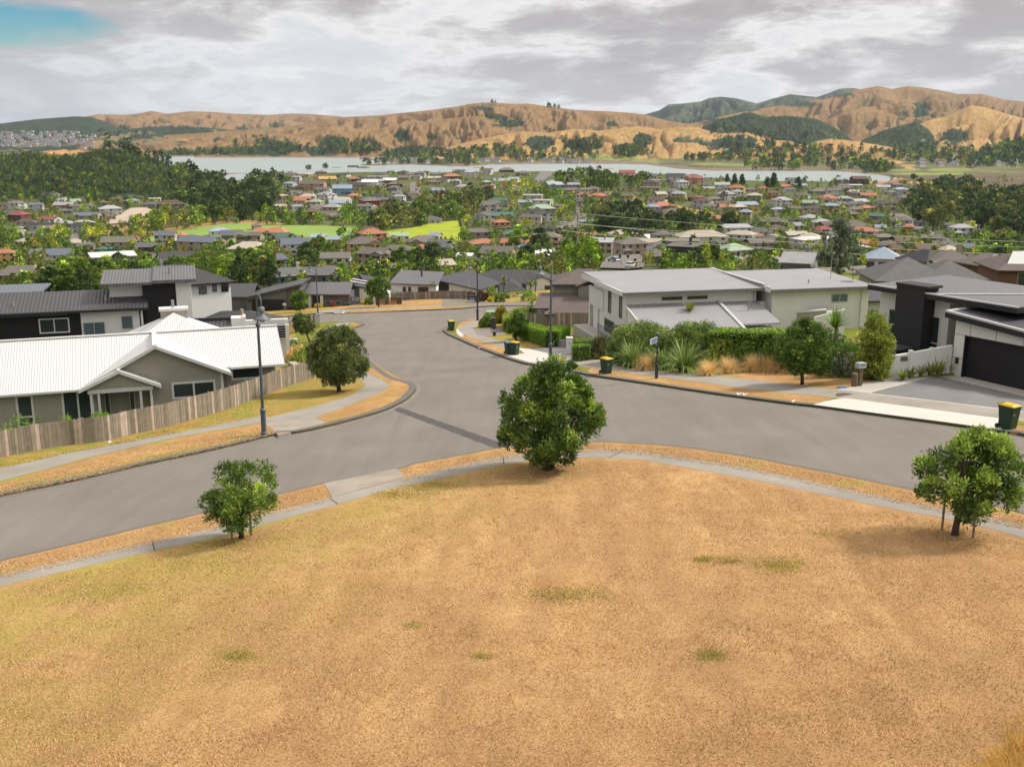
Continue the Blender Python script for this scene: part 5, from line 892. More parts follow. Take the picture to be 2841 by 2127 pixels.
# ------------------------------------------------------------------ lawn tussock blades
def lawn_blades():
    def scatter(n, top, bot, vmax, seed):
        r = np.random.default_rng(seed); u = r.uniform(-120, 2960, n); v = r.uniform(1000, vmax, n); lo = np.interp(u, *top); ok = (v > lo + 2)
        if bot: ok &= v < np.interp(u, *bot) - 2
        return u[ok], v[ok]
    pi = ([-700, 0, 119, 428, 641, 780, 935, 1099, 1217, 1305, 1398, 1500, 1638, 1750, 1800, 2095, 2416, 2608, 2841, 3300], [1820, 1637, 1609, 1538, 1490, 1450, 1408, 1360, 1336, 1315, 1296, 1284, 1277, 1282, 1286, 1341, 1409, 1446, 1504, 1660])
    r = np.random.default_rng(5); u, v = scatter(300000, pi, None, 2180, 5)
    P = np.array([ray(a, b) for a, b in zip(u, v)]); t = (A0_ + 0.12) / (P[:, 2] - AX * P[:, 0] - AY * P[:, 1]); P = P * t[:, None]; n = len(P)
    gr = pn(P[:, 0] / 2.6, P[:, 1] / 2.0) + 0.5 * pn(P[:, 0] / 0.8, P[:, 1] / 0.8); h = np.clip(0.035 + 0.02 * gr, 0.012, 0.08) * r.uniform(0.6, 1.4, n); th = r.uniform(0, 2 * np.pi, n); w = 0.012 * t * 0.03
    lean = r.uniform(0.2, 1.1, n); d = np.stack([np.cos(th) * lean + 0.25, np.sin(th) * lean, np.ones(n)], 1); s = np.stack([-np.sin(th), np.cos(th), np.zeros(n)], 1)
    V = np.stack([P - s * w[:, None], P + s * w[:, None], P + d * h[:, None]], 1).reshape(-1, 3)
    o = np_mesh('dry_grass', V, np.arange(n * 3).reshape(-1, 3), mat('dry_grass_blade', (0.47, 0.30, 0.138), 1.0, 0.25, 0.9, spec=0.05, tint=True), col=r.uniform(0.78, 1.22, n))
    o['kind'] = 'stuff'
    r = np.random.default_rng(31); gu, gv = [], []
    for pu, pv, ru, rv, k in ((2165, 1568, 50, 16, 2600), (1570, 1650, 75, 16, 2600), (1950, 1552, 22, 6, 700), (2020, 1556, 40, 8, 700), (660, 1818, 36, 12, 1200), (1970, 1818, 34, 12, 1300), (560, 1560, 130, 26, 2600), (330, 1640, 160, 26, 2600), (1210, 1352, 60, 14, 2200), (1100, 1372, 50, 9, 1400), (620, 1512, 60, 10, 1500), (1340, 1820, 26, 8, 500), (2300, 1480, 40, 10, 500), (1150, 1735, 24, 7, 400)): gu.append(r.normal(pu, ru * .8, int(k * .7))); gv.append(r.normal(pv, rv * .8, int(k * .7)))
    u, v = np.concatenate(gu), np.concatenate(gv); P = np.array([ray(a, b) for a, b in zip(u, v)]); t = (A0_ + 0.12) / (P[:, 2] - AX * P[:, 0] - AY * P[:, 1]); P = P * t[:, None]; n = len(P); th = r.uniform(0, 2 * np.pi, n); w = 0.011 * t * 0.03; ln_ = r.uniform(0.3, 1.3, n); d = np.stack([np.cos(th) * ln_, np.sin(th) * ln_, np.ones(n)], 1); sd_ = np.stack([-np.sin(th), np.cos(th), np.zeros(n)], 1); h = r.uniform(0.02, 0.06, n)
    V = np.stack([P - sd_ * w[:, None], P + sd_ * w[:, None], P + d * h[:, None]], 1).reshape(-1, 3); o = np_mesh('green_grass', V, np.arange(n * 3).reshape(-1, 3), mat('green_grass_blade', (0.33, 0.28, 0.07), 1.0, 0.2, 0.9, spec=0.05, tint=True, trans=0.2), col=r.uniform(0.7, 1.3, n)); o['kind'] = 'stuff'
    for seed, n, top, bot in ((6, 26000, ([-700, 0, 200, 400, 560, 720, 900, 1106, 1221, 1391, 1520, 1660, 1863, 2095, 2292, 2539, 2841, 3300], [1725, 1563, 1517, 1468, 1431, 1391, 1347, 1306, 1279, 1248, 1236, 1232, 1243, 1277, 1316, 1367, 1432, 1560]), ([-700, 0, 124, 428, 612, 746, 912, 1123, 1226, 1328, 1475, 1660, 1800, 1992, 2159, 2475, 2841, 3300], [1782, 1604, 1578, 1510, 1467, 1431, 1389, 1333, 1309, 1285, 1262, 1252, 1262, 1291, 1323, 1392, 1467, 1610])),
                              (7, 11000, ([-700, 0, 228, 488, 728, 760], [1527, 1347, 1285, 1224, 1182, 1180]), ([-700, 0, 200, 400, 600, 760], [1556, 1374, 1333, 1287, 1244, 1203])), (8, 11000, ([-420, 0, 285, 530, 640, 765], [1378, 1280, 1234, 1174, 1141, 1092]), ([-420, 0, 191, 488, 732, 860], [1400, 1300, 1255, 1202, 1155, 1132]))):
        r = np.random.default_rng(seed); u = r.uniform(-120, 2960, n * (3 if seed > 6 else 1)); v = r.uniform(1080, 1640, len(u)); lo, hi = np.interp(u, *top), np.interp(u, *bot); v = lo - 1 + (hi - lo + 2) * r.uniform(0, 1, len(u)); ok = ((u < 905) | (u > 1115) if seed == 6 else (u < 762) & (u > -300)); u, v = u[ok], v[ok]
        P = np.array([ray(a, b) for a, b in zip(u, v)]); t = (A0_ + 0.13) / (P[:, 2] - AX * P[:, 0] - AY * P[:, 1]); P = P * t[:, None]; n = len(P); h = r.uniform(0.012, 0.045, n); th = r.uniform(0, 2 * np.pi, n); w = 0.012 * t * 0.028; lean = r.uniform(0.6, 2.2, n); d = np.stack([np.cos(th) * lean, np.sin(th) * lean, np.ones(n)], 1); sd_ = np.stack([-np.sin(th), np.cos(th), np.zeros(n)], 1)
        V = np.stack([P - sd_ * w[:, None], P + sd_ * w[:, None], P + d * h[:, None]], 1).reshape(-1, 3); o = np_mesh('verge_grass', V, np.arange(n * 3).reshape(-1, 3), mat('verge_blade' if seed < 8 else 'yellow_blade', (0.43, 0.275, 0.135) if seed < 8 else (0.33, 0.26, 0.07), 1.0, 0.25, 0.9, spec=0.05, tint=True), col=r.uniform(0.82, 1.2, n)); o['kind'] = 'stuff'
    # unmown grass at the lower right corner
    r = np.random.default_rng(9); Vs = []; Fs = []; k = 0
    for i in range(420):
        uu, vv = r.uniform(2640, 2960), r.uniform(1960, 2240)
        if (uu - 2640) / 320 + (vv - 1960) / 280 < 0.95 + r.normal(0, 0.10): continue
        V, Fq, sg = blades(26, 0.34, 0.007, r, (0.15, 1.0), 0.8, 3, c=G(uu, vv, 0.12), br=0.12); Vs.append(V); Fs.append(Fq + k); k += len(V)
    V = np.vstack(Vs); Fq = np.vstack(Fs); o = np_mesh('long_grass', V, Fq, mat('long_grass_blade', (0.52, 0.33, 0.09), 0.9, 0.2, 2, spec=0.1, tint=True, trans=0.2), col=r.uniform(0.6, 1.5, len(Fq))); o['kind'] = 'stuff'
lawn_blades()

# ------------------------------------------------------------------ street trees near the viewer
def near_trees():
    tree('rounded_tree', 'tallest dense tree with bright green tips, standing beside the kerb at the street corner', G(1518, 1303, .12), 4.25, [(0.06, 0.25), (0.14, 0.9), (0.24, 1.75), (0.42, 2.15), (0.6, 1.8), (0.75, 1.5), (0.88, 1.15), (0.97, 0.6), (1.0, 0.25)], L_poh, 105, 0.40, 26, 14, 0.14, 0.062, 3, 0.55, 0.10, 0.16, limbs=30, stems=4, core=0.12)
    tree('small_staked_tree', 'small staked tree with ragged dark crown beside the left footpath', G(672, 1494, .12), 2.35, [(0.18, 0.2), (0.26, 0.7), (0.36, 1.05), (0.48, 0.9), (0.62, 1.2), (0.78, 1.12), (0.92, 0.85), (1.0, 0.6)], L_poh, 60, 0.245, 18, 12, 0.10, 0.045, 8, 0.45, 0.05, 0.3, lean=(0.18, 0), limbs=14, stems=2)
    tree('right_staked_tree'.replace('right_', ''), 'broad staked tree with forked trunk above the footpath at the right edge', G(2648, 1484, .12), 2.85, [(0.22, 0.3), (0.3, 0.8), (0.42, 1.4), (0.6, 1.55), (0.75, 1.3), (0.88, 0.9), (0.97, 0.5), (1.0, 0.3)], L_poh, 66, 0.31, 22, 12, 0.125, 0.058, 5, 0.5, 0.085, 0.42, lean=(0.45, 0.1), limbs=18)
    tree('clipped_round_tree', 'ball-shaped olive green tree at the end of the curved timber fence', G(941, 1086, .12), 3.85, [(0.18, 0.5), (0.26, 1.5), (0.42, 1.95), (0.6, 2.0), (0.78, 1.75), (0.92, 1.1), (1.0, 0.5)], L_round, 190, 0.38, 22, 12, 0.11, 0.055, 12, 0.16, 0.13, 0.22, limbs=14)
    tree('leaning_tree', 'small dark round-topped tree in front of the black metal fence', G(*ZA(1255, 1180), .12), 2.6, [(0.34, 0.3), (0.45, 0.8), (0.6, 1.05), (0.8, 1.0), (0.95, 0.65), (1.0, 0.35)], L_round, 80, 0.29, 16, 10, 0.13, 0.07, 13, 0.1, 0.08, 0.45, lean=(-0.9, 0.2))
    tree('dark_street_tree', 'dark leafy street tree on the dry lawn before the tussock bed', G(*Z4(700, 950), .12), 3.4, [(0.28, 0.6), (0.36, 1.3), (0.55, 1.6), (0.72, 1.4), (0.88, 0.85), (1.0, 0.3)], L_poh, 110, 0.36, 20, 11, 0.14, 0.07, 21, 0.2, 0.09, 0.4)
    tree('round_tree', 'small round tree between the hedge and the paired wheelie bins', G(*ZC(845, 700), .12), 2.5, [(0.2, 0.3), (0.3, 0.8), (0.5, 1.08), (0.7, 1.0), (0.9, 0.65), (1.0, 0.3)], L_mid, 80, 0.28, 18, 10, 0.12, 0.07, 22, 0.12, 0.09, 0.25)
    tree('spreading_tree', 'spreading dark green tree in front of the slatted timber gate', G(*ZB(668, 562), .12), 4.05, [(0.38, 0.7), (0.48, 1.7), (0.65, 1.95), (0.82, 1.6), (0.95, 0.9), (1.0, 0.4)], L_poh, 90, 0.5, 16, 9, 0.2, 0.11, 23, 0.25, 0.1, 0.45)
    tree('young_tree', 'young bright green tree on the verge before the grey garage', G(*ZA(1055, 596), .12), 3.0, [(0.22, 0.5), (0.32, 1.05), (0.55, 1.25), (0.8, 1.05), (0.95, 0.6), (1.0, 0.3)], L_mid, 60, 0.4, 15, 9, 0.18, 0.1, 24, 0.3, 0.07, 0.35)
    tree('slender_tree', 'tall slender yellow green tree at the end of the white boundary wall', G(*Z4(1178, 918), .12), 3.4, [(0.1, 0.6), (0.25, 1.05), (0.5, 1.0), (0.75, 0.9), (0.92, 0.55), (1.0, 0.2)], L_yel, 110, 0.42, 18, 10, 0.14, 0.07, 25, 0.1, 0.08, 0.3)
    for nm, tr in (('left', [(644, 1499, 0.95), (697, 1485, 0.95)]), ('right', [(2613, 1470, 1.35), (2699, 1492, 0.9)])):
        for (u, v, hh) in tr:
            b = G(u, v, .12); s = obj('tree_stake', MB().tube([b + (0, 0, -.05), b + (0, 0, hh)], 0.035, 8), timber)
            tag(s, {644: 'stake with a tie, left of the small tree trunk', 697: 'stake to the right of the small tree trunk', 2613: 'tall dark stake left of the forked tree trunk', 2699: 'pale stake right of the forked tree trunk'}[u], 'tree stake', 'stakes beside the street trees')
    a = G(644, 1499, .12) + (0, 0, .55); b = G(670, 1492, .12) + (0, 0, .5); tag(obj('tree_tie', MB().tube([a, (a + b) / 2 - np.array([0, 0, .12]), b], 0.018, 6), black), 'dark tie sagging from stake to small tree trunk', 'tree tie')
near_trees()

# ------------------------------------------------------------------ planting on the right
def planting():
    def g(f, x, y): return G(*f(x, y), .12)
    shrub('rounded_shrub', 'big rounded grey green shrub behind the street name sign', g(Z3, 960, 815) + (0, 1.5, 0), 2.5, 2.0, 2.35, L_grey, 3600, 9, 0.12, 0.06, 31, 0.25)
    shrub('rounded_shrub', 'big rounded grey green shrub right of the street name sign, before the lean-to roof', g(Z3, 1340, 830) + (0, 2.2, 0), 2.4, 2.0, 2.3, L_grey, 3500, 9, 0.12, 0.06, 32, 0.2)
    hedge('clipped_hedge', 'tall glossy bright green hedge beneath the grey lean-to roof', [g(Z3, 1500, 850) + (0, 3.2, 0), g(Z3, 1960, 880) + (0, 3.4, 0), g(Z3, 2180, 900) + (0, 3, 0)], 1.6, 1.95, L_bright, 33, 0.14, 0.08, 75, 0.4)
    shrub('spreading_shrub', 'low yellow green shrub left of the tussock grasses', g(Z3, 1560, 845) + (0, 1.6, 0), 1.5, 1.1, 1.55, L_yel, 900, 8, 0.10, 0.05, 34, 0.3); shrub('spreading_shrub', 'low olive shrub behind the tussock grasses', g(Z3, 1780, 850) + (0, 1.6, 0), 2.0, 1.2, 1.5, L_mid, 1000, 8, 0.10, 0.05, 35, 0.4)
    shrub('dark_shrub', 'broad dark green shrub behind the dark street tree', g(Z4, 830, 865) + (0, 1.0, 0), 2.4, 1.5, 2.3, L_poh, 1500, 8, 0.12, 0.06, 36, 0.1); shrub('dark_shrub', 'dark shrub between the street tree and log letterbox', g(Z4, 600, 860) + (0, 1.2, 0), 1.6, 1.3, 2.0, L_poh, 900, 8, 0.12, 0.06, 37, 0.1)
    shrub('dark_shrub', 'dark shrub against the white wall left of the slender tree', g(Z4, 985, 895) + (0, .3, 0), 1.7, 0.9, 1.75, L_poh, 1100, 8, 0.11, 0.055, 38, 0.12)
    for i, (x, y, L, lab) in enumerate(((880, 838, 2.0, 'flax clump of long arching blades left of the street name sign'), (1230, 868, 2.2, 'largest flax clump of arching blades right of the street name sign'), (1080, 845, 1.6, 'smaller flax clump hidden behind the street name post'), (790, 800, 1.3, 'small flax at the foot of the first rounded shrub'))):
        tussock('flax', lab, g(Z3, x, y) + (0, .3, 0), 190, L, 0.075, L_flax, 40 + i, 'flax', 'flax clumps by the footpath', tilt=(0.25, 1.7), droop=1.0, segs=6, br=0.35)
    for i, (x, y, L, lab) in enumerate(((1390, 885, 1.1, 'orange tussock grass nearest the flax'), (1530, 868, 1.15, 'orange tussock, second from the flax'), (1700, 858, 1.25, 'tallest orange tussock in the middle of the row'), (1800, 862, 1.2, 'orange tussock just right of the tallest one'), (1900, 866, 1.1, 'last orange tussock, beside the dark street tree'), (970, 850, 1.2, 'brown tussock between the two flax clumps'))):
        tussock('tussock_grass', lab, g(Z3, x, y), 800, L, 0.016, L_straw, 50 + i, 'tussock grass', 'tussock grasses by the footpath', tilt=(0.2, 1.9), droop=1.15, segs=5, br=0.25)
    tussock('young_flax', 'yellow leaved flax rising behind the first orange tussock', g(Z3, 1440, 850), 40, 1.1, 0.05, L_yel, 60, 'flax', tilt=(0.1, 1.0))
    c = g(Z4, 985, 840) + (0, 2.4, 0); t = thing('cabbage_tree', c, 'spiky cabbage tree against the white garden wall', 'cabbage tree'); r = np.random.default_rng(61); V, Fq, sg = blades(130, 1.45, 0.06, r, (0.2, 3.0), 0.5, 4, True, (0, 0, 2.1), 0.1); np_mesh('fronds', V, Fq, L_bright, col=np.tile(r.uniform(0.6, 1.2, 130), sg), parent=t); obj('trunk', MB().tube([(0, 0, -.1), (0.1, 0, 2.2)], [0.13, 0.1], 8), bark, t, local=True)
    c = g(Z3, 1330, 700) + (0, 5, 0); t = thing('cabbage_tree', c, 'cabbage tree top poking out between the two rounded shrubs', 'cabbage tree'); V, Fq, sg = blades(90, 0.9, 0.05, r, (0.2, 2.6), 0.5, 4, True, (0, 0, 2.0), 0.1); np_mesh('fronds', V, Fq, L_yel, col=np.tile(r.uniform(0.6, 1.1, 90), sg), parent=t); obj('trunk', MB().tube([(0, 0, -.1), (0, 0, 2.1)], [0.13, 0.1], 8), bark, t, local=True)
    hedge('box_hedge', 'low square clipped hedge beside the wheelie bin and drive', [g(ZC, 1770, 985), g(ZC, 1890, 1000)], 0.95, 1.12, L_bright, 62, 0.06, 0.035, 260, 0.2)
    hedge('box_hedge', 'clipped hedge running back from the square hedge', [g(ZC, 1760, 890), g(ZC, 2080, 860)], 0.9, 1.0, L_bright, 63, 0.07, 0.04, 160, 0.2)
    shrub('mottled_shrub', 'mottled brown green shrub between box hedge and timber gate', g(ZC, 2120, 960), 0.85, 0.8, 1.5, leaf_mat('bronze_leaf', (0.09, 0.09, 0.028)), 800, 8, 0.10, 0.05, 64, 0.2)
    hedge('clipped_hedge', 'long leafy hedge along the dry lawn behind the paired bins', [g(ZC, 985, 640), g(ZC, 1200, 725), g(ZC, 1390, 790), g(ZC, 1560, 700)], 1.1, 1.3, L_bright, 65, 0.11, 0.065, 110, 0.3)
    hedge('clipped_hedge', 'bright hedge climbing beside the small round tree', [g(ZC, 700, 420), g(ZC, 860, 330), g(ZC, 960, 300)], 0.9, 0.85, L_yel, 66, 0.14, 0.08, 60, 0.2)
    hedge('clipped_hedge', 'square dark hedge at the corner of the brown tiled house', [g(ZC, 980, 285), g(ZC, 1165, 285)], 0.9, 0.8, L_mid, 67, 0.14, 0.08, 60, 0.2)
    shrub('golden_shrub', 'tall golden yellow shrub beside the green electrical cabinet', g(ZC, 615, 425), 0.68, 0.6, 1.6, leaf_mat('golden_leaf', (0.24, 0.22, 0.02), 0.3), 1100, 8, 0.14, 0.08, 68, 0.3); shrub('green_shrub', 'leafy grey green shrub beside the dark brick pillar', g(ZC, 400, 485), 0.8, 0.7, 1.15, L_grey, 900, 8, 0.14, 0.08, 69, 0.2)
    hedge('yellow_hedge', 'narrow yellow green hedge left of the small round tree', [g(ZC, 690, 560), g(ZC, 690, 450)], 0.5, 1.2, L_yel, 70, 0.12, 0.07, 70, 0.1)
    for i, (x, y, L, lab) in enumerate(((1380, 915, 0.5, 'fern nearest the log posts'), (1435, 900, 0.55, 'second fern'), (1500, 890, 0.6, 'third fern'), (1570, 885, 0.7, 'fourth fern'), (1625, 880, 0.9, 'largest fern'), (1680, 868, 0.75, 'fern closest to the garage'))):
        tussock('fern', lab + ' at the foot of the white boundary wall', g(Z4, x, y) + (0.0, -.1, 0), 45, L * 1.4, 0.09, L_yel, 80 + i, 'fern', 'ferns along the white wall', tilt=(0.3, 1.4), droop=0.8)
    tussock('yellow_flax', 'small yellow flax at the end of the white boundary wall', g(Z4, 1243, 925), 40, 0.85, 0.06, L_yel, 90, 'flax', tilt=(0.2, 1.4))
    shrub('lavender_shrub', 'low grey green mound beside the black spa pool', g(Z4, 1490, 790) + (0.4, 3.2, -.2), 1.2, 1.0, 0.95, L_grey, 500, 8, 0.09, 0.03, 91, 0.1); shrub('white_flowered_shrub', 'shrub dotted with white flowers beside the low ink roofed house', g(Z4, 1130, 505) + (0, 0, -.8), 2.0, 1.4, 1.5, L_mid, 700, 8, 0.14, 0.08, 92, 0.4)
    # by the white roofed house
    for i, (f, x, y, s, m, lab) in enumerate(((Z1, 330, 1225, 0.7, L_bright, 'small bright shrub between the white house windows'), (Z1, 585, 1190, 0.9, L_bright, 'low green shrub under the double window of the white roofed house'), (Z1, 30, 1270, 1.5, L_mid, 'dark leafy shrub behind the fence at the left edge'), (Z1, 1640, 1010, 0.8, L_grey, 'wispy shrub under the right hand window of the white roofed house'))):
        shrub('garden_shrub', lab, G(*f(x, y)) + (0, 2.2, -1.75), s, s * 0.8, s * 0.6 + 0.95, m, 420, 8, 0.10, 0.05, 100 + i, 0.2)
    for i, (x, y, s, m, lab) in enumerate(((1990, 730, 1.0, L_mid, 'dark shrub at the white house roof corner'), (2035, 770, 1.0, L_straw, 'brown dry bush between the house corner and round tree'), (2075, 800, 1.1, L_bright, 'fresh green bush tucked behind the ball-shaped tree'), (1945, 745, 0.8, L_mid, 'dark little shrub against the end of the white roof'))):
        shrub('garden_shrub', lab, G(*Z1(x, y + 20), .12), s, s * 0.8, s * 1.2, m, 420, 8, 0.11, 0.055, 110 + i, 0.2)
    # in front of the grey house and across the side street
    for i, (f, x, y, s, hh, m, nm, lab) in enumerate(((ZA, 1400, 505, 0.55, 0.5, L_gold, 'yellow_bush', 'vivid yellow flowering bush at the foot of the lamp by the grey house'), (ZA, 1680, 490, 0.32, 0.62, L_red, 'pink_bush', 'pink flowering bush under the three small windows'), (ZA, 1255, 505, 0.36, 0.5, L_plum, 'plum_bush', 'plum coloured bush beside the first white porch column'), (ZA, 1010, 535, 0.65, 0.7, L_yel, 'garden_shrub', 'yellow green shrub behind the young tree'), (ZA, 890, 550, 0.5, 0.45, L_plum, 'garden_shrub', 'reddish shrub right of the grey garage'), (ZA, 1980, 470, 0.4, 0.4, L_grey, 'garden_shrub', 'pale shrub left of the for sale board'),
        (ZB, 520, 528, 0.7, 1.1, L_mid, 'garden_shrub', 'leafy green shrub between the sale board and slatted gate'), (ZB, 415, 522, 0.3, 0.38, L_gold, 'yellow_bush', 'small yellow bush right of the sale board'), (ZC, 290, 95, 0.6, 1.6, L_plum, 'garden_shrub', 'tall bronze spiky shrub beside the sign board with flag'), (ZC, 370, 70, 0.5, 1.0, L_plum, 'garden_shrub', 'reddish brown shrub right of the bronze spiky shrub'), (ZC, 470, 60, 0.9, 1.8, L_bright, 'garden_shrub', 'fresh green shrub by the diamond-roofed house'), (ZC, 445, 95, 0.32, 0.55, L_gold, 'yellow_bush', 'yellow bush before the diamond-roofed house'), (ZC, 590, 100, 0.75, 1.1, L_mid, 'garden_shrub', 'dark mounded shrub at the corner of the far drive'), (ZC, 660, 45, 0.8, 0.6, L_mid, 'garden_shrub', 'flat round shrub below the right cabbage palm'),
        (ZC, 1030, 85, 1.1, 1.4, L_bright, 'garden_shrub', 'dense round green shrub beside the far white letterbox'), (ZC, 820, 15, 2.6, 1.0, L_poh, 'garden_shrub', 'long dark shrub below the shingle roof'))):
        shrub(nm, lab, G(*f(x, y), .12), s, s * 0.8, hh, m, 300, 7, 0.14, 0.08, 120 + i, 0.2)
    for i, (f, x, y, hh, L, n, lab) in enumerate(((ZB, 2005, 345, 2.6, 0.8, 150, 'shaggy cabbage tree beside the small flag'), (Z2, 1715, 335, 2.5, 0.75, 150, 'cabbage tree left of the shingle house gable'), (Z2, 1895, 320, 1.2, 1.1, 150, 'broad palm before the far end of the street'), (ZC, 1075, 190, 0.6, 0.95, 80, 'low bright spiky palm by the hedge'), (Z2, 1930, 320, 1.3, 1.0, 120, 'second broad palm behind the hedge'))):
        c = G(*f(x, y), .12); t = thing('cabbage_tree', c, lab, 'cabbage tree', 'cabbage trees down the side street'); r = np.random.default_rng(200 + i); V, Fq, sg = blades(n, L, 0.06, r, (0.2, 3.3), 0.7, 4, False, (0, 0, hh), 0.12); np_mesh('fronds', V, Fq, L_yel if i == 3 else L_grey, col=np.tile(r.uniform(0.55, 1.2, n), sg), parent=t)
        if i < 2: V, Fq, sg = blades(n, L * 0.9, 0.09, r, (1.5, 3.4), 1.0, 4, False, (0, 0, hh * 0.75), 0.15); np_mesh('old_fronds', V, Fq, L_grey, col=np.tile(r.uniform(0.5, 1.0, n), sg), parent=t)
        obj('trunk', MB().tube([(0, 0, -.1), (0.05, 0, hh)], [0.11, 0.08], 8), bark, t, local=True)
planting()

# ------------------------------------------------------------------ fences and walls
def set_tint(o, vals): a = o.data.attributes.new('tint', 'FLOAT', 'FACE'); a.data.foreach_set('value', np.asarray(vals, np.float32))
paling_m = mat('silvered_paling', (0.215, 0.18, 0.14), 0.95, 0.16, 3.0, 0.004, 30, spec=0.1, tint=True)
def paling_fence(label, pts, h, top=0.12, bw=0.16, cap=False, post_every=2.2, seed=1, mtl=None, name='paling_fence', light=0.14):
    r = random.Random(seed); root = thing(name, (*pts[0][:2], gp(*pts[0][:2]) + top), label, 'fence'); mb = MB(); tn = []; rl = MB(); cp = MB(); acc = 0; posts = []
    for a, b in zip(pts[:-1], pts[1:]):
        a = np.array(a[:2], float); b = np.array(b[:2], float); L = np.linalg.norm(b - a); t = (b - a) / L; n = np.array([t[1], -t[0]]); k = max(1, int(round(L / bw))); st = L / k
        for i in range(k):
            p0, p1 = a + t * (i * st + 0.006), a + t * ((i + 1) * st - 0.006); z0, z1 = gp(*p0) + top - 0.05, gp(*p1) + top - 0.05; hh = h + r.uniform(-.02, .02); o = n * r.uniform(0.018, 0.03)
            mb.hexa([(*(p0 + o), z0), (*(p1 + o), z1), (*p1, z1), (*p0, z0), (*(p0 + o), z0 + hh), (*(p1 + o), z1 + hh), (*p1, z1 + hh), (*p0, z0 + hh)]); tn += [1.75 * r.uniform(.9, 1.05) if r.random() < light else r.uniform(0.72, 1.12)] * 6
        za, zb = gp(*a) + top, gp(*b) + top
        for zz in (0.25, h - 0.3): q = n * -0.06; rl.hexa([(*(a + q), za + zz), (*(b + q), zb + zz), (*a, za + zz), (*b, zb + zz)][:2] + [(*b, zb + zz), (*a, za + zz)] + [(*(a + q), za + zz + .09), (*(b + q), zb + zz + .09), (*b, zb + zz + .09), (*a, za + zz + .09)])
        if cap: q = n * 0.07; cp.hexa([(*(a + q), za + h), (*(b + q), zb + h), (*(b - q), zb + h), (*(a - q), za + h), (*(a + q), za + h + .05), (*(b + q), zb + h + .05), (*(b - q), zb + h + .05), (*(a - q), za + h + .05)])
        s = acc
        while s < L: posts.append(a + t * s - n * 0.10); s += post_every
        acc = s - L
    o = obj('palings', mb, mtl or paling_m, root); set_tint(o, tn); obj('rails', rl, timber, root)
    if cap: obj('capping_rail', cp, timber, root)
    for p in posts: z = gp(*p) + top; obj('post', MB().box(p[0] - .05, p[0] + .05, p[1] - .05, p[1] + .05, z - .3, z + h - 0.02), timber, root)
    return root
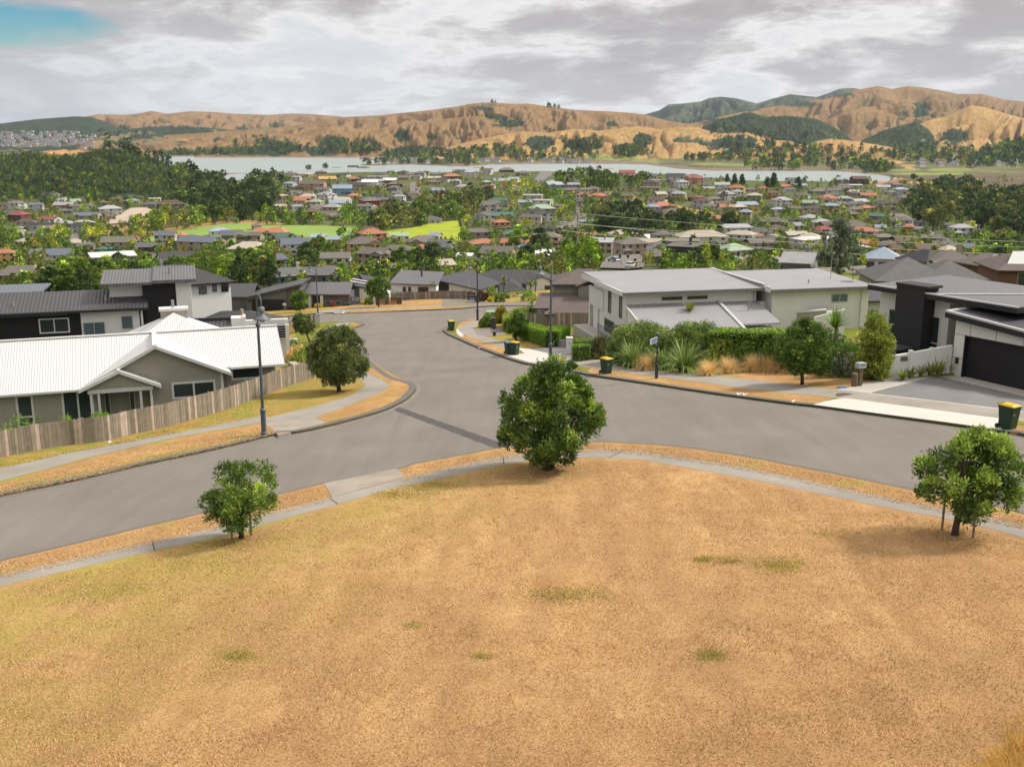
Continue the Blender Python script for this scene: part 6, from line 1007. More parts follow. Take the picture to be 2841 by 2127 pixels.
def fences():
    paling_fence('long weathered paling fence curving round the front of the white roofed house', [p for p in cr(gx(FENCE_PX), 6)], 1.32, 0.12, 0.17, seed=3)
    bk = cr([(-19.6, 168.0), (-17, 168.4), (-12, 167.5), (-7.5, 163.5), (-6.2, 160.5)], 4)
    f = paling_fence('long pale timber fence with posts behind the dry lawn across the side street', bk, 1.3, 0.12, 0.2, seed=4, name='timber_fence', light=0.05)
    for p in bk[::2]: z = gp(*p) + .12; obj('front_post', MB().box(p[0] - .09, p[0] + .09, p[1] - .14, p[1] - .02, z - .1, z + 1.37), timber, f)
    paling_fence('brown paling fence with capping rail below the brown tiled house', [G(*Z3(132, 556))[:2], G(*Z3(400, 556))[:2], G(*Z3(660, 557))[:2]], 1.3, 0.12, 0.2, cap=True, seed=5, light=0.08)
    paling_fence('short grey timber gate panel beside the driveway, left of the first rounded shrub', [G(*Z3(737, 752))[:2], G(*Z3(855, 748))[:2]], 2.2, 0.12, 0.6, cap=True, seed=6, name='timber_gate', light=0.3)
    t = thing('retaining_wall', G(*Z4(210, 600)), 'low white topped garden wall running above the glossy hedge', 'wall'); A = [G(*Z3(1960, 640)) + (0, 4.2, 0), G(*Z3(2300, 640)) + (0, 4.4, 0), G(*Z4(1190, 560)) + (0, 3, 0)]
    for a, b in zip(A[:-1], A[1:]):
        a, b = np.array(a), np.array(b); obj('wall_panel', MB().hexa([a + (0, 0, -1.5), b + (0, 0, -1.5), b + (0, .2, -1.5), a + (0, .2, -1.5), a + (0, 0, 1.3), b + (0, 0, 1.5), b + (0, .2, 1.5), a + (0, .2, 1.3)]), mat('weathered_wall', (0.36, 0.33, 0.26), 0.9, 0.1), t); obj('coping', MB().hexa([a + (0, -.08, 1.3), b + (0, -.08, 1.5), b + (0, .3, 1.5), a + (0, .3, 1.3), a + (0, -.08, 1.42), b + (0, -.08, 1.62), b + (0, .3, 1.62), a + (0, .3, 1.42)]), white, t)
    a, b = G(*Z4(870, 690)) + (0, 3.6, 0), G(*Z4(1085, 690)) + (0, 3.6, 0); tag(obj('garden_wall', MB().hexa([a + (0, 0, -1), b + (0, 0, -1), b + (0, .2, -1), a + (0, .2, -1), a + (0, 0, 1.55), b + (0, 0, 2.15), b + (0, .2, 2.15), a + (0, .2, 1.55)]), W_plain), 'plain white rendered wall panel behind the spiky cabbage tree', 'wall')
    # white boundary wall
    p0 = np.array([25.15, 58.65]); p1 = np.array([21.24, 57.56]); p2 = G(*Z4(1010, 905))[:2] + np.array([-0.5, 1.5]); t = thing('boundary_wall', (*p1, gp(*p1)), 'smooth white boundary wall running from the black garage door to the slender tree', 'wall')
    for a, b in ((p0, p1), (p1, p2)):
        d = (b - a) / np.linalg.norm(b - a); n = np.array([d[1], -d[0]]) * 0.1; z0, z1 = gp(*a) - .2, gp(*b) - .2; h0 = 1.95 if a is p0 else 1.62; h1 = 1.62
        obj('wall_panel', MB().hexa([(*(a - n), z0), (*(b - n), z1), (*(b + n), z1), (*(a + n), z0), (*(a - n), z0 + h0), (*(b - n), z1 + h1), (*(b + n), z1 + h1), (*(a + n), z0 + h0)]), W_plain, t)
    for k in (0.32, 0.66): q = p0 + (p1 - p0) * k; z = gp(*q); obj('pier', MB().hexa([(q[0] - .1, q[1] - .16, z - .2), (q[0] + .12, q[1] - .12, z - .2), (q[0] + .1, q[1] + .14, z - .2), (q[0] - .12, q[1] + .1, z - .2), (q[0] - .1, q[1] - .16, z + 1.62 + .12 * (1 - k)), (q[0] + .12, q[1] - .12, z + 1.62 + .12 * (1 - k)), (q[0] + .1, q[1] + .14, z + 1.62 + .12 * (1 - k)), (q[0] - .12, q[1] + .1, z + 1.62 + .12 * (1 - k))]), W_plain, t)
    q = p0 + (p1 - p0) * 0.78; z = gp(*q) + 1.1; d = (p1 - p0) / np.linalg.norm(p1 - p0); n = np.array([-d[1], d[0]]) * 0.14; obj('house_plate', MB().hexa([(*(q - d * .22 + n), z), (*(q + d * .22 + n), z), (*(q + d * .22), z), (*(q - d * .22), z), (*(q - d * .22 + n), z + .26), (*(q + d * .22 + n), z + .26), (*(q + d * .22), z + .26), (*(q - d * .22), z + .26)]), mat('brown_plate', (0.16, 0.13, 0.10)), t)
    # black metal fence
    P = [G(*ZA(540, 1010))[:2], G(*ZA(650, 1095))[:2], G(*ZA(1040, 1000))[:2], G(*ZA(1440, 900))[:2]]; root = thing('metal_fence', (*P[1], gp(*P[1])), 'black metal picket fence round the lawn left of the side street', 'fence'); mb = MB(); rl = MB()
    for a, b in zip(P[:-1], P[1:]):
        L = np.linalg.norm(b - a); k = int(L / 0.16)
        for i in range(k): q = a + (b - a) * i / k; z = gp(*q) + .12; mb.tube([(*q, z), (*q, z + 1.5)], 0.012, 4)
        za, zb = gp(*a) + .12, gp(*b) + .12
        for zz in (0.12, 1.38): rl.tube([(*a, za + zz), (*b, zb + zz)], 0.025, 5)
        for i in range(int(L / 2.2) + 1): q = a + (b - a) * min(i * 2.2 / L, 1); z = gp(*q); obj('post', MB().box(q[0] - .05, q[0] + .05, q[1] - .05, q[1] + .05, z - .1, z + 1.75), black, root)
    obj('pickets', mb, black, root); obj('rails', rl, black, root)
    # slatted gate with brick piers
    a = G(*ZB(620, 538), .12); g = thing('slatted_gate', a, 'reddish timber slat gate between stone piers behind the spreading tree', 'gate'); gsc = 0.78; g.scale = (gsc, gsc, gsc); W_ = 4.9; wood = mat('cedar_slat', (0.20, 0.075, 0.035), 0.7, 0.2, 4); pier = mat('brown_brick_pier', (0.13, 0.10, 0.085), 0.9, 0.2, 6)
    for x0, w_ in ((0, 0.55), (1.85, 0.6), (4.1, 0.7), (4.75, 0.35)): obj('pier', MB().box(x0, x0 + w_, 0, .5, -.4, 1.65), pier, g, local=True)
    for x0, x1 in ((0.55, 1.85), (2.45, 4.1)):
        mb = MB()
        for k in range(8): mb.box(x0, x1, .2, .24, .1 + .19 * k, .24 + .19 * k)
        obj('slat_panel', mb, wood, g, local=True)
    # low concrete walls
    a, b = G(*ZC(1410, 790), .12), G(*ZC(1615, 780), .12); tag(obj('block_wall', MB().hexa([a, b, b + (0, .2, 0), a + (0, .2, 0), a + (0, 0, .55), b + (0, 0, .55), b + (0, .2, .55), a + (0, .2, .55)]), mat('grey_block', (0.30, 0.28, 0.27), 0.9, 0.08), bevel=.02), 'low grey block wall at the hedge end, left of the white pillar', 'wall')
    a, b = G(*Z1(1965, 840), .1), G(*Z1(2035, 880), .1); tag(obj('retaining_step', MB().hexa([a, b, b + (.5, .3, 0), a + (.5, .3, 0), a + (0, 0, .5), b + (0, 0, .5), b + (.5, .3, .5), a + (.5, .3, .5)]), mat('pale_timber', (0.42, 0.38, 0.31), 0.9)), 'pale timber retaining edge beside the white roofed house', 'retaining edge')
fences()

# ------------------------------------------------------------------ street furniture
def lamp(label, u, v, hh, d, colm, nm='street_lamp'):
    b = G(u, v, .12); t = thing(nm, b, label, 'street lamp', 'swan neck street lamps'); d = np.array([*d, 0.0]); d /= np.linalg.norm(d); s = hh / 7.3
    obj('base', MB().lathe([(0.17, -.1), (0.17, .12), (0.13, .18), (0.125, 1.15), (0.15, 1.2), (0.15, 1.28), (0.09, 1.36)], (0, 0, 0), 14), colm, t, local=True, smooth=False)
    obj('pole', MB().lathe([(0.085, 1.3), (0.065, 5.6 * s), (0.11, 5.62 * s), (0.12, 5.75 * s), (0.07, 5.85 * s)], (0, 0, 0), 12), colm, t, local=True)
    rr = 0.42; pts = [np.array([0, 0, 5.8 * s]), np.array([0, 0, 6.3 * s])] + [np.array([0, 0, 6.85 * s]) + d * (rr - rr * math.cos(a)) + np.array([0, 0, rr * math.sin(a)]) for a in np.linspace(0, math.pi * 0.98, 12)]; e = pts[-1] - np.array([0, 0, .22 * s]); pts.append(e)
    obj('swan_neck', MB().tube(pts, 0.035, 8), colm, t, local=True, smooth=True)
    sh = obj('lamp_shade', MB().lathe([(0.05, 0.1), (0.14, 0.06), (0.15, -.14), (0.11, -.2), (0.13, -.3), (0.24, -.42), (0.42, -.50), (0.40, -.52), (0.1, -.48)], e, 18), mat('shade_metal', (0.16, 0.18, 0.19), 0.45, 0.08) if colm is not black else colm, t, local=True, smooth=True)
    obj('bulb', MB().lathe([(0.12, -.5), (0.15, -.58), (0.10, -.66), (0.02, -.68)], e, 12), mat('bulb_glass', (0.6, 0.6, 0.58), 0.2, 0.02), sh, local=True, smooth=True); return t
def mailbox(label, b, m, w=0.5, d=0.35, z=0.95, hh=0.3, post=0.03, pm=None, name='letterbox', th=0.0):
    t = thing(name, b, label, 'letterbox', None); bx = obj('box', MB().box(-w / 2, w / 2, -d / 2, d / 2, z, z + hh), m, t, local=True, bevel=.02); obj('slot', MB().box(-w * .32, w * .32, -d / 2 - .006, -d / 2, z + hh * .62, z + hh * .72), black, bx, local=True); obj('post', MB().box(-post, post, -post, post, -.1, z), pm or steel, t, local=True); t.rotation_euler = (0, 0, th); return t
bin_green = mat('bin_green', (0.022, 0.055, 0.032), 0.45, 0.06); lid_y = mat('bin_yellow', (0.62, 0.40, 0.01), 0.45, 0.04); lid_b = mat('bin_blue', (0.03, 0.21, 0.42), 0.45, 0.04)
def make_bin(label, b, rot, lidm, body=bin_green, group='wheelie bins put out on the verges', mark=True, sc=1.0):
    t = thing('wheelie_bin', b, label, 'wheelie bin', group); t.rotation_euler = (0, 0, rot); t.scale = (sc, sc, sc)
    def ring(w, d, z, yo=0): return [(-w, -d + yo, z), (w, -d + yo, z), (w, d + yo, z), (-w, d + yo, z)]
    mb = MB(); mb.hexa(ring(.225, .26, 0.03) + ring(.275, .345, .93)); mb.hexa(ring(.295, .37, .93) + ring(.295, .37, .985)); mb.box(-.2, .2, .27, .33, .1, .75); obj('body', mb, body, t, local=True, bevel=.025)
    ld = MB(); ld.hexa(ring(.30, .38, .987) + ring(.29, .37, 1.02)); ld.hexa(ring(.27, .33, 1.02) + ring(.20, .25, 1.065)); l = obj('lid', ld, lidm, t, local=True, bevel=.02)
    obj('handle', MB().tube([(-.22, .37, 1.0), (-.22, .44, 1.0), (.22, .44, 1.0), (.22, .37, 1.0)], .018, 6), black, l, local=True)
    for x in (-.27, .27): obj('wheel', MB().tube([(x - .03, .3, .1), (x + .03, .3, .1)], .10, 14), rubber, t, local=True)
    if mark:
        mk = MB()
        for k, w_ in enumerate((.07, .1, .05)): mk.box(-.15, -.15 + w_, -.322 - .0035 * 0, -.316, .72 - .05 * k, .735 - .05 * k)
        obj('emblem', mk, white, t, local=True)
    return t
def text_obj(name, s, size, m, parent, M):
    cu = bpy.data.curves.new(name, 'FONT'); cu.body = s; cu.size = size; cu.extrude = 0.002; cu.align_x = 'CENTER'; cu.align_y = 'CENTER'; tmp = bpy.data.objects.new(name, cu); COL.objects.link(tmp); bpy.context.view_layer.update()
    me = bpy.data.meshes.new_from_object(tmp.evaluated_get(bpy.context.evaluated_depsgraph_get())); bpy.data.objects.remove(tmp); me.materials.clear(); me.materials.append(m); me.transform(M); o = bpy.data.objects.new(name, me); COL.objects.link(o); o.parent = parent; return o
from mathutils import Matrix
blue_grey = mat('blue_grey_paint', (0.085, 0.11, 0.13), 0.45, 0.1); navy = mat('navy_paint', (0.035, 0.035, 0.075), 0.5, 0.1)
def furniture():
    lamp('nearest swan neck lamp, grey blue, on the verge before the white roofed house', 733, 1206, 7.0, (0.42, -0.8), blue_grey)
    lamp('tall lamp rising just behind the tallest dense tree', 1527, 1002, 7.5, (-0.95, -0.25), blue_grey); lamp('dark lamp on the kerb of the bend beyond the single far bin', 1325, 889, 7.0, (-0.95, 0.1), navy); lamp('slim lamp on the verge before the grey house porch', 882, 869, 7.1, (-0.75, -0.3), blue_grey)
    b = G(1821, 1050, .12); t = thing('street_sign', b, 'dark green street name post with blue name plate, before the first rounded shrub', 'street sign')
    obj('post', MB().lathe([(0.10, -.1), (0.10, .85), (0.115, .87), (0.115, .93), (0.05, .95), (0.045, 2.72), (0.03, 2.75)], (0, 0, 0), 12), mat('sign_post_green', (0.04, 0.05, 0.05), 0.5), t, local=True); obj('finial', MB().lathe([(0.03, 2.74), (0.085, 2.80), (0.08, 2.85), (0.02, 2.9)], (0, 0, 0), 12), mat('bronze', (0.25, 0.24, 0.18), 0.5), t, local=True)
    d = Vector((-0.56, -0.83, 0)).normalized(); n = Vector((0.83, -0.56, 0)).normalized(); L_ = 0.98
    def plate(x0, x1, z0, z1, o0, o1): return [tuple(d * x + n * o + Vector((0, 0, z))) for z in (z0, z1) for x, o in ((x1, o1), (x0, o1), (x0, o0), (x1, o0))]
    pl_ = obj('name_plate', MB().hexa(plate(0.04, L_, 2.28, 2.60, -.015, .015)), white, t, local=True); pb = obj('blue_panel', MB().hexa(plate(0.07, L_ - .10, 2.32, 2.56, .015, .019)), mat('sign_blue', (0.01, 0.09, 0.36), 0.4, 0.03), pl_, local=True)
    M = Matrix.Translation(d * (L_ * 0.46) + n * 0.021 + Vector((0, 0, 2.44))) @ Matrix((( -d.x, 0, n.x, 0), (-d.y, 0, n.y, 0), (0, 1, 0, 0), (0, 0, 0, 1))); text_obj('lettering', 'Pacific View', 0.155, white, pl_, M)
    yaw = math.radians(200)
    make_bin('wheelie bin with yellow lid at the right edge beside the pale crossing', G(2795, 1188, .13), math.radians(30), lid_y); make_bin('wheelie bin with yellow lid alone on the verge left of the street name sign', G(1682, 1036, .13), math.radians(35), lid_y)
    make_bin('yellow-lidded wheelie bin of the pair beside the small round tree', G(*ZC(815, 908), .13), math.radians(55), lid_y); make_bin('blue-lidded wheelie bin, the smaller of the pair by the small round tree', G(*ZC(725, 895), .13), math.radians(25), lid_b, mark=False, sc=0.93); make_bin('lone far wheelie bin with yellow lid on the bend', G(1252, 917, .13), math.radians(25), lid_y)
    mailbox('white letterbox on thin post on the lawn behind the ball-shaped tree', G(*ZA(940, 1330), .13), white, 0.6, .4, .75, .35); mailbox('white letterbox beside the grey garage drive', G(*ZA(765, 608), .13), white, .5, .4, 1.1, .25); mailbox('white letterbox at the end of the far drive', G(*ZC(910, 92), .13), white, .5, .3, .75, .2); mailbox('white letterbox beside the short grey timber gate', G(*Z3(862, 755), .13), white, .42, .35, 1.15, .32)
    b = G(*ZC(1655, 850), .13); t = thing('letterbox_pillar', b, 'white rendered letterbox pillar beside the clipped hedge drive', 'letterbox'); t.scale = (0.75, 0.75, 0.66); obj('pillar', MB().box(-.3, .3, -.3, .3, -.1, 1.55), W_plain, t, local=True, bevel=.015); obj('cap', MB().box(-.36, .36, -.36, .36, 1.55, 1.68), white, t, local=True, bevel=.02); obj('slot', MB().box(-.06, .06, -.312, -.302, .95, 1.1), black, t, local=True)
    b = G(*ZC(495, 508), .13); t = thing('brick_pillar', b, 'dark brick letterbox pillar beside the grey green shrub', 'letterbox'); t.scale = (0.62, 0.62, 0.62); obj('pillar', MB().box(-.36, .36, -.36, .36, -.1, 1.7), mat('dark_brick', (0.09, 0.075, 0.07), 0.9, 0.25, 8), t, local=True); obj('cap', MB().box(-.42, .42, -.42, .42, 1.7, 1.8), darkgrey, t, local=True)
    b = G(*ZC(507, 618), .13); t = thing('recycling_crate', b, 'small navy crate standing on the mauve drive', 'crate'); t.scale = (0.55, 0.55, 0.55); obj('crate', MB().hexa([(-.24, -.2, 0), (.24, -.2, 0), (.24, .2, 0), (-.24, .2, 0), (-.3, -.25, .62), (.3, -.25, .62), (.3, .25, .62), (-.3, .25, .62)]), navy, t, local=True, bevel=.02); obj('rim', MB().box(-.33, .33, -.28, .28, .62, .68), navy, t, local=True)
    b = G(*ZC(455, 345), .13); t = thing('electrical_cabinet', b, 'pale green electrical cabinet with pitched lid beside the golden shrub', 'cabinet'); t.scale = (0.5, 0.5, 0.5); gm = mat('cabinet_green', (0.33, 0.47, 0.28), 0.6, 0.05); obj('cabinet', MB().box(-1.1, 1.1, -.6, .6, -.1, 1.5), mat('cabinet_dark_green', (0.14, 0.20, 0.12), 0.6), t, local=True); obj('lid', MB().mesh([(-1.2, -.7, 1.5), (1.2, -.7, 1.5), (1.2, .7, 1.5), (-1.2, .7, 1.5), (-.8, 0, 1.95), (1.0, 0, 1.95)], [(3, 2, 1, 0), (0, 1, 5, 4), (1, 2, 5), (2, 3, 4, 5), (3, 0, 4)]), gm, t, local=True)
    # log letterbox group
    logm = mat('log', (0.17, 0.125, 0.075), 0.95, 0.2, 5, .01, 25); pal = mat('log_end', (0.42, 0.33, 0.2), 0.9)
    for x, y, h_, rr, lab in ((1055, 962, 0.72, .17, 'short thick log post in front of the letterbox'), (1052, 905, 1.12, .13, 'slanted-top log post behind the letterbox')):
        b = G(*Z4(x, y), .12); t = thing('log_post', b, lab, 'log post', 'log posts by the letterbox'); obj('log', MB().lathe([(rr, -.1), (rr * .95, h_)], (0, 0, 0), 14), logm, t, local=True); obj('log_end', MB().lathe([(rr * .93, h_), (rr * .9, h_ + .02)], (0, 0, 0), 14), pal, t, local=True)
    mailbox('grey steel letterbox on a log post beside the drive at right', G(*Z4(1088, 958), .12), mat('letterbox_steel', (0.42, 0.45, 0.48), 0.4, 0.05), .5, .36, 1.0, .3, .11, logm, th=math.radians(20))
    # for-sale boards, flag
    b = G(*ZB(310, 562), .12); t = thing('sale_board', b, 'white framed picture sale board on legs before the grey house', 'sign board'); P_ = mat('board_white', (0.7, 0.7, 0.7)); t.scale = (0.55, 0.55, 0.55)
    for x in (-1.45, 1.45): obj('leg', MB().box(x - .06, x + .06, -.05, .05, -.1, 2.9), P_, t, local=True)
    obj('crossbar', MB().box(-1.4, 1.4, -.04, .04, .35, .45), P_, t, local=True); bd = obj('panel', MB().box(-1.45, 1.45, -.09, -.05, .6, 2.85), mat('board_slate', (0.12, 0.13, 0.16), 0.6, 0.3, 3), t, local=True)
    for nm, x0, x1, z0, z1, c in (('picture', -.9, 1.3, 1.75, 2.7, (0.33, 0.30, 0.31)), ('blue_band', -1.45, 1.45, 1.42, 1.62, (0.01, 0.28, 0.45)), ('yellow_patch', .75, 1.35, .68, .9, (0.6, 0.5, 0.02)), ('picture', -1.1, .4, .75, 1.3, (0.13, 0.16, 0.22))): obj(nm, MB().box(x0, x1, -.1, -.09, z0, z1), mat('board_' + nm + str(x0), c, 0.6, 0.3, 4), bd, local=True)
    b = G(*ZB(2095, 465), .12); t = thing('agent_board', b, 'black sign board with orange and blue panels beside the bronze shrub', 'sign board'); t.scale = (0.6, 0.6, 0.6)
    for x in (-.9, .9): obj('leg', MB().box(x - .1, x + .1, -.06, .06, -.1, 2.1), black, t, local=True)
    bd = obj('panel', MB().box(-.95, .95, -.1, -.06, .2, 2.15), black, t, local=True); obj('orange_panel', MB().box(-.85, .85, -.11, -.1, 1.25, 1.6), mat('board_orange', (0.55, 0.14, 0.04)), bd, local=True); bp_ = obj('blue_panel', MB().box(-.8, 1.3, -.13, -.1, .35, .95), mat('board_blue', (0.02, 0.14, 0.42)), bd, local=True)
    R90 = Matrix.Rotation(math.pi / 2, 4, 'X'); text_obj('lettering', 'Madders', 0.42, white, bp_, Matrix.Translation((0.3, -.135, .64)) @ R90); text_obj('lettering', 'FOR SALE', 0.26, white, bd, Matrix.Translation((0, -.115, 1.85)) @ R90)
    b = G(*ZB(2055, 420), .12); t = thing('flag', b, 'small red white and blue flag on thin pole by the shaggy cabbage tree', 'flag'); t.scale = (0.45, 0.45, 0.45); obj('pole', MB().tube([(0, 0, -.1), (0, 0, 8.6)], .03, 6), white, t, local=True)
    mb = MB(); mb.mesh([(.03, -.02, 8.5), (.2, .1, 8.2), (.35, -.05, 7.7), (.1, -.05, 7.1), (.03, .02, 7.2), (.03, 0, 7.8), (.03, .03, 8.5), (.2, .15, 8.2), (.35, 0, 7.7), (.1, 0, 7.1)], [(0, 1, 2, 5), (5, 2, 3, 4), (8, 7, 6, 5), (4, 9, 8, 5)]); fl = obj('cloth', mb, mat('flag_red', (0.42, 0.06, 0.07)), t, local=True); obj('stripe', MB().mesh([(.05, -.04, 8.3), (.3, -.07, 7.7), (.3, -.07, 7.55), (.05, -.04, 8.1)], [(3, 2, 1, 0)]), white, fl, local=True)
    # covers, grate, scraps
    for f, x, y, lab in ((Z1, 712, 1317, 'blue water cover on the grass below the paling fence'), (Z4, 972, 973, 'blue water cover on the dry lawn beside the log posts')):
        b = G(*f(x, y), .125); tag(obj('water_cover', MB().box(b[0] - .22, b[0] + .22, b[1] - .18, b[1] + .18, b[2] - .05, b[2] + .05), mat('cover_blue', (0.03, 0.16, 0.5), 0.5), bevel=.02), lab, 'water cover', 'blue water covers')
    b = G(*Z4(995, 1023), .13); tag(obj('manhole_cover', MB().lathe([(.48, 0), (.48, .008)], b, 24), mat('rust_iron', (0.115, 0.07, 0.055), 0.8, 0.2, 8)), 'rusty round manhole cover in the footpath by the pale crossing', 'manhole cover')
    a, b2, c, d2 = [G(*Z3(*q)) for q in ((1140, 1385), (1165, 1372), (1292, 1388), (1278, 1408))]; t = thing('storm_grate', (a + c) / 2, 'storm drain grate in the gutter right of the tallest dense tree', 'drain grate'); obj('frame', MB().prism([q + (0, 0, .004) for q in (a, d2, c, b2)], .012), concrete, t)
    e = lambda s, w_: (a + (d2 - a) * s) + ((b2 - a) + ((c - d2) - (b2 - a)) * s) * w_; obj('grate', MB().prism([e(.15, .2) + (0, 0, .017), e(.82, .2) + (0, 0, .017), e(.82, .8) + (0, 0, .017), e(.15, .8) + (0, 0, .017)], .012), mat('rust_iron', (0.115, 0.07, 0.055)), t); mb = MB()
    for k in range(9): s = .2 + k * .068; mb.prism([e(s, .25) + (0, 0, .0295), e(s + .03, .25) + (0, 0, .0295), e(s + .03, .75) + (0, 0, .0295), e(s, .75) + (0, 0, .0295)], .003)
    obj('slots', mb, black, t)
    # joints in the near footpath and litter
    for i, (p, q) in enumerate((((1134, 1334), (1152, 1350)), ((1396, 1273), (1398, 1295)), ((2159, 1324), (2097, 1341)), ((424, 1512), (430, 1537)), ((119, 1580), (120, 1607)), ((915, 1390), (938, 1407)), ((2475, 1393), (2418, 1409)), ((1730, 1257), (1688, 1277)))):
        a, b = G(*p)[:2], G(*q)[:2]; tt = (b - a) / np.linalg.norm(b - a); n = np.array([-tt[1], tt[0]]) * .02; mb = MB(); mb.face([(x, y, gp(x, y) + .129) for x, y in (a - n, b - n, b + n, a + n)]); struct(obj('path_joint', mb, mat('joint_dark', (0.06, 0.055, 0.05)) if i % 2 else mat('joint_pale', (0.4, 0.37, 0.31))))
furniture()

# ------------------------------------------------------------------ town basin: fields and streets laid on the terrain
def far_sheet(name, px, m, off=0.35, step=14.0):
    P = [hit(*p)[:2] for p in px]; bm = bmesh.new(); vs = [bm.verts.new((x, y, 0)) for x, y in P]; f = bm.faces.new(vs); bmesh.ops.triangulate(bm, faces=[f])
    xs = [p[0] for p in P]; ys = [p[1] for p in P]
    for ax, lo, hi in ((0, min(xs), max(xs)), (1, min(ys), max(ys))):
        for c in np.arange(lo + step, hi, step):
            co = (c, 0, 0) if ax == 0 else (0, c, 0); no = (1, 0, 0) if ax == 0 else (0, 1, 0); bmesh.ops.bisect_plane(bm, geom=bm.verts[:] + bm.edges[:] + bm.faces[:], plane_co=co, plane_no=no)
    co = np.array([v.co[:] for v in bm.verts]); z = terrain(co[:, 0], co[:, 1]) + off
    for v, q in zip(bm.verts, z): v.co.z = q
    bmesh.ops.recalc_face_normals(bm, faces=bm.faces[:]); me = bpy.data.meshes.new(name); bm.to_mesh(me); bm.free(); me.materials.append(m); o = bpy.data.objects.new(name, me); COL.objects.link(o); return struct(o)
field_m = mat('playing_turf', (0.235, 0.34, 0.075), 0.95, 0.07, 0.03, spec=0.1); field2_m = mat('bright_turf', (0.33, 0.39, 0.03), 0.95, 0.08, 0.05, spec=0.1); dryf = mat('dry_field', (0.40, 0.24, 0.10), 0.95, 0.12, 0.05, spec=0.1); road_f = mat('far_asphalt', (0.20, 0.185, 0.17), 0.95, 0.08, 0.1, spec=0.1); pale_f = mat('pale_yard', (0.46, 0.38, 0.29), 0.95, 0.12, 0.1)
M0, M1, M2, M3 = ZM
FIELDS = [[(395, 668), (445, 648), (560, 630), (640, 621), (700, 623), (770, 625), (1000, 627), (992, 646), (960, 660), (930, 672), (700, 676), (500, 678), (420, 676)],
          [M1(*q) for q in ((800, 650), (1040, 592), (1300, 570), (1480, 530), (1680, 508), (1695, 560), (1890, 640), (1760, 690), (1300, 690), (1100, 690))],
          [M0(*q) for q in ((850, 440), (1000, 420), (1180, 480), (1300, 465), (1800, 400), (1950, 388), (2212, 398))] + [(790, 621), (770, 626), (700, 623), (640, 621), (560, 630), (445, 648), (395, 668), (310, 668)],
          [M2(*q) for q in ((1380, 375), (1720, 450), (1700, 478), (1400, 412))], [M2(*q) for q in ((420, 610), (620, 560), (760, 570), (750, 640), (470, 690))]]
ROADS = [[M1(*q) for q in ((1290, 200), (1370, 193), (1378, 240), (1362, 300), (1300, 300), (1285, 240))], [M2(*q) for q in ((290, 112), (395, 106), (385, 140), (310, 200), (170, 215), (250, 170))], [M2(*q) for q in ((570, 405), (600, 400), (650, 450), (690, 505), (650, 560), (420, 615), (400, 570), (545, 530), (590, 470))],
         [M2(*q) for q in ((790, 850), (880, 795), (1100, 790), (1160, 830), (1140, 900), (1010, 915), (780, 905))], [M3(*q) for q in ((1070, 442), (1235, 455), (1330, 520), (1420, 585), (1560, 655), (1750, 720), (2000, 790), (2000, 830), (1620, 715), (1480, 660), (1330, 595), (1180, 510))],
         [M3(*q) for q in ((2090, 850), (2230, 830), (2260, 940), (2130, 930))], [M0(*q) for q in ((580, 455), (655, 450), (652, 510), (640, 575), (555, 570), (590, 510))], [M0(*q) for q in ((1070, 290), (1200, 285), (1290, 330), (1060, 410), (830, 425), (900, 385))], [M0(*q) for q in ((1135, 645), (1290, 668), (1315, 745), (1200, 720))], [M3(*q) for q in ((1040, 790), (1260, 790), (1300, 850), (1050, 850))]]
for i, p in enumerate(FIELDS): far_sheet(('playing_field', 'green_field', 'dry_bank', 'dry_paddock', 'dry_bank')[i], p, (field_m, field2_m, dryf, dryf, dryf)[i], 0.30 if i != 2 else 0.18)
for i, p in enumerate(ROADS): far_sheet('town_road', p, pale_f if i in (7,) else road_f, 0.45)

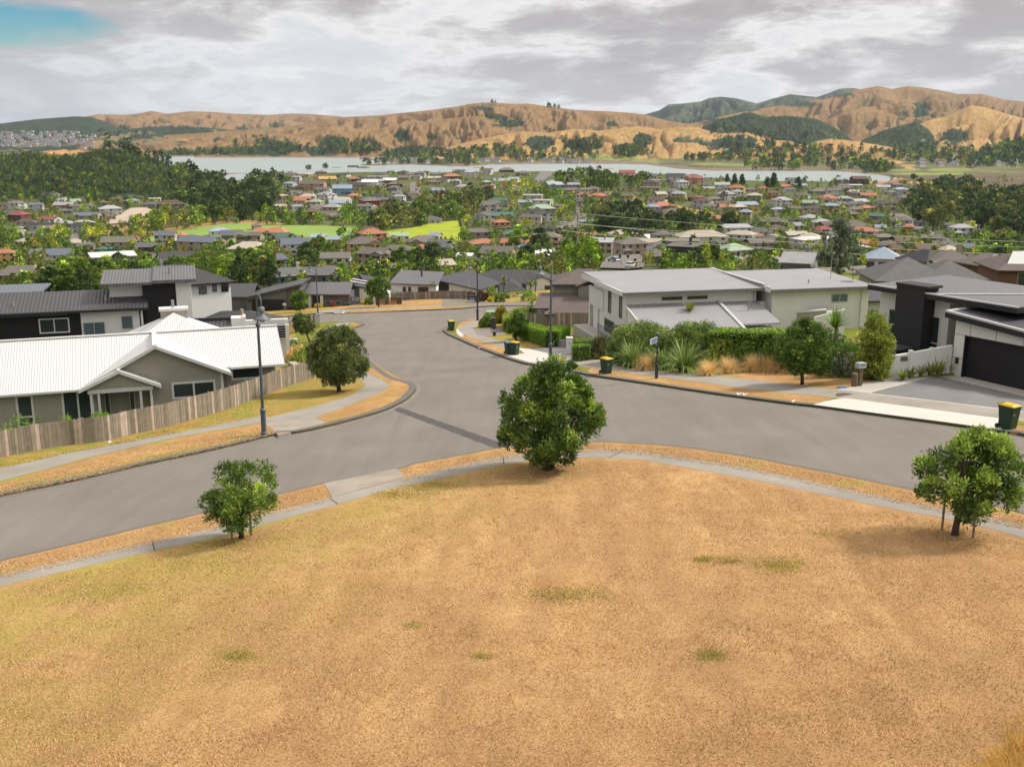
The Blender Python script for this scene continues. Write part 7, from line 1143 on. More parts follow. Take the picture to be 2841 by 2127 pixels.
# ------------------------------------------------------------------ town houses: x y width roof wall type, read off four zoomed views
HT = ['''420 205 120 K W g;530 245 100 L W h;600 262 140 E T g;140 300 150 S W h2;305 315 115 B W g2;540 290 170 L P g;620 300 90 S W g;720 300 110 S W h;165 400 170 R N h2;420 410 170 R W g;360 470 290 K W g;680 380 150 B G g;905 350 200 L W h2;884 388 130 S T h;780 372 90 S C g;1090 255 100 b T h;1230 285 110 B S h;1400 282 230 N T h;1270 238 100 W W f;1510 240 60 W W g;850 270 70 S C h;940 240 90 N T h;310 530 90 S W g;400 520 150 S W g2;50 290 130 N C h;25 452 50 b W h;50 735 160 T Y h2;430 712 330 B W g;710 632 150 O W h;980 640 270 O T g2;1240 642 230 G N g;1360 582 170 B W g2;1490 548 90 T W h;1580 572 180 O T h;1660 642 390 B T g2;1800 512 190 b W h;1900 542 190 B C g;2040 592 210 O T g2;2050 662 310 C T h;1830 790 400 E W h;1450 792 330 K W g2;930 772 380 W T m2;520 850 430 C N g;190 930 420 S N h2;2150 522 170 T P h;840 662 90 D W h;2100 470 80 S W h''',
'''95 165 110 S N h;215 150 110 S W h;310 140 110 S W h;430 150 120 C T h;370 197 70 L W g2;610 190 160 Y Y g;830 190 110 T N h;690 97 110 G W h;825 92 90 K G g2;910 100 100 S T h2;885 177 100 K N h;1030 172 150 L E f;1130 127 60 G W h;500 256 200 S P g2;360 262 80 G T h;360 306 100 S W g;440 322 130 S W g;580 282 130 G W g;740 296 160 b B g2;250 332 90 C T h;235 386 110 N N h;610 352 160 L W h2;745 392 130 C W g2;840 332 120 T C h;905 216 100 L W f;965 242 130 W W g2;1045 231 70 L W g2;1130 202 120 W N g;1165 236 130 S N h;1160 267 110 S G h;1180 312 100 S W g;1200 366 110 L W h2;1150 361 70 N T g;1290 402 110 B R g;1320 342 110 S C h2;950 362 120 G E g;1060 367 120 S T g;960 402 170 S R h2;925 452 110 S W g2;1020 452 110 S G g;1065 512 150 N W h2;690 506 150 S C m;490 497 140 N R h2;520 412 130 E C h2;370 422 110 L W h;230 422 110 C C g;540 442 160 S W g;1350 172 90 S W g;1480 217 110 S T h;1525 287 130 b W g;1535 327 90 R P g2;1510 152 110 G T h;1635 167 150 T N h;1665 207 90 b C h;1785 152 100 L W h2;1850 97 80 R W g;1930 132 80 S W g2;1915 217 80 E G h;2045 207 160 b W g;2140 192 110 L W g;2080 112 120 S N h;1720 257 110 L C h;1960 247 60 T W h;2120 252 100 T S h;2160 292 120 S T g;2010 397 150 D W h2;1945 437 170 S W g2;2010 502 240 D Y g;1900 532 160 S W h2;2030 592 150 T P h2;2140 652 200 D W h;975 692 260 T P h2;1200 672 170 E W g;1400 722 290 S T h;1500 672 110 b C g;1890 737 250 T C h;2010 817 290 S T g;1410 782 190 T P h;1590 772 110 B T g;1190 792 250 O T h;910 782 290 S Y h2;1010 872 280 S T g2;690 912 240 S W g2;360 787 270 B W g2;540 687 130 b C m;680 707 100 b T m;200 642 220 T C h;60 622 100 T C h;270 692 260 D W h;60 782 160 C T h;40 712 80 S T g2;160 932 270 B R m2;330 992 300 S W f;660 972 230 N K f;1085 947 270 S W h;1520 937 280 C T g;1510 872 110 K N g2;1745 852 80 W W g;1880 892 200 S T h;240 1030 300 G G g;560 1020 260 G G g;460 75 60 S W g;560 130 90 S T h;760 150 90 K W h;1290 150 80 S W h;1420 130 70 S T h;1700 120 80 S W g;1240 130 80 K T h''',
'''155 142 120 S T h;505 127 100 b W g;664 107 70 S W g2;850 107 120 T P h;1000 137 130 R W g;1025 162 110 R P h;1160 147 90 L W g;1395 192 160 K W g2;1500 167 90 L W f;1545 207 150 R P g2;1640 177 110 L W h;400 242 160 L B g;545 287 110 S T g;720 277 130 S T h;110 272 120 S W g;230 357 160 L C f2;310 402 170 L W f2;640 352 110 T W h2;755 367 100 R P h2;300 442 230 E T h;310 512 150 K W h2;885 442 130 D C h2;1015 362 120 S Y g2;1050 437 130 R N g;1290 417 180 T P h;1315 477 170 K W g;1385 327 130 B P h2;1240 202 100 L C f;1190 267 170 S T f;1565 347 120 R N h;1660 272 110 E Y g;1775 262 120 L W g2;1895 287 150 T Y h2;1805 342 160 L W h2;1700 387 130 S T h2;1770 397 100 S T g;1970 437 180 b Y g2;1955 342 130 S N h;2115 267 90 T C h;2010 277 80 S C h;2180 332 90 N Y g2;1965 502 120 b T h2;1500 522 200 T N h;1720 527 180 T N h;1890 642 240 L W m2;2010 682 260 T W h;1640 652 180 S T g;1205 687 190 W W g;1420 672 170 S T h;1240 762 170 S T h;1030 792 270 S T h2;780 777 220 L T m2;590 802 240 L K m;350 852 280 W L m;520 722 130 O T g;340 722 250 S P h2;1450 772 290 S G f2;1600 722 440 C W h2;1860 872 300 E W h2;1462 882 290 S K f2;2065 792 290 K K f;1230 860 170 S T h;1240 812 150 G W g;1700 690 120 S T h;170 768 150 b G h;45 792 90 S T g''',
'''75 267 90 T C h;160 332 110 N R g;290 277 100 S W g;400 327 130 S W h;560 292 200 S G h;650 312 110 S W g2;600 357 180 T W h;705 402 110 S C g;855 382 150 L W g;915 432 140 T P h;1060 422 150 K C h2;460 392 130 E W g;225 397 150 L W h2;200 447 120 b W h;470 467 140 K C h2;750 487 190 O Y h;1010 502 140 D S g;858 210 130 N N g2;825 242 120 W W f;730 247 90 S W g;1055 257 110 L W g;1195 277 110 b W h;1330 247 90 S W h;1390 292 150 L G h2;1310 327 140 T W h;1115 302 120 S W h;935 302 60 S W g;820 312 110 G T h;1135 237 140 S T h;1210 342 150 S G h;155 552 190 S D h;340 542 100 K G h;640 587 260 N N g;820 572 180 S N h;1080 552 150 K T h;1260 597 110 T R h;1030 602 90 b W g;980 632 140 S C h;560 627 230 R T h;160 682 150 L Y h;300 642 100 C E h;400 682 100 O E g;440 752 300 W W f2;690 742 220 W T f2;860 772 150 W N f;545 742 120 S T h;650 672 200 B G g;840 852 190 S G g;1050 922 200 b W h;1390 972 150 K W h;1600 972 200 S T h;1580 842 190 C T h2;1400 792 260 N Y g;1470 502 160 S C g;1690 642 170 L W h2;1750 582 170 S W h;1840 642 140 K G h;1530 742 150 S C g;1700 772 200 B W g;1790 852 170 N T g;1920 852 150 b N g;1090 752 200 S G h;1150 782 110 N Y g;1200 732 160 N R h;1060 682 160 S G h;1910 1032 220 S N h;1370 560 90 K G h;1600 580 110 S G h;1130 640 120 K G h;370 962 330 L G g;180 905 150 L T h;520 850 140 L W g;1390 690 130 S G h;1500 690 110 G T h;590 700 90 S W h;730 690 70 S T g''']
RC = dict(K=('charcoal', (0.07, 0.068, 0.07)), G=('slate grey', (0.135, 0.135, 0.14)), S=('brown grey', (0.175, 0.155, 0.135)), L=('light grey', (0.36, 0.36, 0.37)), W=('white', (0.68, 0.67, 0.65)), B=('blue grey', (0.14, 0.155, 0.19)), b=('pale blue', (0.29, 0.35, 0.42)), T=('terracotta', (0.44, 0.185, 0.11)), R=('red', (0.27, 0.09, 0.08)), N=('brown', (0.135, 0.095, 0.075)), E=('sage green', (0.31, 0.40, 0.27)), O=('olive grey', (0.16, 0.155, 0.115)), D=('dark green', (0.075, 0.17, 0.13)), C=('cream', (0.47, 0.42, 0.33)), Y=('yellow', (0.48, 0.32, 0.10)), P=('pink', (0.4, 0.22, 0.18)))
WC = dict(W=('white', (0.60, 0.58, 0.55)), C=('cream', (0.55, 0.47, 0.33)), T=('tan', (0.40, 0.32, 0.235)), G=('grey', (0.24, 0.24, 0.24)), K=('charcoal', (0.08, 0.083, 0.09)), N=('brown brick', (0.16, 0.09, 0.065)), R=('red', (0.24, 0.06, 0.045)), P=('salmon', (0.52, 0.30, 0.21)), Y=('yellow', (0.55, 0.38, 0.13)), B=('sky blue', (0.22, 0.42, 0.55)), E=('pale green', (0.38, 0.42, 0.30)), S=('stone grey', (0.27, 0.25, 0.22)), L=('light grey', (0.42, 0.42, 0.43)), D=('teal', (0.10, 0.17, 0.15)))
LM = [((180, 575), 'below the wooded hill'), ((60, 640), 'at the far left edge'), ((230, 665), 'by the left side road'), ((120, 760), 'above the near bush at left'), ((330, 730), 'above the near bush'), ((450, 575), 'by the pale car park'), ((440, 660), 'left of the playing field'), ((620, 680), 'just below the playing field'), ((800, 700), 'below the playing field middle'), ((640, 745), 'in the trees behind the slate grey house'), ((900, 740), 'behind the slate grey house'), ((760, 500), 'by the near lake shore left'), ((900, 560), 'above the playing field'), ((900, 500), 'on the left rise'), ((1050, 545), 'beside the middle street'), ((1060, 485), 'near the lake at left'), ((1080, 600), 'left of the scrub gully'), ((1060, 680), 'below the bright green field'), ((1250, 700), 'right of the bright green field'), ((1380, 620), 'in the leafy centre'), ((1250, 500), 'on the crest before the spit'), ((1400, 500), 'beside the ridge road'), ((1500, 560), 'below the ridge road'), ((1620, 600), 'by the dark tree belt'), ((1530, 690), 'left of the cul-de-sac'), ((1740, 690), 'behind the cul-de-sac'), ((1920, 690), 'under the power lines'), ((1750, 490), 'on the lake front'), ((1920, 510), 'on the right lake front'), ((1850, 570), 'by the dry paddock'), ((2030, 560), 'right of the dry paddock'), ((2080, 650), 'above the power lines'), ((2250, 560), 'on the right slope'), ((2370, 525), 'near the brown marsh'), ((2500, 540), 'below the marsh knoll'), ((2420, 600), 'at the top of the diagonal road'), ((2330, 640), 'left of the diagonal road'), ((2450, 700), 'below the diagonal road'), ((2300, 710), 'behind the silver willow'), ((2650, 650), 'right of the diagonal road'), ((2640, 740), 'behind the black chimney house'), ((2780, 770), 'at the right edge')]
def near_lm(u, v): return min(LM, key=lambda q: (q[0][0] - u) ** 2 + 3 * (q[0][1] - v) ** 2)[1]
def ordinal_labels(items):
    """items: [(base, noun_plural, u, setter)] -> gives every thing its own label"""
    gr = {}
    for it in items: gr.setdefault(it[0], []).append(it)
    wn = ['', 'first', 'second', 'third', 'fourth', 'fifth', 'sixth', 'seventh', 'eighth', 'ninth', 'tenth', 'eleventh', 'twelfth']
    for k, L_ in gr.items():
        L_.sort(key=lambda q: q[2]); n = len(L_)
        for i, it in enumerate(L_):
            q = k if n == 1 else ('leftmost ' if i == 0 else 'rightmost ' if i == n - 1 else (wn[i + 1] if i < 12 else '%dth' % (i + 1)) + ' from left ') + k
            if len(q.split()) > 16: q = q.replace('house with', 'house,').replace('large ', '').replace('small ', '').replace(' hip roofed', ' hip-roofed')
            it[3](q)
HOUSES = []; HBOX = []
def town_houses():
    r = random.Random(21); items = []
    wallm = {k: mat('far_wall_' + v[0].replace(' ', '_'), v[1], 0.85, 0.08, 0.4, spec=0.1, rnd=0.10) for k, v in WC.items()}
    roofm = {k: mat('far_roof_' + v[0].replace(' ', '_'), v[1], 0.75, 0.10, 0.8, spec=0.15, rnd=0.14, wave=('pos', 'Z', 0.35, 0.06, 'SAW')) for k, v in RC.items()}
    garm = mat('far_garage_door', (0.13, 0.12, 0.115), 0.7, 0.1)
    for zi, s in enumerate(HT):
        for rec in s.split(';'):
            x, y, w, rc, wc, t = rec.split(); x, y, w = float(x), float(y), float(w); u, v = ZM[zi](x, y); P = hit(u, v); d = P[1] / cP; Wm = min(max(w / 2.9493 * d / F_, 7.0), 27.0); st = 2 if t.endswith('2') else 1; ty = t[0]
            yaw = math.radians(r.choice([-24, -14, -6, 5, 12, 20, 27]) + r.uniform(-4, 4)); cy, sy = math.cos(yaw), math.sin(yaw); D_ = min(max(Wm * 0.62, 6.5), 11.5); Lx = max((Wm - D_ * abs(sy)) / cy, Wm * 0.7); hw = 2.55 * st + 0.2
            f = unit(np.array([P[0], P[1]])); c = np.array(P[:2]) + f * (D_ * 0.5); zb = float(terrain(np.array([c[0]]), np.array([c[1]]))[0]); zb = max(zb, P[2] - 0.5)
            root = thing('house', (c[0], c[1], zb), '', 'house', 'houses of the town basin'); root.rotation_euler = (0, 0, yaw)
            X, Y = Lx / 2, D_ / 2; pit = r.uniform(0.36, 0.5); o = 0.45; wl, rf = wallm[wc], roofm[rc]
            def part(nm, mb, m, par=root): return obj(nm, mb, m, par, local=True)
            def roofmb(planes):
                mb = MB()
                for pl_ in planes:
                    n = np.cross(np.subtract(pl_[1], pl_[0]), np.subtract(pl_[2], pl_[1])); q = pl_ if n[2] > 0 else pl_[::-1]; mb.face(q); mb.face([(a, b, c_ - .16) for a, b, c_ in q[::-1]])
                    for i in range(len(q)): j = (i + 1) % len(q); a, b = q[i], q[j]; mb.face([(a[0], a[1], a[2] - .16), (b[0], b[1], b[2] - .16), b, a])
                return mb
            wm = MB(); wm.box(-X, X, -Y, Y, -2.5, hw); planes = []
            if ty == 'h': planes += hip(-X, X, -Y, Y, hw, hw + (Y + o) * pit, o)
            elif ty == 'g':
                planes += gable(-X, X, -Y, Y, hw, hw + (Y + o) * pit, 'x', o)
                for sx in (-1, 1): wm.prism([(sx * X, -Y, hw), (sx * X, Y, hw), (sx * X, 0, hw + Y * pit)], (-sx * 0.2, 0, 0))
            elif ty == 'm': planes += [[(-X - .6, -Y - .6, hw + .2), (X + .6, -Y - .6, hw + .2), (X + .6, Y + .6, hw + 1.5), (-X - .6, Y + .6, hw + 1.5)]]; wm.box(-X, X, Y - .2, Y, hw, hw + 1.3)
            else: planes += [[(-X - .4, -Y - .4, hw + .25), (X + .4, -Y - .4, hw + .25), (X + .4, Y + .4, hw + .55), (-X - .4, Y + .4, hw + .55)]]; wm.box(-X, X, -Y, Y, hw, hw + .1)
            wing = ty in 'gh' and Lx > 9 and r.random() < 0.75
            if wing:                                       # a wing reaching forward
                sx = r.choice([-1, 1]); ww = min(Lx * 0.36, 6.5); x0 = sx * X - (ww if sx > 0 else 0); x1 = x0 + ww; hh = hw if (st == 1 or r.random() < .4) else 2.75; wm.box(x0 + .05, x1 - .05, -Y - 2.6, -Y + .5, -2.5, hh)
                if ty == 'g' or r.random() < .5: planes += gable(x0, x1, -Y - 2.6, min(-Y + 3.2, Y), hh, hh + (ww / 2 + o) * pit, 'y', o); wm.prism([(x0 + .05, -Y - 2.6, hh), (x1 - .05, -Y - 2.6, hh), ((x0 + x1) / 2, -Y - 2.6, hh + ww / 2 * pit)], (0, .2, 0))
                else: planes += hip(x0, x1, -Y - 2.6, min(-Y + 3.4, Y), hh, hh + (ww / 2 + o) * pit, o)
            part('wall', wm, wl); part('roof', roofmb(planes), rf)
            px = w / 2.9493; nw = 2 if px < 40 else (3 if px < 70 else 4)
            for lev in range(st):
                z0 = 0.9 + 2.6 * lev; xs = np.linspace(-X * 0.78, X * 0.78, nw) + r.uniform(-.3, .3)
                for xx in xs:
                    w2 = r.choice([0.5, 0.7, 0.95]); yf = -Y
                    if wing and x0 - .6 < xx < x1 + .6 and z0 + 1.1 < hh: yf = -Y - 2.6; xx = min(max(xx, x0 + w2 + .3), x1 - w2 - .3)
                    if lev == 0 and wing and xx == xs[0] and r.random() < .0: continue
                    part('window', MB().box(xx - w2, xx + w2, yf - .05, yf + .02, z0, z0 + 1.15), glass)
                if px > 34:
                    for sx in (-1, 1): part('window', MB().box(sx * X - .03 if sx < 0 else X - .02, sx * X + .02 if sx < 0 else X + .05, -0.9, 0.9, z0, z0 + 1.1), glass)
            if px > 40 and r.random() < .6:
                gx0 = (x0 + .5) if wing else -X * .9; gy = -Y - 2.6 if wing else -Y; part('garage_door', MB().box(gx0, gx0 + min(4.4, ww - 1.0 if wing else 4.4), gy - .09, gy + .02, 0, 2.15), garm)
            if px > 30 and r.random() < .35: part('chimney', MB().box(X * .3, X * .3 + .7, .6, 1.3, hw, hw + Y * pit + 1.0), wl)
            if px > 45 and ty != 'f': part('gutter', MB().box(-X - o - .03, X + o + .03, -Y - o - .12, -Y - o, hw - .15, hw - .01), white)
            size = 'large ' if px > 85 else ('small ' if px < 28 else ''); styl = {'h': 'hip roofed', 'g': 'gabled', 'm': 'skillion roofed', 'f': 'flat roofed'}[ty]
            base = f"{size}{'two-storey ' if st == 2 else ''}{WC[wc][0]} {styl} house with {RC[rc][0]} roof {near_lm(u, v)}"
            items.append((base, '', u, lambda s_, rt=root: rt.__setitem__('label', s_))); HOUSES.append((u, v, px, hw * F_ / d)); HBOX.append((c[0], c[1], max(Lx, D_) * .5))
    ordinal_labels(items)
town_houses()

def filler_houses():
    """the smallest, farthest houses between the ones above, as one mass"""
    r = random.Random(88); rk = ['K', 'S', 'G', 'L', 'N', 'T', 'S', 'G', 'b', 'C']; wk = ['W', 'C', 'T', 'S', 'L', 'W']; ms = [MC['far_roof_' + RC[k][0].replace(' ', '_')] for k in rk] + [MC['far_wall_' + WC[k][0].replace(' ', '_')] for k in wk] + [glass]; mb = MB(); k = tries = 0
    dense = [poly_ for poly_ in (ZM[1](300, 380), ZM[1](1200, 300), ZM[2](300, 420), ZM[2](1300, 330), ZM[3](400, 380), ZM[3](900, 300), ZM[0](300, 350))]
    while k < 120 and tries < 5000:
        tries += 1; u, v = r.uniform(-40, 2560), r.uniform(492, 690)
        if (u < 560 and v < 565) or (560 < u < 700 and v < 620) or any(inside(u, v, q) for q in FIELDS + ROADS): continue
        if any(inside(u, v, z[0]) for z in ZONES[2:14]): continue
        P = hit(u, v)
        if P[1] > 1300 or any((P[0] - a) ** 2 + (P[1] - b) ** 2 < (c + 7.5) ** 2 for a, b, c in HBOX): continue
        L_, D_ = r.uniform(5, 8), r.uniform(3.6, 5); a = r.uniform(-.5, .5); ca, sa = math.cos(a), math.sin(a); st = r.choice([2.6, 2.6, 5.2]); q = lambda x, y, z: (P[0] + x * ca - y * sa, P[1] + x * sa + y * ca, P[2] + z); ri, wi = r.randrange(len(rk)), len(rk) + r.randrange(len(wk))
        mb.mi = wi; mb.hexa([q(*p) for p in ((-L_, -D_, -3), (L_, -D_, -3), (L_, D_, -3), (-L_, D_, -3), (-L_, -D_, st), (L_, -D_, st), (L_, D_, st), (-L_, D_, st))]); mb.mi = ri
        for pl_ in (hip(-L_, L_, -D_, D_, st + .02, st + D_ * .45, .4) if r.random() < .6 else gable(-L_, L_, -D_, D_, st + .02, st + D_ * .5, 'x', .4)): mb.face([q(*p) for p in pl_])
        mb.mi = len(ms) - 1
        for lv in range(1 if st < 3 else 2):
            for x in (-L_ * .6, 0.3, L_ * .6): mb.hexa([q(*p) for p in ((x - .7, -D_ - .05, .9 + 2.6 * lv), (x + .7, -D_ - .05, .9 + 2.6 * lv), (x + .7, -D_ + .05, .9 + 2.6 * lv), (x - .7, -D_ + .05, .9 + 2.6 * lv), (x - .7, -D_ - .05, 2 + 2.6 * lv), (x + .7, -D_ - .05, 2 + 2.6 * lv), (x + .7, -D_ + .05, 2 + 2.6 * lv), (x - .7, -D_ + .05, 2 + 2.6 * lv))])
        HBOX.append((P[0], P[1], L_ * .9)); k += 1
    o = obj('distant_houses', mb, ms); o['kind'] = 'stuff'
# ------------------------------------------------------------------ trees of the town and bush
def proto(seed, pr, Ht, nlobe, lobr, ncl, nl, ln, wd, core=0.2, tips=0.15):
    r = np.random.default_rng(seed); return crown((0, 0, 0), Ht, pr, nlobe, lobr, ncl, nl, ln, wd, r, tips, core=core, jit=0.12)[:3]
ROUND = [(0.12, 0.8), (0.3, 2.6), (0.55, 3.2), (0.8, 2.4), (0.95, 1.2), (1, 0.5)]; SPREAD = [(0.25, 1.2), (0.42, 3.3), (0.65, 3.8), (0.85, 2.6), (1, 1.0)]; TALL = [(0.08, 0.7), (0.3, 1.9), (0.55, 1.9), (0.8, 1.3), (1, 0.3)]; CONE = [(0.08, 1.9), (0.3, 1.7), (0.6, 1.1), (0.85, 0.5), (1, 0.12)]; LOW = [(0.02, 2.4), (0.3, 3.2), (0.6, 2.8), (0.9, 1.4), (1, 0.7)]
SHAPES = {'rounded': ROUND, 'spreading': SPREAD, 'tall narrow': TALL, 'pointed': CONE, 'bushy': LOW}
TCOL = {'dark green': leaf_mat('town_dark_leaf', (0.064, 0.102, 0.028), 0.15, 0.2, 0.6, 0.15), 'mid green': leaf_mat('town_mid_leaf', (0.13, 0.205, 0.032), 0.2, 0.2, 0.6, 0.2), 'yellow green': leaf_mat('town_yellow_leaf', (0.29, 0.33, 0.04), 0.25, 0.2, 0.6, 0.2), 'olive': leaf_mat('town_olive_leaf', (0.165, 0.18, 0.045), 0.2, 0.2, 0.6, 0.2), 'bright green': leaf_mat('town_bright_leaf', (0.20, 0.31, 0.032), 0.25, 0.2, 0.6, 0.2), 'golden': leaf_mat('town_gold_leaf', (0.38, 0.30, 0.02), 0.25, 0.2, 0.6, 0.1), 'silvery': leaf_mat('town_silver_leaf', (0.20, 0.235, 0.16), 0.25, 0.2, 0.6, 0.1)}
def poly(i, *p): return [ZM[i](*q) for q in p]
ZONES = [  # polygon, count, height range, colours, shapes, massed label
 (poly(0, (440, 850), (760, 800), (900, 830), (1150, 840), (1300, 805), (1620, 785), (1720, 810), (2100, 770), (2200, 800), (2212, 915), (1850, 900), (1600, 885), (1300, 890), (830, 960), (860, 1030), (340, 1030), (380, 960)), 125, (6, 9.5), ['mid green', 'mid green', 'bright green', 'dark green', 'olive'], ['rounded', 'bushy', 'spreading'], 'leafy tree massed in the near bush behind the black and white house'),
 (poly(0, (0, 930), (60, 960), (330, 960), (380, 900), (470, 890), (340, 1030), (0, 1000)), 20, (4, 7), ['mid green', 'olive', 'bright green'], ['bushy', 'rounded'], 'garden tree below the dark brick house at the left edge'),
 (poly(0, (1000, 470), (1300, 380), (1560, 330), (1890, 320), (1895, 395), (1500, 455), (1200, 500)), 34, (8, 11), ['mid green', 'bright green', 'yellow green', 'olive'], ['rounded', 'spreading'], 'rounded tree in the row along the upper edge of the playing field'),
 (poly(0, (1480, 60), (1720, 40), (1960, 100), (2212, 60), (2212, 330), (1900, 400), (1560, 320), (1540, 200)), 60, (11, 17), ['dark green'], ['spreading', 'rounded', 'tall narrow'], 'dark pine in the belt left of the lake shore houses'),
 (poly(1, (0, 140), (330, 180), (300, 260), (180, 330), (180, 400), (0, 440)), 40, (8, 12), ['dark green', 'mid green'], ['rounded', 'spreading'], 'dark tree on the slope left of the rise by the lake'),
 (poly(1, (100, 430), (420, 490), (600, 520), (730, 540), (100, 530)), 24, (5, 8), ['mid green', 'dark green', 'bright green'], ['bushy', 'rounded'], 'tree on the bank just above the playing field'),
 (poly(1, (760, 430), (980, 480), (980, 520), (880, 560), (740, 530)), 16, (6, 9), ['bright green', 'mid green'], ['rounded'], 'bright tree above the right end of the playing field'),
 (poly(1, (1150, 430), (1300, 420), (1500, 350), (1800, 280), (1990, 290), (1850, 400), (1800, 480), (1650, 510), (1450, 530), (1250, 580), (900, 590), (1000, 540)), 95, (7, 11), ['olive', 'olive', 'dark green', 'mid green'], ['rounded', 'spreading', 'tall narrow'], 'olive tree in the scrub gully above the bright green field'),
 (poly(2, (330, 200), (560, 130), (1000, 170), (1190, 190), (1080, 240), (800, 260), (560, 230)), 55, (8, 12), ['dark green', 'mid green', 'mid green'], ['rounded', 'spreading'], 'dense tree in the park right of the ridge road'),
 (poly(2, (700, 440), (980, 440), (1250, 520), (1400, 540), (1950, 560), (1750, 600), (1300, 600), (1100, 650), (800, 640), (760, 560)), 80, (8, 13), ['dark green', 'dark green', 'olive'], ['spreading', 'rounded'], 'dark tree in the belt crossed by the power lines'),
 (poly(2, (480, 610), (700, 640), (640, 690), (470, 690)), 10, (4, 7), ['olive', 'mid green'], ['bushy'], 'scrubby tree on the dry bank left of the power pole'),
 (poly(2, (480, 850), (560, 800), (740, 860), (760, 900), (640, 930), (500, 900)), 14, (5, 8.5), ['bright green', 'mid green'], ['rounded', 'bushy'], 'fresh green tree in the clump at the power pole foot'),
 (poly(1, (1130, 900), (1400, 860), (1440, 900), (1220, 930)), 12, (5, 8), ['mid green', 'dark green'], ['rounded'], 'tree behind the skillion house roofs'),
 (poly(3, (1240, 330), (1500, 300), (1900, 320), (2212, 350), (2212, 640), (1950, 640), (1800, 520), (1600, 480), (1480, 600), (1260, 450)), 125, (9, 15), ['dark green', 'dark green', 'olive'], ['spreading', 'rounded'], 'dark tree in the wood on the right slope'),
 (poly(3, (1480, 200), (1900, 210), (2050, 290), (1500, 310)), 26, (9, 12), ['dark green'], ['rounded'], 'dark tree on the knoll beside the brown marsh'),
 (poly(3, (600, 960), (620, 800), (760, 790), (900, 880), (980, 960), (960, 1060), (820, 1050)), 26, (5, 9), ['bright green', 'mid green', 'yellow green', 'dark green'], ['rounded', 'bushy'], 'bright tree in the clump behind the pale grey house'),
 (poly(3, (1700, 900), (1900, 840), (2090, 820), (2110, 900), (1900, 990), (1740, 1010)), 26, (5, 8.5), ['mid green', 'dark green', 'bright green'], ['rounded', 'bushy'], 'tree on the green bank behind the black chimney house'),
 (poly(3, (1880, 750), (2212, 690), (2212, 800), (1950, 800)), 22, (5, 8), ['mid green', 'dark green'], ['bushy'], 'tree in the scrub left of the right edge road'),
 (poly(0, (0, 420), (130, 450), (160, 540), (120, 600), (0, 600)), 12, (6, 9), ['bright green', 'mid green'], ['rounded'], 'green tree at the left edge below the red roofed house'),
 (poly(0, (450, 470), (560, 480), (560, 580), (260, 600), (230, 560)), 14, (5, 8), ['bright green', 'yellow green', 'mid green'], ['rounded'], 'bright tree left of the left side road'),
 (poly(0, (670, 430), (800, 380), (880, 470), (840, 560), (690, 540)), 12, (6, 9), ['yellow green', 'mid green'], ['rounded'], 'rounded tree between the left side road and dry bank'),
 (poly(2, (20, 200), (250, 150), (260, 250), (140, 330), (20, 380)), 20, (5, 8), ['yellow green', 'bright green'], ['rounded'], 'yellow green street tree left of the ridge road'),
 (poly(2, (200, 230), (480, 290), (560, 370), (500, 470), (420, 400), (340, 330)), 26, (5, 8), ['yellow green', 'bright green', 'mid green'], ['rounded'], 'bright street tree below the ridge road'),
 (poly(2, (640, 380), (760, 400), (820, 470), (660, 480)), 10, (7, 10), ['mid green'], ['rounded'], 'round street tree right of the bend in the middle road'),
]
EXCL = FIELDS[:2] + FIELDS[3:4] + ROADS
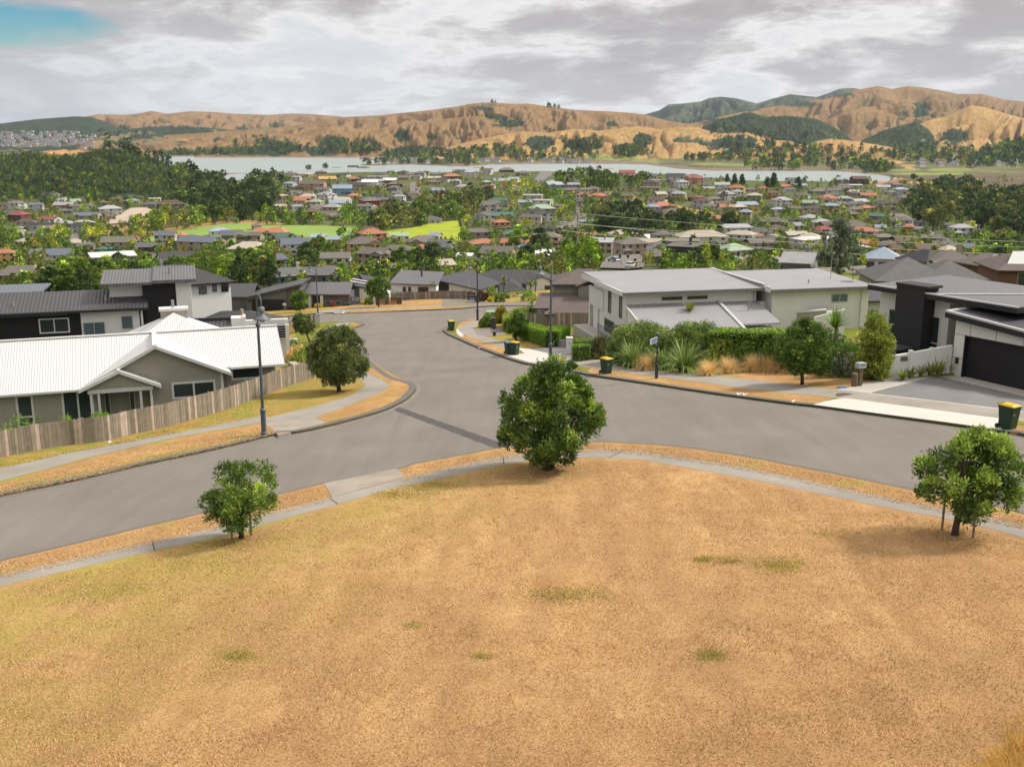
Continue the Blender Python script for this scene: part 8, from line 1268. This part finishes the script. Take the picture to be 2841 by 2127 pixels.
def town_trees():
    filler_houses()
    r = random.Random(5); rn = np.random.default_rng(77); cand = []
    def ok(P, rad):
        for hx, hy, hr in HBOX:
            if (P[0] - hx) ** 2 + (P[1] - hy) ** 2 < (hr * 0.85 + rad) ** 2: return False
        return True
    for zi, (pg, n, hr, cols, shs, lab) in enumerate(ZONES):
        us = [q[0] for q in pg]; vs = [q[1] for q in pg]; k = 0; tries = 0
        while k < n and tries < n * 14:
            tries += 1; u, v = r.uniform(min(us), max(us)), r.uniform(min(vs), max(vs))
            if not inside(u, v, pg): continue
            P = hit(u, v + 6); h = r.uniform(*hr)
            if not ok(P, 1.5) or P[1] < 225: continue
            cand.append([P, h, r.choice(cols), r.choice(shs), zi, u, v + 6, h * F_ / P[1]]); k += 1
    k = tries = 0
    while k < 560 and tries < 16000:
        tries += 1; u = r.uniform(-60, 2900); v = 480 + (r.random() ** 0.8) * 290
        if u < 560 and v < 560: continue
        if v > 690 + 90 * (u < 500) + 40 * (500 < u < 1000) + 55 * (u > 1480): continue
        if 560 < u < 760 and v < 520: continue
        if any(inside(u, v, q) for q in EXCL) or any(inside(u, v, z[0]) for z in ZONES) or (1655 < u < 1800 and 700 < v < 775): continue
        P = hit(u, v); h = r.uniform(3.5, 7.5)
        if not ok(P, 2.0) or P[1] > 1330 or P[1] < 260: continue
        if any(abs(u - hu) < hp * .5 + 4 and 0 < v - hv < hh * 1.2 and r.random() < .8 for hu, hv, hp, hh in HOUSES): continue
        cand.append([P, h, r.choice(['mid green', 'mid green', 'bright green', 'dark green', 'olive', 'yellow green'] + (['golden'] if r.random() < .3 else [])), r.choice(['rounded', 'rounded', 'bushy', 'spreading', 'tall narrow']), -1, u, v, h * F_ / P[1]]); k += 1
    # singled out by the photograph
    for (zi, x, y, h, c, s) in ((3, 700, 960, 9, 'silvery', 'rounded'), (1, 1735, 690, 8, 'bright green', 'spreading'), (1, 540, 800, 9.5, 'mid green', 'spreading'), (0, 1215, 815, 8.5, 'dark green', 'rounded'), (0, 1000, 815, 9, 'dark green', 'spreading'), (0, 1505, 660, 4.5, 'golden', 'rounded'), (0, 1350, 670, 5, 'golden', 'bushy'), (2, 110, 760, 12, 'bright green', 'rounded'), (2, 280, 760, 11, 'dark green', 'rounded'), (1, 1490, 880, 9, 'dark green', 'spreading'), (1, 440, 900, 10, 'dark green', 'rounded'), (1, 80, 900, 9, 'mid green', 'rounded'), (3, 160, 235, 16, 'dark green', 'pointed'), (3, 110, 240, 12, 'dark green', 'pointed'), (2, 700, 110, 12, 'dark green', 'pointed'), (2, 1880, 210, 12, 'dark green', 'pointed'), (2, 1940, 215, 12, 'dark green', 'pointed'), (2, 1820, 205, 11, 'dark green', 'pointed'), (1, 600, 100, 13, 'dark green', 'spreading'), (1, 460, 110, 12, 'dark green', 'spreading'), (2, 1450, 350, 5, 'golden', 'bushy'), (3, 1310, 180, 9, 'dark green', 'spreading'), (3, 360, 250, 11, 'dark green', 'rounded'), (0, 900, 285, 5, 'golden', 'rounded'), (1, 1360, 235, 6, 'golden', 'rounded'), (2, 200, 880, 7, 'dark green', 'spreading')):
        u, v = ZM[zi](x, y); P = hit(u, v); cand.append([P, h, c, s, -1, u, v, h * F_ / P[1] + 200])
    cand.sort(key=lambda q: -q[7]); ind, rest = cand[:290], cand[290:]
    cache = {}; items = []
    for P, h, c, s, zi, u, v, px in ind:
        vi = r.randrange(3); key = (c, s, vi)
        if key not in cache:
            V, Fq, tn = proto(hash((s, vi)) % 1000 if False else {'rounded': 1, 'spreading': 2, 'tall narrow': 3, 'pointed': 4, 'bushy': 5}[s] * 10 + vi, SHAPES[s], 8.0, 34, 1.0, 12, 6, 0.62, 0.36)
            o = np_mesh('crown', V, Fq, TCOL[c], col=tn); cr_me = o.data; bpy.data.objects.remove(o); cache[key] = cr_me
            if 'trunk' not in cache: tb = obj('trunk', MB().tube([(0, 0, -1), (0.1, 0, 2.4), (0.2, .1, 5.2)], [0.26, 0.2, 0.08], 7), bark); cache['trunk'] = tb.data; bpy.data.objects.remove(tb)
        t = thing('tree', P, '', 'tree'); t.scale = (h / 8 * r.uniform(.9, 1.15),) * 2 + (h / 8,); t.rotation_euler = (0, 0, r.uniform(0, 6.28))
        for nm, me in (('crown', cache[key]), ('trunk', cache['trunk'])): o = bpy.data.objects.new(nm, me); COL.objects.link(o); o.parent = t
        if zi >= 0: t['label'] = ZONES[zi][5]; t['group'] = ZONES[zi][5].split(' ', 1)[1].replace('tree in', 'trees in', 1)
        else: t['group'] = 'garden trees of the town basin'; items.append((f'{c} {s} tree {near_lm(u, v)}', '', u, lambda q, rt=t: rt.__setitem__('label', q)))
    ordinal_labels(items)
    # everything smaller: bush that reads as one mass
    lowp = {s: [proto(300 + i * 7 + j, SHAPES[s], 8.0, 13, 1.5, 6, 3, 1.25, 0.85) for j in range(3)] for i, s in enumerate(SHAPES)}
    def mass(name, lst, mats_, keys):
        Vs, Fs, Ts, Ms, k = [], [], [], [], 0
        for P, h, c, s in lst:
            V, Fq, tn = lowp[s][rn.integers(3)]; a = rn.uniform(0, 6.28); ca, sa = math.cos(a), math.sin(a); sc = h / 8.0; W = V * np.array([sc * 1.1, sc * 1.1, sc]); W = np.c_[W[:, 0] * ca - W[:, 1] * sa, W[:, 0] * sa + W[:, 1] * ca, W[:, 2]] + np.asarray(P)
            Vs.append(W); Fs.append(Fq + k); Ts.append(tn * rn.uniform(.8, 1.25)); Ms.append(np.full(len(Fq), keys.index(c))); k += len(V)
        o = np_mesh(name, np.vstack(Vs), np.vstack(Fs), mats_, mi=np.concatenate(Ms), col=np.concatenate(Ts)); o['kind'] = 'stuff'; return o
    ck = list(TCOL); small = [(P, h, c, s) for P, h, c, s, *_ in rest]
    # low garden growth between the houses
    k = tries = 0
    while k < 4600 and tries < 32000:
        tries += 1; u = r.uniform(-80, 2920); v = 482 + (r.random() ** 0.75) * 310
        if (u < 560 and v < 560) or (560 < u < 760 and v < 500): continue
        if any(inside(u, v, q) for q in EXCL) or (1655 < u < 1800 and 700 < v < 775): continue
        P = hit(u, v)
        if not ok(P, 0.2) or P[1] > 1340 or P[1] < 240: continue
        small.append((P, r.uniform(1.6, 4.8), r.choice(['mid green', 'bright green', 'olive', 'mid green', 'mid green', 'yellow green', 'dark green']), r.choice(['bushy', 'bushy', 'rounded']))); k += 1
    mass('garden_bush', small, [TCOL[q] for q in ck], ck)
    # wooded hill on the left
    hill = []; hp = [(-80, 428), (0, 428), (140, 424), (300, 412), (395, 428), (480, 462), (580, 506), (640, 530), (690, 560), (560, 566), (420, 560), (250, 562), (0, 556), (-80, 556)]; k = 0
    while k < 2000:
        u, v = r.uniform(-80, 690), r.uniform(405, 570)
        if not inside(u, v, hp) or (((u - 170) / 75) ** 2 + ((v - 424) / 11) ** 2 < 1) or (((u - 360) / 42) ** 2 + ((v - 546) / 12) ** 2 < 1): continue
        P = hit(u, v)
        if P[1] > 1700: continue
        hill.append((P, r.uniform(2.5, 5) * (2.2 if u > 480 else 1), 'dark green' if r.random() < .7 else r.choice(['olive', 'mid green']), r.choice(['bushy', 'rounded']))); k += 1
    for u, v, h in ((300, 414, 16), (312, 413, 12), (340, 418, 13), (350, 420, 14), (362, 424, 15), (372, 428, 12), (385, 430, 12), (410, 440, 10), (432, 450, 11), (446, 452, 12), (458, 456, 13), (470, 462, 12), (525, 492, 18), (535, 500, 16), (545, 505, 16), (560, 512, 14), (596, 516, 15)): P = hit(u, v); hill.append((P, h, 'dark green', 'pointed' if u < 400 else 'tall narrow'))
    mass('hill_bush', hill, [TCOL[q] for q in ck], ck)
    # woods and shelter belts on the far shore
    far = []; FZ = [([(1060, 425), (1150, 412), (1250, 420), (1300, 436), (1300, 452), (1065, 450)], 110, (8, 14)), ([(1270, 422), (1430, 416), (1435, 440), (1270, 444)], 70, (12, 20)), ([(1420, 425), (1660, 425), (1650, 452), (1420, 452)], 80, (8, 14)), ([(990, 452), (1330, 452), (1330, 461), (990, 458)], 60, (8, 14)), ([(1560, 400), (1670, 390), (1670, 405), (1600, 420)], 40, (12, 18)), ([(2000, 415), (2140, 405), (2400, 418), (2420, 470), (2200, 482), (2090, 480), (2050, 450)], 230, (9, 18)), ([(2400, 425), (2600, 405), (2700, 425), (2841, 395), (2900, 395), (2900, 468), (2700, 468), (2500, 452)], 260, (10, 20)), ([(1900, 440), (2050, 442), (2040, 450), (1900, 448)], 40, (10, 16)), ([(640, 395), (690, 380), (720, 385), (870, 410), (880, 428), (640, 430)], 50, (10, 18)), ([(480, 425), (640, 420), (640, 430), (480, 432)], 40, (10, 16)), ([(1700, 425), (1780, 405), (1800, 430), (1720, 440)], 60, (10, 18)), ([(2390, 468), (2480, 462), (2470, 480), (2390, 482)], 40, (10, 16)), ([(920, 395), (970, 400), (1060, 415), (1055, 432), (920, 430)], 70, (12, 20)), ([(1352, 284), (1380, 285), (1380, 288), (1352, 287)], 5, (9, 14)), ([(1518, 296), (1565, 301), (1560, 303), (1518, 299)], 9, (10, 16))]
    for pg, n, hr in FZ:
        us = [q[0] for q in pg]; vs = [q[1] for q in pg]; k = tries = 0
        while k < n and tries < n * 12:
            tries += 1; u, v = r.uniform(min(us), max(us)), r.uniform(min(vs), max(vs))
            if not inside(u, v, pg): continue
            P = hit(u, v)
            if P[2] < WZ + 0.5: continue
            far.append((P, r.uniform(*hr), r.choices(['dark green', 'mid green', 'olive', 'bright green'], [8, 2, 1, .6])[0], r.choice(['rounded', 'spreading', 'tall narrow', 'bushy']))); k += 1
    for (pu, pv, ru, rv) in BUSH_P[:23]:
        for i in range(int(ru * rv / 26) + 6):
            a, q = r.uniform(0, 6.28), math.sqrt(r.random()) * 1.05; P = hit(pu + math.cos(a) * q * ru, pv + math.sin(a) * q * rv)
            if P[2] > WZ + .6: far.append((P, r.uniform(4, 8), r.choices(['dark green', 'mid green', 'olive'], [8, 1.5, 1])[0], r.choice(['rounded', 'bushy', 'spreading'])))
    for pg, n in (([(1946, 356), (1994, 333), (2076, 315), (2166, 326), (2260, 334), (2363, 390), (2200, 388), (2050, 402), (1960, 378)], 420), ([(2390, 394), (2450, 363), (2535, 341), (2570, 360), (2600, 398), (2500, 408)], 220), ([(2700, 424), (2760, 404), (2841, 386), (2920, 380), (2920, 430)], 150)):
        us = [q[0] for q in pg]; vs = [q[1] for q in pg]; k = 0
        while k < n:
            u, v = r.uniform(min(us), max(us)), r.uniform(min(vs), max(vs))
            if inside(u, v, pg): far.append((hit(u, v), r.uniform(4, 7.5), r.choices(['dark green', 'mid green', 'olive'], [8, 1.5, 1])[0], r.choice(['rounded', 'bushy', 'spreading']))); k += 1
    mass('far_woodland', far, [TCOL[q] for q in ck], ck)
    # far suburb on the left and farm houses on the far shore: specks
    mb = MB(); cols = [mat('speck_wall', (0.6, 0.58, 0.55), 0.9), mat('speck_roof', (0.16, 0.16, 0.17), 0.9), mat('speck_red', (0.3, 0.1, 0.07), 0.9)]
    def speck(P, w, h): 
        a = r.uniform(-.6, .6); c, s = math.cos(a), math.sin(a); q = lambda x, y, z: (P[0] + x * c - y * s, P[1] + x * s + y * c, P[2] + z); mb.mi = 0; mb.hexa([q(*p) for p in ((-w, -w * .6, -2), (w, -w * .6, -2), (w, w * .6, -2), (-w, w * .6, -2), (-w, -w * .6, h), (w, -w * .6, h), (w, w * .6, h), (-w, w * .6, h))]); mb.mi = 1 if r.random() < .95 else 2; mb.mesh([q(-w * 1.1, -w * .7, h), q(w * 1.1, -w * .7, h), q(w * 1.1, w * .7, h), q(-w * 1.1, w * .7, h), q(-w, 0, h + w * .45), q(w, 0, h + w * .45)], [(0, 1, 5, 4), (1, 2, 5), (2, 3, 4, 5), (3, 0, 4)])
    for i in range(210):
        u = r.uniform(-40, 260); v = r.uniform(366, 408) + max(0, (u - 190)) * .12
        P = hit(u, v)
        if P[1] < 2500: continue
        speck(P, r.uniform(6, 10), r.uniform(4, 7))
    for i in range(60): u = r.choice([r.uniform(1070, 1640), r.uniform(1300, 1600), r.uniform(2480, 2820), r.uniform(1000, 1250)]); P = hit(u, r.uniform(446, 454) if u < 1700 else r.uniform(450, 466)); speck(P, r.uniform(5, 8), r.uniform(4, 6))
    o = obj('far_suburb', mb, cols); o['kind'] = 'stuff'
town_trees()

# ------------------------------------------------------------------ power line, cars, bins in the cul-de-sac, goal
def town_things():
    b = np.array(PY(1601, 740, 300)); b[2] = float(terrain(np.array([b[0]]), np.array([300.0]))[0]); top = PY(1603, 590, 300)[2]; t = thing('power_pole', b, 'tall pale timber power pole left of the cul-de-sac', 'power pole'); polem = mat('pole_timber', (0.32, 0.29, 0.26), 0.9, 0.1); Hp = top - b[2]
    obj('pole', MB().tube([(0, 0, -1), (0, 0, Hp)], [0.30, 0.18], 10), polem, t, local=True); obj('crossarm', MB().box(-1.3, 1.3, -.07, .07, Hp - .9, Hp - .75), polem, t, local=True)
    wm = mat('wire', (0.62, 0.60, 0.46), 0.7)
    def wire(p, q, sag, lab):
        p, q = np.array(p), np.array(q); pts = [p + (q - p) * s - np.array([0, 0, sag * 4 * s * (1 - s)]) for s in np.linspace(0, 1, 26)]; tag(obj('power_line', MB().tube(pts, 0.055, 4), wm), lab, 'power line', 'overhead wires')
    wire(PY(1604, 592, 300), PY(2990, 676, 250), 1.0, 'topmost wire running right from the power pole'); wire(PY(1604, 622, 300), PY(2990, 690, 250), 0.8, 'second wire running right from the power pole'); wire(PY(1560, 615, 250), PY(2990, 712, 230), 1.2, 'third wire crossing the right of the town'); wire(PY(1560, 640, 230), PY(2990, 732, 210), 1.0, 'lowest wire above the black chimney house'); wire(PY(1603, 596, 300), PY(1180, 640, 330), 1.5, 'upper wire running left from the power pole'); wire(PY(1602, 632, 300), PY(1180, 668, 330), 1.2, 'lower wire running left from the power pole')
    def car(lab, u, v, rot, c, van=False):
        P = hit(u, v) + np.array([0, 0, .45]); t = thing('parked_car', P, lab, 'van' if van else 'car', 'cars parked in the town'); t.rotation_euler = (0, 0, rot); m = mat('car_paint_' + lab.split()[0], c, 0.3, 0.03, spec=.5)
        def sec(pts, w0, w1): mb = MB(); n = len(pts); mb.mesh([(x, -w0 if z < 1.0 else -w1, z) for x, z in pts] + [(x, w0 if z < 1.0 else w1, z) for x, z in pts], [tuple(range(n)), tuple(range(2 * n - 1, n - 1, -1))] + [(i, n + i, n + (i + 1) % n, (i + 1) % n) for i in range(n)]); return mb
        if van: obj('body', sec([(-2.2, .35), (2.2, .35), (2.25, 1.0), (1.6, 1.95), (-2.15, 2.0), (-2.25, 1.0)], .88, .80), m, t, local=True); obj('windscreen', sec([(1.70, 1.02), (2.18, 1.02), (1.63, 1.85), (1.2, 1.85)], .84, .84), glass, t, local=True); obj('side_window', sec([(-1.9, 1.2), (1.2, 1.2), (1.1, 1.75), (-1.9, 1.75)], .89, .86), glass, t, local=True)
        else: obj('body', sec([(-2.1, .35), (2.1, .35), (2.15, .75), (1.9, .95), (.9, 1.0), (-1.9, 1.02), (-2.15, .8)], .87, .82), m, t, local=True, bevel=.05); cb = obj('cabin', sec([(-1.85, .98), (1.0, .98), (.35, 1.45), (-1.35, 1.48)], .80, .66), glass, t, local=True); obj('roof', sec([(-1.3, 1.44), (.4, 1.42), (.3, 1.52), (-1.2, 1.54)], .64, .64), m, cb, local=True)
        for x in (-1.35, 1.35):
            for y in (-.85, .85): w = obj('wheel', MB().tube([(x, y - .1, .32), (x, y + .1, .32)], .32, 12), rubber, t, local=True); obj('hub', MB().tube([(x, y - .12, .32), (x, y + .12, .32)], .16, 8), steel, w, local=True)
        for y in (-.6, .6): obj('headlight', MB().box(2.1, 2.17, y - .18, y + .18, .62, .8), white, t, local=True)
    car('silver hatchback parked in the cul-de-sac', *M2(893, 855), 2.2, (0.32, 0.34, 0.40)); car('white car nosing out beside the pale grey house roof', *M2(1030, 905), 1.2, (0.6, 0.6, 0.6)); car('orange van parked in the street behind the silver willow', *M3(1158, 858), 0.1, (0.55, 0.26, 0.02), True); car('blue grey car parked right of the orange van', *M3(1220, 850), 0.3, (0.22, 0.26, 0.30)); car('dark car parked left of the orange van', *M3(1098, 830), 0.2, (0.04, 0.045, 0.05)); car('pale white car beside the white two-storey house at left', *M0(1305, 728), 1.0, (0.62, 0.62, 0.6)); car('small white car climbing the left side road', *M0(572, 492), 1.5, (0.6, 0.6, 0.58)); car('pearl white van on the middle road by the power pole', *M2(478, 545), 0.4, (0.62, 0.62, 0.6), True); car('grey car on the middle street', *M1(1345, 262), 1.4, (0.2, 0.2, 0.22)); car('pale campervan parked left of the diagonal road', *M3(1185, 572), 0.2, (0.6, 0.6, 0.57), True)
    for i, (x, y, lab) in enumerate(((782, 866, 'far left dark bin at the cul-de-sac edge'), (812, 850, 'dark bin second from left at the cul-de-sac edge'), (945, 826, 'dark bin at the back of the cul-de-sac left of its twin'), (1008, 822, 'dark bin at the back of the cul-de-sac right of its twin'), (1067, 862, 'upper orange-lidded bin right of the silver hatchback'), (1067, 896, 'lower bin right of the silver hatchback'))): make_bin(lab, hit(*M2(x, y)) + (0, 0, .45), 0.5 + i, lid_y if i > 2 else rubber, bin_green if i == 4 else rubber, 'bins round the cul-de-sac', False, 1.25)
    P = hit(*M0(1913, 412)); t = thing('goal', P, 'white goal frame on the playing field edge', 'goal'); obj('frame', MB().tube([(-3, 0, 0), (-3, 0, 3.2), (3, 0, 3.2), (3, 0, 0)], .09, 6).tube([(-3, 1.6, 0), (-3, 0, 3.2)], .07, 5).tube([(3, 1.6, 0), (3, 0, 3.2)], .07, 5).tube([(-3, 1.6, .1), (3, 1.6, .1)], .07, 5), white, t, local=True)
    for u, v, hh, lab in ((1700, 735, 7.5, 'street lamp curving over the cul-de-sac right side'), (1722, 740, 6, 'short swan neck lamp in the cul-de-sac middle'), (2424, 715, 8, 'left of the two tall lamps beside the orange van'), (2438, 718, 8, 'right of the two tall lamps beside the orange van'), (2518, 722, 7, 'lamp right of the blue grey car')): P = hit(u, v); t = thing('street_lamp', P, lab, 'street lamp', 'town street lamps'); obj('pole', MB().tube([(0, 0, -1), (0, 0, hh * .8), (.3, 0, hh * .95), (1.0, 0, hh), (1.6, 0, hh * .93)], [.12, .1, .08, .07, .06], 6), steel, t, local=True); obj('lamp_head', MB().lathe([(.05, .12), (.3, 0), (.05, -.03)], (1.65, 0, hh * .91), 8), darkgrey, t, local=True)
    b = hit(1130, 752); tag(obj('pool_umbrella', MB().lathe([(1.6, 2.0), (.1, 2.7)], hit(312, 710) + (0, 0, 2.2), 8).tube([hit(312, 710), hit(312, 710) + (0, 0, 4.4)], .05, 5), mat('turquoise', (0.01, 0.33, 0.42))), 'turquoise umbrella behind the white roof above the near bush', 'umbrella')
town_things()

# ------------------------------------------------------------------ air
def haze():
    mb = MB().box(-31000, 31000, -90, 9900, -75, 420); m = bpy.data.materials.new('thin_air'); m.use_nodes = True; N = m.node_tree.nodes; N.clear(); o = N.new('ShaderNodeOutputMaterial'); v = N.new('ShaderNodeVolumePrincipled'); v.inputs['Color'].default_value = (0.72, 0.82, 0.95, 1); v.inputs['Density'].default_value = 2.4e-5; v.inputs['Anisotropy'].default_value = 0.2
    m.node_tree.links.new(v.outputs[0], o.inputs['Volume']); ob = obj('haze', mb, m); ob['kind'] = 'stuff'
HAZE = True
if HAZE: haze()
